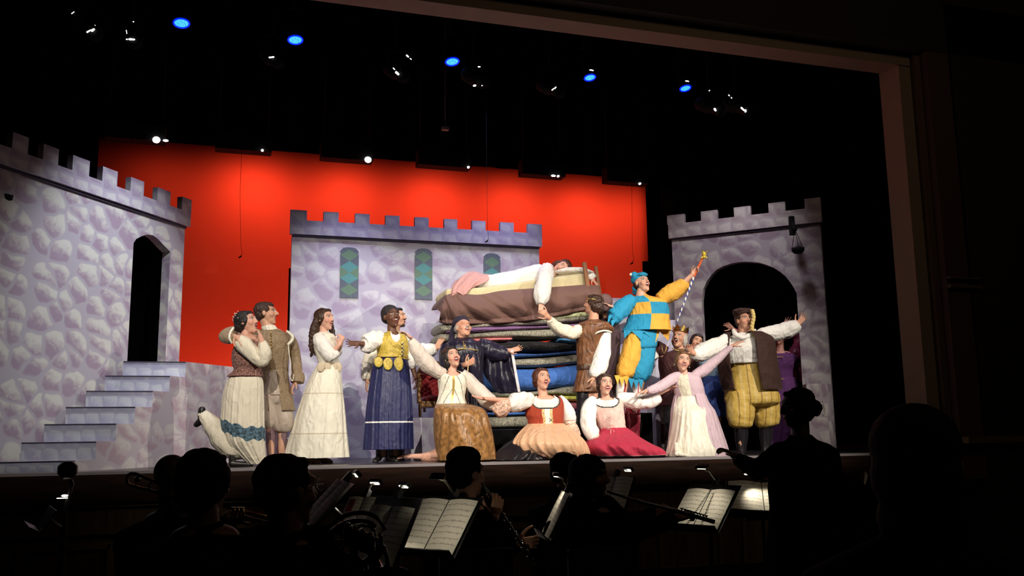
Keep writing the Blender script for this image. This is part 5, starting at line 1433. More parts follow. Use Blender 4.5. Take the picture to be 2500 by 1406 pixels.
# ===== 18 hooded figure behind the man in brown leather
F = Fig('person', 10.15, (1490, 1118), 'person in mauve-brown hood and dark robe, seen behind the leather doublet', 'person', z=SZ)
F.Y = 10.15
F.head(1479, 742, .12, yaw=150, pitch=0, k=1.0, neck=(1484, 778, .12))
F.torso([(1488, 1000, .12, .10, .08), (1488, 900, .12, .11, .08), (1488, 840, .12, .11, .08), (1488, 805, .12, .11, .08), (1485, 780, .12, .07, .06)])
for x in (1482, 1500): F.limb([(x, 930, .12), (x, 1020, .12), (x, 1105, .12)], [.09, .065, .045])
F.build(skin_mat('skin_k', FAIR))
F.blob('hood', [(0, -.02, .03, .095, .108, .10), (0, -.03, -.04, .085, .09, .09)], fabric('mauve_hood', (.17, .095, .095)), disp=curly(.006, 20))
F.loft('robe', [(775, 1474, 1496, .12), (790, 1464, 1508, .12), (820, 1462, 1512, .12), (900, 1464, 1510, .12), (1000, 1464, 1514, .12), (1108, 1460, 1518, .12)], fabric('dark_mauve_robe', (.060, .032, .040)), disp=pleat(9, .03, .07, 3), cap=True, ratio=.7)

# ===== 11 man in the leather doublet, back turned
F = Fig('person', 9.98, (1440, 1118), 'curly-haired man in brown leather doublet, back turned, holding the sleeping woman\'s hand', 'person', z=SZ)
F.head(1447, 744, 0, yaw=-112, pitch=10, open_=.006, neck=(1449, 785), nr=.058)
F.torso([(1436, 1000, 0, .14, .11), (1440, 930, 0, .16, .12), (1444, 880, 0, .15, .11), (1448, 835, 0, .19, .12), (1448, 800, 0, .18, .10), (1448, 788, 0, .08, .06)])
for x in (1424, 1446): F.limb([(x + 4, 945, 0), (x, 1030, 0), (x, 1108, 0)], [.09, .065, .05])
F.limb([(1418, 806, 0), (1366, 802, -.14), (1338, 774, -.26)], [.055, .045, .032]); F.limb([(1474, 806, -.02), (1470, 870, -.10), (1447, 925, -.14)], [.055, .045, .03])
F.hand((1340, 776, -.26), (1319, 752, -.30), nrm=(-.6, -.5, .6), thumb=1, curl=.75); F.hand((1448, 922, -.14), (1441, 948, -.15), nrm=(-1, 0, .2), thumb=-1, curl=.5)
F.build(skin_mat('skin_l', (.62, .32, .21), mouth=(.022, .005)))
F.blob('hair', [(0, -.034, .040, .090, .100, .090), (0, -.06, -.02, .088, .080, .085), (.06, -.02, .03, .035, .055, .06), (-.06, -.02, .03, .035, .055, .06), (0, .03, .095, .06, .04, .025)], H_BROWN, disp=curly(.012, 24))
so = S(); so.wire([F.hp(.092 * math.cos(t), -.015 - .035 * math.sin(t) * .4 + .100 * math.sin(t), .062) for t in [2 * PI * i / 30 for i in range(30)]], .0085, 8, close=True); obj('gold_circlet', so, C_METGOLD, F.root)
so = S()
F.loft('doublet', [(784, 1428, 1470), (790, 1413, 1484), (806, 1407, 1482), (840, 1409, 1470), (870, 1410, 1464), (893, 1411, 1462), (905, 1411, 1462), (930, 1406, 1464), (957, 1400, 1466)], C_LEATHER, disp=lambda u, t: 1 + .014 * math.sin(2 * PI * u * 16) * (1 if t < .9 else .5) + .018 * nz(u * 20, t * 6), cap=True, n=160)
F.loft('belt', [(890, 1410, 1463), (896, 1409, 1464), (903, 1409, 1463)], fabric('dark_leather', (.06, .022, .010), .4), m=3)
bead_row(F, 'button', [(1432, 888), (1441, 892), (1444, 787), (1452, 790), (1424, 812)], .008, C_METGOLD, dy=-.17)
F.tube('epaulette', [(1452, 812, -.10, 5), (1462, 802, -.15, 6.5), (1478, 798, -.14, 7), (1491, 800, -.10, 6.5), (1494, 808, -.02, 5)], C_LEATHER)
F.tube('epaulette_piping', [(1450, 817, -.13, 2), (1462, 810, -.18, 2.2), (1478, 807, -.17, 2.2), (1493, 811, -.12, 2)], W_IVORY)
F.tube('sleeve', [(1416, 806, 0, 14), (1392, 812, -.06, 17), (1366, 804, -.14, 15), (1348, 788, -.20, 12), (1341, 779, -.25, 8)], W_CREAM, disp=wrink(.10, 3, 3))
F.tube('sleeve', [(1476, 808, -.05, 14), (1474, 830, -.08, 18), (1470, 865, -.11, 20), (1462, 895, -.13, 20), (1452, 914, -.14, 15), (1449, 921, -.14, 8)], W_COTTON, disp=wrink(.09, 3, 8))
for x in (1424, 1448): F.tube('legging', [(x + 2, 935, 0, 19), (x, 1000, 0, 17), (x, 1060, 0, 15), (x, 1105, 0, 12)], C_BLK)
for x in (1424, 1448): shoe(F, (x, 1112, 0), (x - 14, 1117, .05), C_SHOE)

# ===== 12 jester standing on a black box
bx = at(1540, 1008, 10.02).z
so = S(); a = at(1508, 1008, 9.98); c = at(1592, 1008, 9.98)
so.box(((a.x + c.x) / 2, 10.17, (SZ + bx) / 2), (c.x - a.x, .40, bx - SZ)); o = tag(obj('platform_box', so, MATS['platform_black'], bevel=.01), 'black box on which the jester stands, behind the seated woman in pink', 'platform')
F = Fig('person', 10.05, (1540, 1004), 'jester in blue and yellow patchwork, arm raised with a long scepter', 'person', z=bx)
F.head(1567, 692, 0, yaw=38, pitch=16, roll=-4, k=1.05, open_=.020, neck=(1564, 722), nr=.055, nose=1.15)
F.torso([(1560, 850, 0, .15, .11), (1568, 825, 0, .16, .12), (1574, 790, 0, .14, .11), (1578, 750, 0, .17, .12), (1572, 732, 0, .20, .10), (1566, 722, 0, .08, .06)])
F.limb([(1548, 840, 0), (1532, 905, 0), (1514, 985, .02)], [.10, .07, .042]); F.limb([(1574, 840, 0), (1566, 910, 0), (1556, 985, -.02)], [.10, .07, .042])
F.limb([(1540, 735, 0), (1508, 768, .02), (1494, 750, .0)], [.055, .045, .032]); F.limb([(1612, 735, 0), (1655, 705, -.05), (1692, 668, -.12)], [.055, .045, .030])
F.hand((1496, 752, 0), (1478, 742, 0), nrm=(0, 1, 0), thumb=1, curl=.3); F.hand((1688, 671, -.115), (1706, 652, -.14), nrm=(.5, .3, -.8), thumb=-1, curl=1.1)
F.build(skin_mat('skin_m', (.68, .38, .27), brow=(.03, .015, .01), mouth=(.021, .018), lip=(.50, .14, .12)))
F.blob('hair', [(0, -.05, .0, .078, .070, .07), (.06, -.02, -.0, .022, .04, .05), (-.06, -.02, .0, .022, .04, .05)], H_BROWN, disp=curly(.005, 50))
F.blob('cap', [(0, -.035, .075, .092, .102, .070), (.06, -.02, .115, .045, .045, .045), (-.06, -.02, .115, .045, .045, .045), (0, -.10, -.02, .07, .05, .06), (0, -.13, -.05, .05, .05, .04), (0, .06, .088, .07, .03, .026)], C_JBLUE, disp=curly(.006, 20))
for e in (-1, 1):
    so = S(); so.ell(F.hp(e * .10, -.03, .13), (.020, .020, .020)); obj('cap_bell', so, W_IVORY, F.root)

def jm(u, t):
    x = math.cos(2 * PI * u)
    right = x > .12
    band = .47 < t < .66
    return (0 if right else 1) if band else (1 if right else 0)
zig = lambda u: 1
tun = [(722, 1552, 1584), (728, 1540, 1604), (736, 1534, 1622), (755, 1537, 1629), (775, 1537, 1630), (790, 1533, 1631), (808, 1524, 1634)]
F.loft('tunic', tun, [C_JBLUE, C_JYEL], disp=wrink(.035, 3.5, 4), n=160, m=10, ratio=.62, mi=jm, cap=True)
# pointed hem
for i, (xa, xb, tipx, ty, mt) in enumerate(((1523, 1545, 1524, 826, 0), (1540, 1572, 1566, 830, 0), (1566, 1590, 1586, 822, 0), (1588, 1612, 1601, 837, 1), (1608, 1636, 1632, 832, 1))):
    dyf = lambda x: -.13 * math.sqrt(max(0.05, 1 - ((x - 1579) / 58) ** 2))
    so = S(); so.prism([F.p(xa, 806, dyf(xa)), F.p(xb, 806, dyf(xb)), F.p(tipx, ty, dyf(tipx) - .01)], F.v * .01)
    obj('hem_point', so, (C_JBLUE, C_JYEL)[mt], F.root)
F.tube('sleeve', [(1545, 730, 0, 15), (1530, 742, 0, 20), (1510, 762, 0, 22), (1497, 776, 0, 19), (1490, 779, 0, 12)], C_JBLUE, disp=wrink(.11, 3, 4))
F.tube('sleeve', [(1608, 730, 0, 14), (1630, 720, -.01, 21), (1655, 705, -.04, 20), (1672, 692, -.07, 15), (1676, 688, -.08, 9)], C_JYEL, disp=wrink(.11, 3, 7))
for pts, mt in ((((1486, 770), (1496, 768), (1482, 794)), 0), (((1492, 782), (1504, 780), (1494, 800)), 0), (((1664, 700), (1674, 696), (1682, 716)), 1), (((1670, 684), (1676, 692), (1690, 690)), 1), (((1655, 708), (1666, 704), (1666, 722)), 1)):
    so = S(); so.prism([F.p(x, y, -.08) for x, y in pts], F.v * .012); obj('cuff_point', so, (C_JBLUE, C_JYEL)[mt], F.root)
F.loft('trouser_seat', [(805, 1534, 1602), (825, 1531, 1602), (845, 1528, 1600), (852, 1534, 1592)], [C_JYEL, C_JBLUE], ratio=.6, cap=True, mi=lambda u, t: 1 if math.cos(2 * PI * u) > -.1 else 0)
F.tube('trouser_leg', [(1552, 812, 0, 20), (1546, 840, 0, 23), (1538, 875, 0, 25), (1528, 902, 0, 24), (1521, 916, 0, 18), (1519, 923, 0, 10)], C_JYEL, disp=wrink(.10, 3, 2))
F.tube('trouser_leg', [(1576, 812, 0, 19), (1577, 845, 0, 24), (1572, 880, 0, 26), (1563, 910, 0, 25), (1556, 924, 0, 19), (1554, 930, 0, 10)], C_JBLUE, disp=wrink(.10, 3, 5))
for (x, y), mt in (((1507, 922), 1), ((1518, 926), 1), ((1529, 924), 1), ((1541, 930), 0), ((1553, 933), 0), ((1565, 931), 0)):
    so = S(); so.prism([F.p(x - 7, y - 6, -.08), F.p(x + 7, y - 6, -.08), F.p(x + 1, y + 18, -.09)], F.v * .03); obj('cuff_point', so, (C_JBLUE, C_JYEL)[mt], F.root)
C_RSTRIPE = fabric('red_stripe_stocking', (.45, .03, .05))
F.tube('stocking', [(1520, 920, 0, 12), (1516, 950, .01, 12), (1513, 980, .02, 8), (1513, 994, .02, 8)], [W_COTTON, C_RSTRIPE], mi=lambda u, t: 1 if int(u * 16) % 2 and not .2 < u < .55 else 0)
F.tube('stocking', [(1556, 926, 0, 12), (1557, 950, 0, 12), (1556, 980, -.02, 8), (1556, 994, -.02, 8)], [W_COTTON, C_RSTRIPE], mi=lambda u, t: 1 if int(u * 16) % 2 and not .3 < u < .7 else 0)
F.tube('pointed_shoe', [(1512, 990, .02, 10), (1508, 998, -.06, 10), (1504, 999, -.16, 6), (1502, 992, -.20, 3)], W_IVORY); F.tube('pointed_shoe', [(1556, 990, -.02, 10), (1552, 998, -.08, 10), (1548, 999, -.18, 6), (1546, 992, -.22, 3)], W_IVORY)
# scepter
sc_r = empty('scepter', at(1652, 788, 9.92), 'long blue-and-white twisted scepter with orange grip and yellow frog head, in the jester\'s hand', 'scepter')
p0, p1, p2 = at(1652, 788, 9.92), at(1694, 675, 9.92), at(1719, 622, 9.92)
so = S(); n = 16; dr = (p1 - p0).normalized(); px_ = dr.cross(F.v).normalized(); py_ = dr.cross(px_); R = []
for i in range(61):
    t = i / 60; c = p0 + (p1 - p0) * t
    R.append([c + (px_ * math.cos(2 * PI * j / n) + py_ * math.sin(2 * PI * j / n)) * (.007 + .007 * t) for j in range(n)])
so.rings(R, True, lambda u, t: int(u * 2 + t * 18) % 2); obj('twisted_rod', so, [fabric('scepter_blue', (.06, .09, .35)), W_COTTON], sc_r)
so = S(); so.cap(p1, p2, .016, .015, 14); obj('grip', so, fabric('orange_grip', (.70, .13, .03)), sc_r)
so = S(); k_ = .0047
so.ell(at(1719, 621, 9.92), (.030, .026, .034)); so.ell(at(1715, 614, 9.90), (.013, .013, .013)); so.ell(at(1724, 614, 9.90), (.013, .013, .013)); so.ell(at(1719, 628, 9.90), (.024, .02, .016)); so.ell(at(1713, 629, 9.90), (.010, .01, .016)); so.ell(at(1725, 629, 9.90), (.010, .01, .016))
obj('frog_head', so, fabric('frog_yellow', (.75, .58, .06)), sc_r, vox=.004)
for x in (1715, 1724):
    so = S(); so.ell(at(x, 612, 9.885), (.006, .006, .006)); obj('frog_eye', so, C_SHOE, sc_r)

# ===== 13 crowned king
F = Fig('person', 10.25, (1655, 1112), 'king with gold crown, long grey hair and maroon robe, shouting upward', 'person', z=SZ)
F.head(1658, 827, 0, yaw=-22, pitch=14, roll=2, k=1.06, open_=.024, neck=(1660, 862), nr=.055, nose=1.2)
F.torso([(1655, 1000, 0, .14, .11), (1655, 940, 0, .16, .12), (1654, 895, 0, .16, .12), (1652, 872, 0, .19, .12), (1656, 858, 0, .08, .06)])
for x in (1644, 1668): F.limb([(x, 950, 0), (x, 1030, 0), (x, 1105, 0)], [.09, .065, .05])
F.limb([(1622, 868, 0), (1604, 862, .05), (1592, 872, .0)], [.05, .045, .03]); F.limb([(1684, 868, 0), (1698, 915, .05), (1690, 950, 0)], [.05, .045, .03])
F.hand((1596, 872, 0), (1588, 888, 0), nrm=(0, 0, -1), thumb=1, curl=.4); F.hand((1690, 948, 0), (1684, 970, 0), nrm=(-1, 0, 0), thumb=-1, curl=.4)
F.build(skin_mat('skin_n', (.62, .33, .22), brow=(.35, .30, .25), mouth=(.017, .020), lip=(.38, .12, .10), beard=((.40, .33, .26), False)))
F.blob('hair', [(0, -.04, .03, .086, .085, .076), (.068, -.02, -.02, .030, .045, .07), (-.068, -.02, -.02, .030, .045, .07), (.03, -.06, -.07, .06, .05, .06)], H_GREY, disp=curly(.010, 40))
so = S(); R0 = []; R1 = []; R2 = []; R3 = []; n = 60
for j in range(n):
    t = 2 * PI * j / n; zz = .118 + .040 * abs(((t * 8 / (2 * PI)) % 1) * 2 - 1) ** 1.4
    for R_, rr2, z in ((R0, .088, .078), (R1, .098, zz), (R2, .094, zz), (R3, .084, .078)): R_.append(F.hp(rr2 * math.cos(t), -.018 + rr2 * 1.08 * math.sin(t), z))
so.rings([R0, R1, R2, R3, R0], False, smooth=False); obj('crown', so, C_METGOLD, F.root)
for j in range(8):
    t = 2 * PI * (j + .5) / 8 + 0; so = S(); so.ell(F.hp(.096 * math.cos(t), -.018 + .105 * math.sin(t), .094), (.009, .009, .009)); obj('crown_jewel', so, (M('blue_jewel', (.03, .06, .5), .2), C_MAROON)[j % 2], F.root)
F.loft('robe', [(856, 1640, 1676), (864, 1618, 1692), (880, 1612, 1697), (915, 1616, 1694), (950, 1618, 1692), (990, 1614, 1694)], C_MAROON, disp=wrink(.03, 3, 3), cap=True)
so = S(); so.wire([F.p(x, y, -.17) for x, y in ((1616, 842), (1617, 856), (1621, 864), (1626, 854), (1627, 842))], .0035, 6); obj('gold_chain', so, C_GOLDT, F.root)
so = S(); so.wire([F.p(x, y, dy) for x, y, dy in ((1640, 850, -.08), (1652, 855, -.12), (1666, 855, -.12), (1678, 849, -.08))], .006, 8); obj('gold_braid', so, C_GOLDT, F.root)
bead_row(F, 'button', [(1645, 893), (1644, 907), (1642, 928)], .009, C_METGOLD, dy=-.175)
F.tube('sleeve', [(1626, 860, 0, 14), (1610, 852, .02, 17), (1597, 848, .04, 17), (1588, 856, .03, 13)], C_MAROON, disp=wrink(.08, 3, 2)); F.tube('sleeve', [(1682, 864, 0, 12), (1692, 885, .02, 14), (1697, 915, .04, 14), (1692, 942, .01, 12)], C_MAROON, disp=wrink(.08, 3, 2))
F.tube('lace_cuff', [(1592, 862, .01, 10), (1597, 870, -.03, 11), (1602, 876, -.05, 8)], W_COTTON, disp=pleat(7, .1, .15, 3))
F.loft('robe_skirt', [(985, 1616, 1693), (1020, 1618, 1692), (1060, 1618, 1692), (1095, 1620, 1690)], fabric('black_robe_skirt', (.010, .009, .012)), disp=pleat(9, .02, .06, 1), cap=True)
for x in (1644, 1668): shoe(F, (x, 1106, 0), (x + 2, 1111, -.12), C_SHOE)

# ===== 14 woman behind the king
F = Fig('person', 10.3, (1726, 1112), 'dark-haired woman in sky-blue top and royal-blue skirt, head tilted behind the king', 'person', z=SZ)
F.head(1700, 836, 0, yaw=18, pitch=0, roll=24, k=.95, open_=.012, neck=(1712, 868), nr=.045)
F.torso([(1738, 1000, 0, .13, .10), (1735, 940, 0, .15, .11), (1730, 905, 0, .12, .10), (1724, 885, 0, .15, .10), (1718, 870, 0, .08, .06)])
for x in (1730, 1752): F.limb([(x, 950, 0), (x, 1030, 0), (x, 1105, 0)], [.08, .06, .045])
F.limb([(1705, 882, 0), (1688, 925, -.02), (1682, 880, -.15)], [.045, .038, .026]); F.limb([(1742, 882, 0), (1764, 920, .02), (1762, 960, 0)], [.045, .038, .026])
F.hand((1682, 882, -.15), (1680, 856, -.16), nrm=(.4, 0, 1), thumb=1, curl=.4); F.hand((1762, 956, 0), (1760, 978, 0), nrm=(-1, 0, 0), thumb=-1, curl=.4)
F.build(skin_mat('skin_o', (.55, .29, .19), brow=(.012, .008, .006), mouth=(.023, .009), lip=(.45, .10, .09)))
F.blob('hair', CAP_BACK, H_DARK, disp=curly(.004, 30))
F.loft('top', [(874, 1700, 1738), (884, 1696, 1748), (905, 1702, 1752), (922, 1708, 1754)], C_SKY, disp=wrink(.03, 3, 2), cap=True)
F.loft('skirt', [(918, 1707, 1755), (950, 1704, 1764), (985, 1702, 1770), (1018, 1704, 1774)], C_ROYAL, disp=pleat(14, .02, .06, 2), cap=True)
F.tube('sleeve', [(1702, 880, 0, 10), (1692, 895, 0, 12), (1688, 915, 0, 12)], C_SKY, disp=wrink(.08, 3, 2)); F.tube('sleeve', [(1744, 880, 0, 10), (1758, 898, 0, 12), (1763, 920, 0, 11)], C_SKY, disp=wrink(.08, 3, 2))
for x in (1728, 1754): F.tube('stocking', [(x, 1000, 0, 9), (x, 1050, .02, 9), (x, 1105, 0, 7)], C_BLK); 
for x in (1728, 1754): shoe(F, (x, 1106, 0), (x + 2, 1111, -.10), C_SHOE, r=.032)

# ===== 17 woman in the purple gown
F = Fig('person', 10.35, (1912, 1110), 'woman in purple gown with plum sleeves, hands raised behind the big man\'s arm', 'person', z=SZ)
F.head(1903, 822, 0, yaw=-12, pitch=2, k=.96, open_=.008, neck=(1905, 858), nr=.045)
F.torso([(1912, 1000, 0, .13, .10), (1912, 940, 0, .15, .11), (1911, 910, 0, .12, .10), (1910, 880, 0, .15, .11), (1908, 865, 0, .15, .08), (1906, 857, 0, .07, .05)])
for x in (1904, 1924): F.limb([(x, 950, 0), (x, 1030, 0), (x, 1105, 0)], [.08, .06, .045])
F.limb([(1884, 868, 0), (1840, 845, .10), (1786, 800, .05)], [.045, .038, .026]); F.limb([(1934, 866, 0), (1952, 830, .12), (1918, 796, .10)], [.045, .038, .026])
F.hand((1788, 802, .05), (1770, 788, .02), nrm=(0, .2, -1), thumb=-1, curl=.25); F.hand((1913, 798, .10), (1926, 778, .08), nrm=(0, 0, -1), thumb=1, curl=.15, spread=.2)
F.build(skin_mat('skin_p', (.50, .24, .19), mouth=(.02, .007)))
F.blob('hair', CAP_BACK, H_BROWN, disp=curly(.004, 30))
F.loft('bodice', [(862, 1892, 1926), (868, 1884, 1938), (885, 1882, 1940), (905, 1886, 1934), (926, 1888, 1934)], C_PURPLE, disp=wrink(.02, 3, 3), cap=True, mi=scoop(.10, .28, .27, 6))
so = S(); so.wire([F.p(x, y, dy) for x, y, dy in ((1890, 862, -.08), (1893, 869, -.115), (1903, 872, -.125), (1915, 871, -.12), (1920, 864, -.09))], .006, 6); obj('gold_braid', so, C_GOLDT, F.root)
so = S(); so.wire([F.p(x, y, dy) for x, y, dy in ((1890, 927, -.075), (1900, 926, -.105), (1915, 925, -.11), (1930, 922, -.075))], .006, 6); obj('gold_braid', so, C_GOLDT, F.root)
F.loft('skirt', [(922, 1886, 1936), (960, 1882, 1944), (1020, 1878, 1950), (1098, 1874, 1956)], C_PURPLE, disp=pleat(14, .02, .07, 2), cap=True)
F.tube('sleeve', [(1930, 860, 0, 11), (1942, 866, .0, 17), (1950, 885, .02, 16), (1952, 910, .03, 13), (1955, 935, .03, 11)], C_PLUM, disp=wrink(.08, 3, 2))
F.tube('sleeve', [(1936, 860, .02, 11), (1950, 838, .10, 12), (1940, 815, .12, 10), (1920, 800, .11, 7)], C_PLUM, disp=wrink(.08, 3, 2)); F.tube('sleeve', [(1888, 866, .02, 12), (1862, 852, .08, 12), (1830, 832, .09, 10), (1796, 808, .07, 7)], C_PLUM, disp=wrink(.08, 3, 2))
for x in (1904, 1924): shoe(F, (x, 1106, 0), (x + 2, 1111, -.10), C_SHOE, r=.032)

# ===== 16 big man in the brown vest
C_PL = bpy.data.materials.new('yellow_striped_cloth'); C_PL.use_nodes = True
nb = NB(C_PL); b = nb.N['Principled BSDF']; b.inputs['Roughness'].default_value = .55
tc = nb.N.new('ShaderNodeTexCoord'); sp = nb.N.new('ShaderNodeSeparateXYZ'); nb.L.new(tc.outputs['Object'], sp.inputs[0])
u_ = nb.f('FRACT', nb.f('MULTIPLY', sp.outputs[0], 8.3)); s1 = nb.f('LESS_THAN', u_, .10); s2 = nb.f('MULTIPLY', nb.f('GREATER_THAN', u_, .45), nb.f('LESS_THAN', u_, .62))
h_ = nb.f('LESS_THAN', nb.f('FRACT', nb.f('MULTIPLY', sp.outputs[2], 14)), .08)
c1 = nb.mix(nb.f('MULTIPLY', s1, .75), (.62, .42, .09), (.20, .10, .03)); c1 = nb.mix(nb.f('MULTIPLY', s2, .4), c1, (.74, .60, .28)); c1 = nb.mix(nb.f('MULTIPLY', h_, .22), c1, (.25, .14, .04))
nb.L.new(c1, b.inputs['Base Color'])
F = Fig('person', 9.68, (1838, 1112), 'big man in brown vest, white shirt and yellow striped breeches with open arms', 'person', z=SZ)
F.head(1817, 784, 0, yaw=30, pitch=10, roll=0, k=1.12, fat=1.14, open_=.010, neck=(1818, 818), nr=.072)
F.torso([(1838, 990, 0, .14, .12), (1836, 950, 0, .21, .16), (1834, 900, 0, .24, .19), (1828, 860, 0, .24, .17), (1820, 832, 0, .24, .14), (1818, 815, 0, .10, .08)])
F.limb([(1812, 985, 0), (1810, 1045, 0), (1808, 1104, 0)], [.11, .075, .055]); F.limb([(1868, 985, 0), (1870, 1045, 0), (1872, 1104, 0)], [.11, .075, .055])
F.limb([(1768, 838, 0), (1722, 858, -.02), (1692, 862, -.12)], [.06, .05, .036]); F.limb([(1872, 822, 0), (1915, 810, -.02), (1948, 792, -.12)], [.06, .05, .036])
F.hand((1692, 862, -.12), (1680, 842, -.14), nrm=(0, 0, -1), thumb=-1, curl=.5); F.hand((1946, 793, -.12), (1968, 768, -.16), nrm=(-.2, -.3, -1), thumb=-1, curl=.18, spread=.2, k=1.08)
F.build(skin_mat('skin_q', (.64, .33, .22), brow=(.10, .05, .02), mouth=(.018, .010), lip=(.45, .14, .12)))
F.blob('hair', CAP_SHORT, H_BROWN, disp=curly(.006, 40))
F.blob('beret', [(0, -.02, .088, .100, .105, .040), (.03, .0, .110, .095, .085, .034), (-.03, .03, .108, .06, .06, .03)], C_BROWN, disp=curly(.006, 30))
F.loft('shirt', [(816, 1796, 1840, -.01), (828, 1776, 1862), (850, 1770, 1872), (880, 1776, 1876), (888, 1778, 1872)], W_COTTON, disp=wrink(.03, 4, 3), cap=True, n=120)
F.tube('collar', [(1790, 806, -.06, 4), (1796, 816, -.14, 6), (1812, 824, -.18, 5), (1832, 818, -.17, 6), (1843, 806, -.08, 4)], W_COTTON, disp=wrink(.1, 3, 2))
F.loft('vest', [(812, 1772, 1856, .0), (828, 1762, 1878), (855, 1760, 1884), (900, 1764, 1890), (935, 1770, 1896), (952, 1774, 1898)], [C_BROWN, W_IVORY], arc=(.345, 1.195), disp=wrink(.02, 3, 3), n=130, ratio=.86, m=8, mi=lambda u, t: 1 if t > .975 else 0)
so = S()
F.loft('x', [(880, 1784, 1872), (905, 1783, 1877), (940, 1780, 1885), (970, 1778, 1894), (985, 1782, 1892), (992, 1800, 1876)], None, disp=wrink(.022, 5, 3), cap=True, n=120, ratio=.74, soup=so, hem=False)
F.tube('x', [(1812, 960, 0, 34), (1808, 1000, 0, 34), (1808, 1025, 0, 31), (1808, 1040, 0, 26), (1808, 1046, 0, 14)], None, disp=wrink(.06, 3, 2), n=48, soup=so); F.tube('x', [(1864, 960, 0, 33), (1869, 1000, 0, 34), (1872, 1022, 0, 32), (1873, 1037, 0, 27), (1874, 1043, 0, 14)], None, disp=wrink(.06, 3, 6), n=48, soup=so)
obj('breeches', so, C_PL, F.root, vox=.010, smooth=8, disp=curly(.004, 16))
for x in (1810, 1870): F.tube('stocking', [(x, 1035, 0, 16), (x, 1065, .02, 16), (x, 1090, .01, 12), (x, 1106, 0, 11)], C_BLK)
shoe(F, (1808, 1106, 0), (1812, 1111, -.16), C_SHOE, r=.045); shoe(F, (1870, 1106, 0), (1880, 1110, -.15), C_SHOE, r=.045)
F.tube('sleeve', [(1775, 828, 0, 15), (1756, 842, -.01, 19), (1728, 854, -.03, 21), (1706, 864, -.08, 18), (1694, 866, -.11, 11)], W_COTTON, disp=wrink(.10, 3.2, 3), n=36)
F.tube('sleeve', [(1852, 822, 0, 14), (1865, 816, 0, 16), (1888, 814, -.01, 19), (1915, 808, -.03, 21), (1936, 800, -.08, 19), (1949, 791, -.11, 12)], W_COTTON, disp=wrink(.10, 3.2, 7), n=36)
so = S(); P = cr([tuple(F.p(x, y, dy)) for x, y, dy in ((1836, 756, -.14), (1840, 775, -.17), (1836, 800, -.19), (1844, 820, -.21), (1852, 832, -.20))], 12)
for ph in (0, 2.1, 4.2): so.wire([Vector(q) + F.r * .014 * math.cos(i * .55 + ph) + F.v * .014 * math.sin(i * .55 + ph) for i, q in enumerate(P)], .013, 8)
C_TAS = fabric('gold_tassel', (.72, .55, .20)); obj('twisted_cord', so, C_TAS, F.root, vox=.005, smooth=1)
for i in range(5): F.tube('tassel', [(1846 + 3 * i, 822, -.21, 3), (1847 + 4 * i, 836, -.21, 3.2), (1845 + 5 * i, 848 - abs(i - 2) * 3, -.20, 1.5)], C_TAS, n=10, m=4)

# ===== 15 kneeling woman in lilac
F = Fig('person', 9.38, (1702, 1115), 'kneeling woman in lilac gown over white skirt, arms stretched wide', 'person', z=SZ)
F.head(1667, 883, 0, yaw=16, pitch=6, roll=12, k=1.05, fem=True, open_=.011, neck=(1672, 918), nr=.044)
F.torso([(1694, 1020, 0, .15, .12), (1690, 985, 0, .15, .12), (1685, 960, 0, .12, .10), (1680, 938, 0, .15, .12), (1676, 922, 0, .15, .08), (1673, 915, 0, .07, .05)])
F.limb([(1690, 1005, 0), (1680, 1024, -.16), (1672, 1100, -.14)], [.09, .065, .045]); F.limb([(1705, 1005, 0), (1720, 1100, .0), (1730, 1106, .35)], [.09, .065, .045])
F.limb([(1648, 925, 0), (1612, 945, -.03), (1576, 955, -.06)], [.042, .034, .024]); F.limb([(1704, 918, 0), (1748, 880, -.04), (1788, 844, -.10)], [.042, .034, .024])
F.hand((1578, 955, -.06), (1556, 960, -.06), nrm=(0, 1, 0), thumb=1, curl=.3); F.hand((1786, 845, -.10), (1810, 832, -.14), nrm=(0, 1, .3), thumb=-1, curl=.18, spread=.12)
F.build(skin_mat('skin_r', FAIR, brow=(.08, .04, .02), mouth=(.022, .011), lip=(.52, .09, .10)))
F.blob('hair', CAP_BACK + [(.02, -.02, .10, .06, .06, .03)], H_LIGHT, disp=curly(.007, 34))
for e in (-1, 1):
    so = S(); so.ell(F.hp(e * .083, -.01, -.045), (.006, .006, .006)); obj('earring', so, W_IVORY, F.root)
def wh(u, t): return 1 if (abs(u - (.285 - .0 * t)) < .060) else 0
C_EMB = fabric('embroidered_white', (.74, .70, .56), var=.12, vscale=50)
F.loft('bodice', [(914, 1656, 1694), (922, 1646, 1706), (940, 1645, 1712), (958, 1650, 1716), (970, 1654, 1718)], [C_LILAC, C_EMB], disp=wrink(.012, 3, 3), cap=True, n=140, mi=lambda u, t: -1 if abs(u - .27) < .085 and t < .30 * (1 - abs(u - .27) / .085) else wh(u, t))
F.loft('skirt', [(966, 1656, 1712, -.01), (985, 1652, 1720, -.03), (1003, 1649, 1728, -.08, 1.0), (1030, 1647, 1732, -.10, 1.0), (1065, 1642, 1740, -.10, 1.0), (1095, 1637, 1750, -.10, 1.0), (1113, 1635, 1752, -.10, 1.0)], W_IVORY, disp=pleat(9, .012, .05, 3, .5), n=150, cap=True)
F.loft('overgown', [(964, 1651, 1718, .0, .85), (985, 1647, 1726, .0, .95), (1003, 1645, 1738, -.03, 1.0), (1025, 1645, 1746, -.04, 1.0), (1065, 1642, 1758, -.04, 1.0), (1095, 1640, 1766, -.04, 1.0), (1114, 1640, 1770, -.04, 1.0)], C_LILAC, arc=(.42, 1.19), disp=pleat(13, .02, .05, 6), n=150)
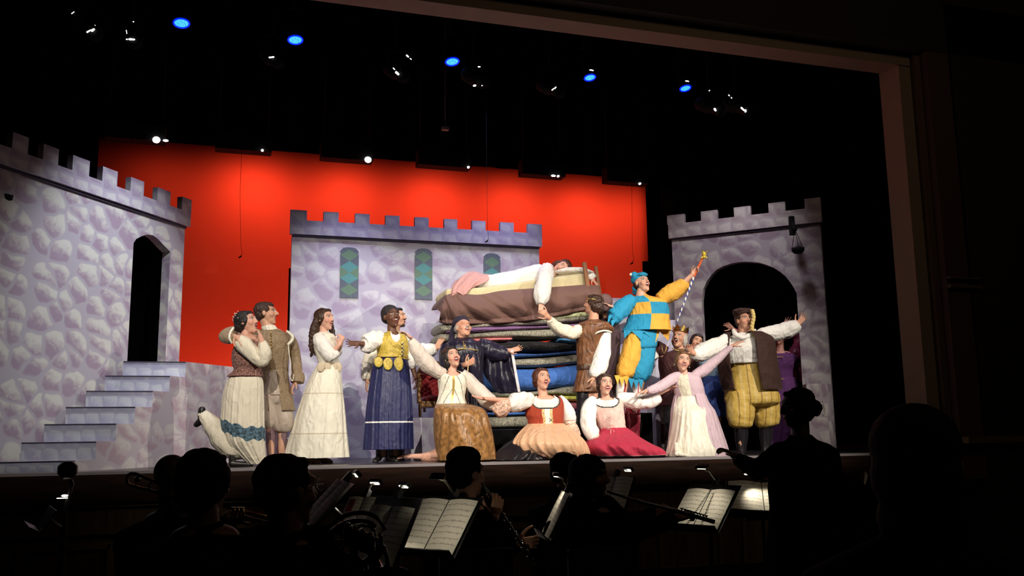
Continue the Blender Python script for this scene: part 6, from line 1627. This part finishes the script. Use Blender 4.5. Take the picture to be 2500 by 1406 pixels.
F.tube('sleeve', [(1660, 916, 0, 9), (1650, 920, 0, 12), (1634, 930, -.01, 13), (1610, 945, -.03, 12), (1590, 952, -.05, 10), (1580, 955, -.06, 7)], C_LILAC, disp=wrink(.06, 3.2, 3)); F.tube('sleeve', [(1688, 922, 0, 9), (1702, 914, 0, 13), (1722, 902, -.01, 14), (1748, 880, -.04, 12), (1770, 860, -.07, 9), (1786, 846, -.10, 7)], C_LILAC, disp=wrink(.06, 3.2, 7))
shoe(F, (1652, 1108, -.26), (1676, 1112, -.34), W_IVORY, r=.032)

# deep red drape fallen beside the black box
F = Fig('red_drape', 9.90, (1545, 1108), 'dark red satin cloth hanging down behind the woman in the pink bodice', 'cloth', z=SZ)
F.sheet('cloth', [[(1526, 990, 0), (1545, 985, 0), (1562, 990, 0)], [(1524, 1025, -.02), (1545, 1025, -.03), (1564, 1020, -.02)], [(1530, 1060, -.02), (1548, 1062, -.02), (1562, 1055, -.02)], [(1532, 1107, -.02), (1548, 1107, -.02), (1560, 1107, -.02)]], fabric('dark_red_satin', (.22, .01, .03), .4), disp=.012, th=.012)

# ------------------------------------------------------------------ orchestra pit
K_SUIT = M('black_suit', (.003, .003, .0035), .95, spec=.02, bump=.2, bscale=30)
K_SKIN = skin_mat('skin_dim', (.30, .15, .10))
K_HAIR = M('black_hair', (.003, .0025, .0025), .8, spec=.1, bump=.4, bscale=60)
BRASS = M('brass', (.55, .36, .12), .18, metal=1)
SILVER = M('silver_keys', (.75, .74, .72), .15, metal=1)
BWOOD = M('black_grenadilla', (.008, .007, .007), .18)
PAPER = M('score_paper', (.80, .76, .66), .8)
INK = M('score_ink', (.52, .48, .41), .8)
INKD = M('score_mark', (.03, .03, .03), .8)
STAND = M('stand_black', (.010, .010, .011), .38)
GLOWS = M('stand_light_glow', (1, 1, 1), .5, emit=(1, .92, .74), es=3.0)
FLOOR = 0.0


def pit_chair(x, Y, lab):
    r = empty('pit_chair', (x, Y, FLOOR), lab, 'chair', 'black chairs of the orchestra')
    so = S(); so.box((x, Y, .44), (.42, .42, .04)); obj('seat', so, STAND, r, bevel=.01)
    so = S(); so.box((x, Y - .2, .72), (.40, .03, .24)); obj('backrest', so, STAND, r, bevel=.01)
    for a in (-1, 1):
        so = S(); so.wire([(x + a * .19, Y + .18, FLOOR), (x + a * .19, Y + .18, .43)], .012); obj('leg', so, STAND, r)
        so = S(); so.wire([(x + a * .19, Y - .2, FLOOR), (x + a * .19, Y - .2, .80)], .012); obj('leg', so, STAND, r)


def player(x, y, Y, k, yaw, lab, hair, arms=None, pitch=0, chair=True, open_=.0, skin=None):
    """seated musician seen from behind or the side; x, y is the centre of the head"""
    F = Fig('person', Y, (x, 1390), lab, 'person', z=FLOOR)
    c = F.p(x, y); s_ = 1 / F.k
    F.head(x, y, 0, yaw=yaw, pitch=pitch, k=k, open_=.003, neck=(x, y + .20 * s_), nr=.055)
    m_ = lambda a: y + a * s_
    F.torso([(x, m_(.78), 0, .19, .17), (x, m_(.60), 0, .19, .15), (x, m_(.40), 0, .22, .15), (x, m_(.27), 0, .24, .13), (x, m_(.20), 0, .15, .09), (x, m_(.16), 0, .07, .07)])
    hipz = c.z - .80
    # thighs and shins reach forward to the floor
    h = F.p(x, m_(.80)); fx, fy, _ = F.hc[2]; fd = Vector((fx, fy, 0)).normalized(); sd = Vector((fd.y, -fd.x, 0))
    for e in (-1, 1):
        a = Vector((h.x, h.y, .52)) + sd * .11 * e; kn = a + fd * .42; ft = Vector((kn.x, kn.y, .09))
        F.b.cap(h + sd * .10 * e, a, .12, .10); F.b.cap(a, kn, .09, .065); F.b.cap(kn, ft, .06, .042); F.b.cap(ft, ft + fd * .14 + Vector((0, 0, -.045)), .042, .035)
    if arms:
        for pts in arms: F.limb(pts, [.055, .045, .032])
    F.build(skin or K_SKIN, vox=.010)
    # jacket over torso, trousers over legs
    so = S(); R = []
    for yy, w_, d_ in ((m_(.135), .062, .060), (m_(.16), .075, .070), (m_(.185), .09, .08), (m_(.215), .17, .11), (m_(.255), .255, .145), (m_(.32), .265, .165), (m_(.45), .25, .18), (m_(.62), .23, .19), (m_(.82), .24, .21)):
        cc = F.p(x, yy); R.append([cc + F.r * w_ * math.cos(2 * PI * j / 32) + F.v * d_ * math.sin(2 * PI * j / 32) for j in range(32)])
    so.rings(R)
    if arms:
        for pts in arms: so.chain([F.p(*q) for q in pts[:2]] + [F.p(*pts[1]) * .15 + F.p(*pts[2]) * .85], [.075, .065, .05])
    obj('jacket', so, K_SUIT, F.root, vox=.014, smooth=4)
    so = S()
    for e in (-1, 1):
        a = Vector((h.x, h.y, .52)) + sd * .11 * e; kn = a + fd * .42; ft = Vector((kn.x, kn.y, .09))
        so.cap(h + sd * .10 * e, a, .14, .12); so.cap(a, kn, .11, .085); so.cap(kn, ft, .08, .065)
    obj('trousers', so, K_SUIT, F.root, vox=.016, smooth=3)
    if hair: F.blob('hair', hair, K_HAIR, vox=.008, disp=curly(.006, 30))
    if chair: pit_chair(h.x, h.y + 0.0, 'black chair under the ' + lab.split(',')[0].replace('seated ', ''))
    return F


BOB = CAP_BACK + [(0, -.06, -.06, .085, .06, .09), (.065, -.03, -.05, .035, .05, .07), (-.065, -.03, -.05, .035, .05, .07)]
LONG = [(0, -.02, .045, .098, .108, .085), (0, -.05, -.03, .098, .085, .10), (0, -.06, -.14, .092, .07, .10), (.07, -.01, -.06, .035, .05, .10), (-.07, -.01, -.06, .035, .05, .10)]
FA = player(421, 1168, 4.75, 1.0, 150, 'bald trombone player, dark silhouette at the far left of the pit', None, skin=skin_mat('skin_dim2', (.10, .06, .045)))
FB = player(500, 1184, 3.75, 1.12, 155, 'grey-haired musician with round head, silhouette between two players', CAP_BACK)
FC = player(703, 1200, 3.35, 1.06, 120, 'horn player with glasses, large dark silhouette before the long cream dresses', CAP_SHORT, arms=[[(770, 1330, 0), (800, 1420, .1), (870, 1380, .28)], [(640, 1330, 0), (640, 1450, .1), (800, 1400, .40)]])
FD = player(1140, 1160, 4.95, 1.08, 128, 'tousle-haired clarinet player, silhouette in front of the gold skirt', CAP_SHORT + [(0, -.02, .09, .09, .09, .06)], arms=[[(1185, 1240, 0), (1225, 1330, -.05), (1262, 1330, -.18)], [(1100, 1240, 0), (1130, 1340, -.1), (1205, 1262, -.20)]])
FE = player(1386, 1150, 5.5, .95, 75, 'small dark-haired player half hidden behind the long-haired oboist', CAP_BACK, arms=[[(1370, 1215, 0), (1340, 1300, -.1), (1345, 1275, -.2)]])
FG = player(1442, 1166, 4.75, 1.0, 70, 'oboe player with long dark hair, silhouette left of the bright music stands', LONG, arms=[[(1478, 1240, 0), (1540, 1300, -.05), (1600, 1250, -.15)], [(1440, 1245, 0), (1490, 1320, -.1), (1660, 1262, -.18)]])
for F_, wr, tp in ((FD, (1262, 1328, -.18), (1284, 1326, -.20)), (FD, (1206, 1264, -.20), (1212, 1240, -.2))):
    so = S(); F_.hand(wr, tp, nrm=(-.3, 0, 1), thumb=1, curl=.9, soup=so); so.cap(F_.p(*wr), F_.p(wr[0] - 14, wr[1] + 14, wr[2] + .03), .028, .032)
    obj('hand', so, K_SKIN if 0 else skin_mat('skin_hand', (.55, .28, .18), eyes=False), F_.root, vox=.004)
for wr, tp in (((1590, 1262, -.16), (1612, 1246, -.16)), ((1650, 1266, -.18), (1672, 1258, -.18))):
    so = S(); FG.hand(wr, tp, nrm=(0, 1, .5), thumb=1, curl=.9, soup=so); obj('hand', so, K_SKIN, FG.root, vox=.005)
so = S()
for e in (-1, 1):
    so.wire([FC.hp(.034 * e + .026 * math.cos(t * PI / 8), .105, .018 + .02 * math.sin(t * PI / 8)) for t in range(16)], .0018, 6, close=True)
    so.wire([FC.hp(.058 * e, .100, .022), FC.hp(.084 * e, .0, .018)], .0018, 6)
obj('glasses', so, SILVER, FC.root)

# conductor
F = Fig('person', 4.75, (1960, 1400), 'conductor with hair in a bun, black silhouette standing at the right, arm raised', 'person', z=FLOOR)
F.head(1944, 996, 0, yaw=-62, pitch=-4, k=.98, open_=.003, neck=(1954, 1062), nr=.05)
F.torso([(1965, 1420, 0, .17, .13), (1964, 1340, 0, .17, .13), (1962, 1260, 0, .14, .11), (1962, 1170, 0, .17, .12), (1964, 1100, 0, .19, .10), (1958, 1075, 0, .10, .07)])
h = F.p(1964, 1400)
for e in (-1, 1): F.b.chain([h + F.r * .09 * e, Vector((h.x + .09 * e, h.y, .48)), Vector((h.x + .09 * e, h.y, .08)), Vector((h.x + .06 * e, h.y + .14, .03))], [.10, .065, .045, .03])
F.limb([(1905, 1105, 0), (1850, 1148, .10), (1796, 1118, .20)], [.05, .042, .03]); F.limb([(2016, 1108, 0), (2020, 1215, 0), (1975, 1290, .2)], [.05, .042, .03])
F.hand((1800, 1120, .20), (1776, 1102, .22), nrm=(0, 1, 0), thumb=1, curl=.7); F.hand((1975, 1290, .2), (1950, 1300, .22), nrm=(0, 1, 0), thumb=1, curl=.7)
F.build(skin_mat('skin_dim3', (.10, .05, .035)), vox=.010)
F.blob('hair', CAP_BACK + [(0, -.128, -.01, .044, .042, .050), (0, -.10, .0, .035, .035, .035)], K_HAIR, disp=curly(.006, 30))
so = S()
for dz in (0, .02, -.02): so.wire([F.hp(0, -.165, dz), F.hp(.01, -.185, .01 + dz), F.hp(.0, -.19, -.02 + dz), F.hp(0, -.17, -.045 + dz)], .0012, 5)
obj('loose_hair', so, K_HAIR, F.root)
so = S(); R = []
for y, xl, xr in ((1060, 1932, 1976), (1074, 1926, 1988), (1084, 1905, 2012), (1100, 1893, 2032), (1140, 1892, 2038), (1190, 1888, 2036), (1240, 1892, 2032), (1300, 1888, 2034), (1370, 1882, 2040), (1430, 1880, 2046)):
    a, b_ = F.p(xl, y), F.p(xr, y); c = (a + b_) / 2; w_ = (a - b_).length / 2; R.append([c + F.r * w_ * math.cos(2 * PI * j / 36) + F.v * w_ * .68 * math.sin(2 * PI * j / 36) for j in range(36)])
so.rings(R)
so.chain([F.p(1905, 1108, 0), F.p(1850, 1148, .10), F.p(1806, 1124, .19)], [.075, .062, .045]); so.chain([F.p(2014, 1110, 0), F.p(2018, 1215, 0), F.p(1984, 1280, .17)], [.07, .06, .045])
obj('jacket', so, K_SUIT, F.root, vox=.012, smooth=4)
so = S()
for e in (-1, 1): so.chain([h + F.r * .09 * e, Vector((h.x + .09 * e, h.y, .48)), Vector((h.x + .09 * e, h.y, .10))], [.125, .095, .075])
obj('trousers', so, K_SUIT, F.root, vox=.016, smooth=3)

# person of the audience, close to the camera
F = Fig('person', 1.62, (2245, 1400), 'person of the audience, large black rounded silhouette at the lower right', 'person', z=FLOOR)
hc_ = F.p(2240, 1128)
def my(a): return 1128 + a / F.k
F.head(2240, 1128, 0, yaw=175, k=1.0, neck=(2240, my(.2)), nr=.06)
F.torso([(2240, my(.80), 0, .19, .15), (2240, my(.55), 0, .20, .14), (2240, my(.36), 0, .22, .13), (2240, my(.26), 0, .16, .10), (2240, my(.19), 0, .08, .07)])
h = F.p(2240, my(.85))
for e in (-1, 1): F.b.chain([h + F.r * .1 * e, Vector((h.x + .1 * e, h.y + .42, .50)), Vector((h.x + .1 * e, h.y + .42, .08))], [.11, .07, .045])
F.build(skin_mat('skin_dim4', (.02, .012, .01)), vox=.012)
F.blob('hair', [(0, -.02, .035, .094, .110, .092), (0, -.05, -.03, .092, .085, .09), (0, -.02, -.12, .09, .09, .08)], K_HAIR, vox=.008, disp=curly(.002, 30))
so = S(); R = []
for y, hw, d_ in ((.165, .08, .08), (.20, .14, .12), (.25, .23, .15), (.36, .26, .17), (.55, .24, .18), (.85, .24, .19)):
    c = F.p(2240, my(y)); R.append([c + F.r * hw * math.cos(2 * PI * j / 32) + F.v * d_ * math.sin(2 * PI * j / 32) for j in range(32)])
so.rings(R); obj('coat', so, K_SUIT, F.root)
pit_chair(h.x, h.y, 'black seat under the large silhouette of the audience')

# ---- music stands, scores and clip lights
def stand(lab, top, bot, Yt, Yb, Wd, width, lab2, sheetw=None, lamp_px=None, lampY=None, power=1.0, score=True, arm=None, page=2, sheet_drop=.0, redmark=False):
    """top and bottom middle points of the desk in the picture, their depths, and the direction its width runs"""
    b_ = at(*bot, Yb); vx = ray(bot[0], bot[1]); vx.z = 0; vx.normalize(); al = math.radians(Wd)
    W_ = Vector((vx.y, -vx.x, 0)) * math.cos(al) - vx * math.sin(al); d_ = ray(*top)
    if abs(Wd) > 15:
        Yt = (b_ - CAM).dot(W_) / d_.dot(W_) * d_.y
    a = at(*top, Yt); Ud = (a - b_); hgt = Ud.length; Ud.normalize()
    W_ = (W_ - Ud * W_.dot(Ud)).normalized(); Nn = W_.cross(Ud).normalized()
    if Nn.y > 0 and abs(Nn.y) > .3: Nn = -Nn
    base = Vector(((a.x + b_.x) / 2, (a.y + b_.y) / 2, FLOOR)); base = base - Vector((Nn.x, Nn.y, 0)) * .10
    r = empty('music_stand', base, lab, 'music stand', 'orchestra music stands')
    c = (a + b_) / 2 - Nn * .012
    so = S(); so.box(c, (width, hgt * 1.04, .006), (W_, Ud, Nn)); obj('desk', so, STAND, r, bevel=.002)
    so = S(); so.box(b_ - Ud * .012 + Nn * .025, (width, .006, .06), (W_, Ud, Nn)); obj('shelf', so, STAND, r)
    so = S(); so.wire([base + Vector((0, 0, .28)), Vector((base.x, base.y, c.z - .06)), c - Nn * .01], .012); obj('pole', so, STAND, r)
    for i in range(3):
        t = i * 2 * PI / 3 + .4; so = S(); so.wire([base + Vector((0, 0, .30)), base + Vector((math.cos(t) * .12, math.sin(t) * .12, .16)), base + Vector((math.cos(t) * .28, math.sin(t) * .28, .012))], .011); obj('leg', so, STAND, r)
    if score:
        sw = sheetw or width * .94; sh = hgt * (.97 - sheet_drop); rnd = random.Random(len(lab))
        so = S(); o_ = b_ + Nn * .006
        for p_ in range(page):
            x0 = -sw / 2 + sw / page * p_; x1 = x0 + sw / page
            n_ = 66; m_ = 24
            def P_(i, j):
                u = i / m_; v = j / n_; xx = x0 + (x1 - x0) * u
                bow = .012 * math.sin(PI * u) * (1 if page > 1 else .3)
                return o_ + W_ * xx + Ud * (sh * v) + Nn * bow
            vs = [P_(i, j) for j in range(n_ + 1) for i in range(m_ + 1)]; fs = []; ms = []
            for j in range(n_):
                for i in range(m_):
                    k = j * (m_ + 1) + i; fs.append((k, k + 1, k + m_ + 2, k + m_ + 1))
                    st_ = j % 7 == 3 and 0 < i < m_ - 1 and 3 < j < n_ - 3
                    no_ = j % 7 in (2, 4) and 0 < i < m_ - 1 and rnd.random() < .22 and 3 < j < n_ - 3
                    ms.append(1 if st_ or no_ else 0)
            nv = len(vs); vs += [q - Nn * .003 for q in vs[:nv]]; fs += [tuple(nv + q for q in reversed(f)) for f in fs[:]]; ms += [0] * (len(fs) - len(ms))
            so.add(vs, fs, ms, False)
        if page > 1: so.box(o_ + Ud * sh / 2 + Nn * .001, (.004, sh, .004), (W_, Ud, Nn), 2)
        if redmark: so.box(o_ - W_ * sw * .28 + Ud * sh * .72 + Nn * .014, (sw * .16, sh * .34, .002), (W_, Ud, Nn), 3)
        tag(obj('sheet_music', so, [PAPER, INK, INKD, C_CRIM]), lab2, 'sheet music', 'open scores on the stands')
    if lamp_px:
        q = at(*lamp_px, lampY or Yt); tp = a + Ud * .02
        l = empty('stand_light', tp, 'clip light ' + lab2.split(' on ')[-1] if 0 else 'small clip light over the ' + lab2, 'lamp', 'clip lights on the stands')
        l['label'] = ' '.join(l['label'].split()[:16])
        so = S(); so.box(tp, (.03, .05, .03), (W_, Ud, Nn)); obj('clip', so, STAND, l)
        so = S(); so.wire([tp, tp + (q - tp) * .55 + Vector((0, 0, .02)), q], .006); obj('arm', so, M('arm_grey', (.30, .29, .27), .35, metal=.7), l)
        dv = (a * .4 + b_ * .6 - q).normalized(); xv = W_; yv = dv.cross(xv).normalized()
        so = S(); so.box(q - dv * .012, (.085, .035, .02), (xv, yv, dv)); obj('shade', so, STAND, l, bevel=.006)
        so = S(); so.box(q + dv * .0005, (.055, .020, .004), (xv, yv, dv)); obj('led_strip', so, GLOWS, l)
        lamp('stand_glow', 'SPOT', q + dv * .01, (a * .45 + b_ * .55), power * 1.9, (1, .90, .70), spot_size=math.radians(105), spot_blend=.8, shadow_soft_size=.012)
    return a, b_, W_, Ud, Nn


stand('black music stand seen almost edge-on behind the horn player', (842, 1174), (750, 1276), 4.3, 4.2, 84, .44, 'narrow slanting score right of the horn player\'s glasses', lamp_px=(868, 1160), power=2.6)
stand('small music stand with a red-marked score beside the slanting one', (893, 1213), (858, 1300), 5.3, 5.1, 40, .24, 'score with a red mark on its left page', lamp_px=(915, 1180), lampY=5.2, power=1.8, redmark=True)
stand('music stand half hidden behind the coiled horn', (970, 1214), (905, 1375), 4.6, 4.4, 56, .38, 'tall narrow lit score beside the coiled horn', lamp_px=(985, 1188), lampY=4.5, power=1.5, sheet_drop=.12)
stand('large front music stand with a wide lit score at the centre', (1104, 1212), (1032, 1352), 4.35, 4.45, 36, .37, 'wide brightly lit score at the centre of the pit', lamp_px=(1068, 1166), lampY=4.2, power=1.3, sheet_drop=.05)
stand('music stand seen edge-on between the clarinet and the long-haired player', (1384, 1200), (1334, 1306), 4.9, 4.8, 86, .44, 'edge-on slanting score left of the long-haired player', lamp_px=(1357, 1163), lampY=4.8, power=.5)
stand('music stand partly hidden behind the oboe player', (1505, 1162), (1478, 1250), 6.3, 5.9, 42, .34, 'score showing just right of the oboist\'s hair', lamp_px=(1532, 1148), lampY=6.0, power=1.3)
stand('black music stand behind the end of the oboe', (1745, 1182), (1690, 1292), 5.1, 5.0, 32, .36, 'spiral-bound open score behind the end of the oboe', lamp_px=(1714, 1143), lampY=4.95, power=1.0, sheet_drop=.12)
stand('conductor\'s music stand, partly hidden by her jacket', (1858, 1178), (1868, 1262), 5.4, 5.1, -10, .46, 'large lit score before the conductor', lamp_px=(1828, 1158), lampY=5.3, power=1.1)
stand('empty-looking dark music stand at the far left of the pit', (124, 1238), (92, 1286), 5.3, 5.25, 86, .40, 'x', score=False)
# spiral of the score, dotted
so = S()
a, b_ = at(1733, 1196, 5.07), at(1672, 1284, 4.83)
for i in range(26):
    q = a + (b_ - a) * (i / 25) + Vector((-.003, -.022, .006)); so.ell(q, (.007, .007, .0028), None, 8, 5)
tag(obj('spiral_binding', so, INKD), 'black spiral binding of the open score behind the end of the oboe', 'binding')

# desk lamp head at the far left
F = Fig('stand_lamp', 5.2, (166, 1165), 'black octagonal stand lamp at the far left, glinting below its shade', 'lamp', z=FLOOR)
c = F.p(165, 1147); so = S()
so.rings([[c + F.v * h_ + (F.r * math.cos(2 * PI * (j + .5) / 8) + F.u * math.sin(2 * PI * (j + .5) / 8)) * r_ for j in range(8)] for h_, r_ in ((-.06, .040), (-.05, .048), (.05, .052), (.07, .040))], smooth=False); obj('lamp_shade', so, STAND, F.root)
so = S(); so.wire([F.p(168, 1165), F.p(176, 1180), F.p(160, 1235), Vector((F.root.location.x, F.root.location.y, .3)), Vector((F.root.location.x, F.root.location.y, .02))], .011); obj('pole', so, STAND, F.root)
so = S(); so.cap(Vector((F.root.location.x, F.root.location.y, 0.0)), Vector((F.root.location.x, F.root.location.y, .03)), .12, .11, 20); obj('base', so, STAND, F.root)
so = S(); so.ell(F.p(167, 1161, -.03), (.014, .012, .006)); obj('bulb', so, GLOWS, F.root)
so = S(); so.ell(F.p(158, 1210, -.03), (.016, .008, .006)); so.box(F.p(152, 1216, -.03), (.05, .01, .004)); obj('bulb', so, GLOWS, F.root)

# ---- instruments
def inst(name, x, y, Y, lab, cat, group=None):
    return empty(name, at(x, y, Y), lab, cat, group)


r = inst('trombone', 340, 1175, 4.6, 'brass trombone, its curved tuning end showing left of the bald player', 'trombone')
Pp = lambda x, y, Y=4.6: at(x, y, Y)
so = S(); so.wire([Pp(470, 1205, 4.5), Pp(420, 1192, 4.55), Pp(372, 1174), Pp(345, 1162), Pp(330, 1156), Pp(318, 1156), Pp(311, 1162), Pp(309, 1172), Pp(313, 1181), Pp(325, 1186), Pp(345, 1192), Pp(360, 1195), Pp(440, 1218, 4.5)], .0075, 10); obj('tuning_slide', so, BRASS, r)
so = S(); so.wire([Pp(369, 1173), Pp(361, 1195)], .005, 8); obj('brace', so, BRASS, r)
so = S(); so.wire([Pp(337, 1159), Pp(334, 1171), Pp(331, 1188)], .004, 8); obj('brace', so, BRASS, r)
so = S(); so.ell(Pp(335, 1171), (.018, .012, .014)); obj('counterweight', so, SILVER, r)
r = inst('trumpet', 560, 1260, 4.1, 'brass trumpet dimly seen right of the round grey head', 'trumpet')
so = S(); so.wire([at(x, y, 4.1) for x, y in ((545, 1236), (600, 1250), (655, 1262), (662, 1270), (655, 1277), (600, 1262), (560, 1250), (548, 1256), (556, 1268), (610, 1280))], .007, 10); obj('tubing', so, BRASS, r)
for x in (572, 582, 592):
    so = S(); so.wire([at(x, 1238, 4.08), at(x - 3, 1275, 4.08)], .010, 10); obj('valve', so, BRASS, r)
so = S(); c0, c1 = at(560, 1275, 4.1), at(540, 1300, 4.0); d_ = (c1 - c0).normalized(); xx = d_.cross(Vector((0, 0, 1))).normalized(); yy = d_.cross(xx)
so.rings([[c0 + d_ * h_ + (xx * math.cos(t * PI / 12) + yy * math.sin(t * PI / 12)) * q for t in range(24)] for h_, q in ((0, .008), (.03, .014), (.055, .030), (.07, .055), (.068, .053), (.05, .028), (.0, .004))], False); obj('bell', so, BRASS, r)

r = inst('french_horn', 862, 1320, 3.45, 'dark glossy coiled french horn with shiny tubes held by the player with glasses', 'horn')
HM = M('horn_dark_metal', (.10, .095, .09), .12, metal=1)
cc = at(862, 1322, 3.45); xr_, yu_ = RI, UP; kk = .00160
def loop(cx, cy, rx, ry, tl, a0, a1, rad, dy, nm):
    so = S(); n = 40; ct = cc + xr_ * cx * kk - yu_ * cy * kk + fw * dy; tr = math.radians(tl); P = []
    for i in range(n + 1):
        t = math.radians(a0 + (a1 - a0) * i / n); px_, py_ = rx * math.cos(t), ry * math.sin(t)
        P.append(ct + xr_ * (px_ * math.cos(tr) - py_ * math.sin(tr)) * kk + yu_ * (px_ * math.sin(tr) + py_ * math.cos(tr)) * kk + fw * .02 * math.sin(t * 2))
    so.wire(P, rad, 10); obj(nm, so, HM, r)


loop(0, 0, 78, 62, 20, 0, 330, .0085, 0, 'main_coil'); loop(4, 4, 66, 50, 24, 20, 360, .0075, -.025, 'inner_coil'); loop(-6, -4, 54, 40, 10, -60, 270, .007, .02, 'inner_coil')
loop(14, 12, 42, 30, 40, 0, 300, .0065, -.035, 'valve_tube'); loop(30, 0, 30, 44, 10, 30, 360, .0065, -.04, 'valve_tube'); loop(-30, 12, 30, 20, -30, 0, 330, .006, -.03, 'valve_tube'); loop(46, 40, 34, 52, 20, -90, 230, .008, -.015, 'bell_branch')
for i in range(4):
    q = cc + xr_ * (-6 + 17 * i) * kk + yu_ * (38 - 7 * i) * kk - fw * .05
    so = S(); so.cap(q, q - yu_ * 30 * kk, .016, .016, 14); obj('rotor_valve', so, HM, r)
    so = S(); so.ell(q + yu_ * 10 * kk, (.011, .011, .008)); obj('valve_lever', so, SILVER, r)
so = S(); so.wire([cc - xr_ * 60 * kk + yu_ * 30 * kk, at(770, 1296, 3.4), at(742, 1284, 3.36)], [.006, .005, .004], 10); obj('leadpipe', so, BRASS, r)
c0 = cc + xr_ * 42 * kk - yu_ * 20 * kk; d_ = (xr_ * .25 - yu_ * .75 - fw * .6).normalized(); xx = d_.cross(xr_).normalized(); yy = d_.cross(xx)
so = S(); so.rings([[c0 + d_ * h_ + (xx * math.cos(t * PI / 20) + yy * math.sin(t * PI / 20)) * q for t in range(40)] for h_, q in ((0, .014), (.05, .024), (.09, .045), (.115, .085), (.125, .125), (.122, .124), (.108, .082), (.08, .04), (.0, .008))], False); obj('bell', so, HM, r)

r = inst('clarinet', 1250, 1290, 4.74, 'black clarinet with silver keys slanting down in the tousle-haired player\'s hands', 'clarinet')
a, b_ = at(1176, 1178, 4.82), at(1312, 1388, 4.66)
so = S(); n = 24; so.wire([a + (b_ - a) * (i / n) for i in range(n + 1)], [.006 + .0018 * (i in (2, 3, 12, 13)) + .004 * (i / n) + (.014 * max(0, (i - 20) / 4) ** 2) for i in range(n + 1)], 14); obj('body_tube', so, BWOOD, r)
dd_ = (b_ - a).normalized(); sdv = dd_.cross(fw).normalized()
for i in range(16):
    t = .12 + .78 * i / 15; q = a + (b_ - a) * t - fw * .012 + sdv * (.010 if i % 2 else -.010)
    so = S(); so.ell(q, (.0075, .0075, .0075)); so.wire([q, q + dd_ * .035], .0022, 6); obj('key', so, SILVER, r)
r = inst('oboe', 1620, 1245, 4.5, 'black oboe crossing in front of the bright score of the right stand', 'oboe')
Pq = [at(1482, 1199, 4.55), at(1560, 1224, 4.5), at(1650, 1247, 4.47), at(1744, 1274, 4.43)]
P_ = cr([tuple(q) for q in Pq], 8)
so = S(); so.wire(P_, [.006 + .006 * (i / (len(P_) - 1)) + (.004 if i in (8, 16) else 0) for i in range(len(P_))], 14); obj('body_tube', so, BWOOD, r)
for i in range(9):
    q = at(1665 + 7.5 * i, 1240 + 2.2 * i + 2, 4.44); so = S(); so.wire([q, q + UP * -.010], .003, 6); so.ell(q, (.009, .006, .004)); obj('key', so, BWOOD, r)
so = S(); so.wire([at(1660, 1240, 4.43), at(1727, 1259, 4.41)], .0025, 6); obj('key_rail', so, BWOOD, r)
for i, t in enumerate((.15, .28, .42, .5)):
    q = Pq[0] + (Pq[3] - Pq[0]) * t - fw * .012; so = S(); so.ell(q, (.008, .004, .004)); obj('key', so, SILVER, r)
# folded red and white programme at the right of the pit
F = Fig('programme_sheet', 6.2, (2110, 1165), 'folded red and white leaflet standing in the dark at the right of the pit', 'leaflet')
F.slab('page', [(2108, 1142), (2118, 1158), (2112, 1185), (2100, 1165)], C_MAROON, depth=.004); F.slab('page', [(2112, 1150), (2119, 1160), (2113, 1184), (2109, 1180)], W_COTTON, depth=.003, dy=-.01)
# low shelf carrying it
q = at(2110, 1186, 6.2)
so = S(); so.box((q.x, 6.3, q.z / 2 - .002), (.5, .4, q.z)); tag(obj('side_cabinet', so, M_BLACK), 'black cabinet below the folded leaflet at the right of the pit', 'cabinet')
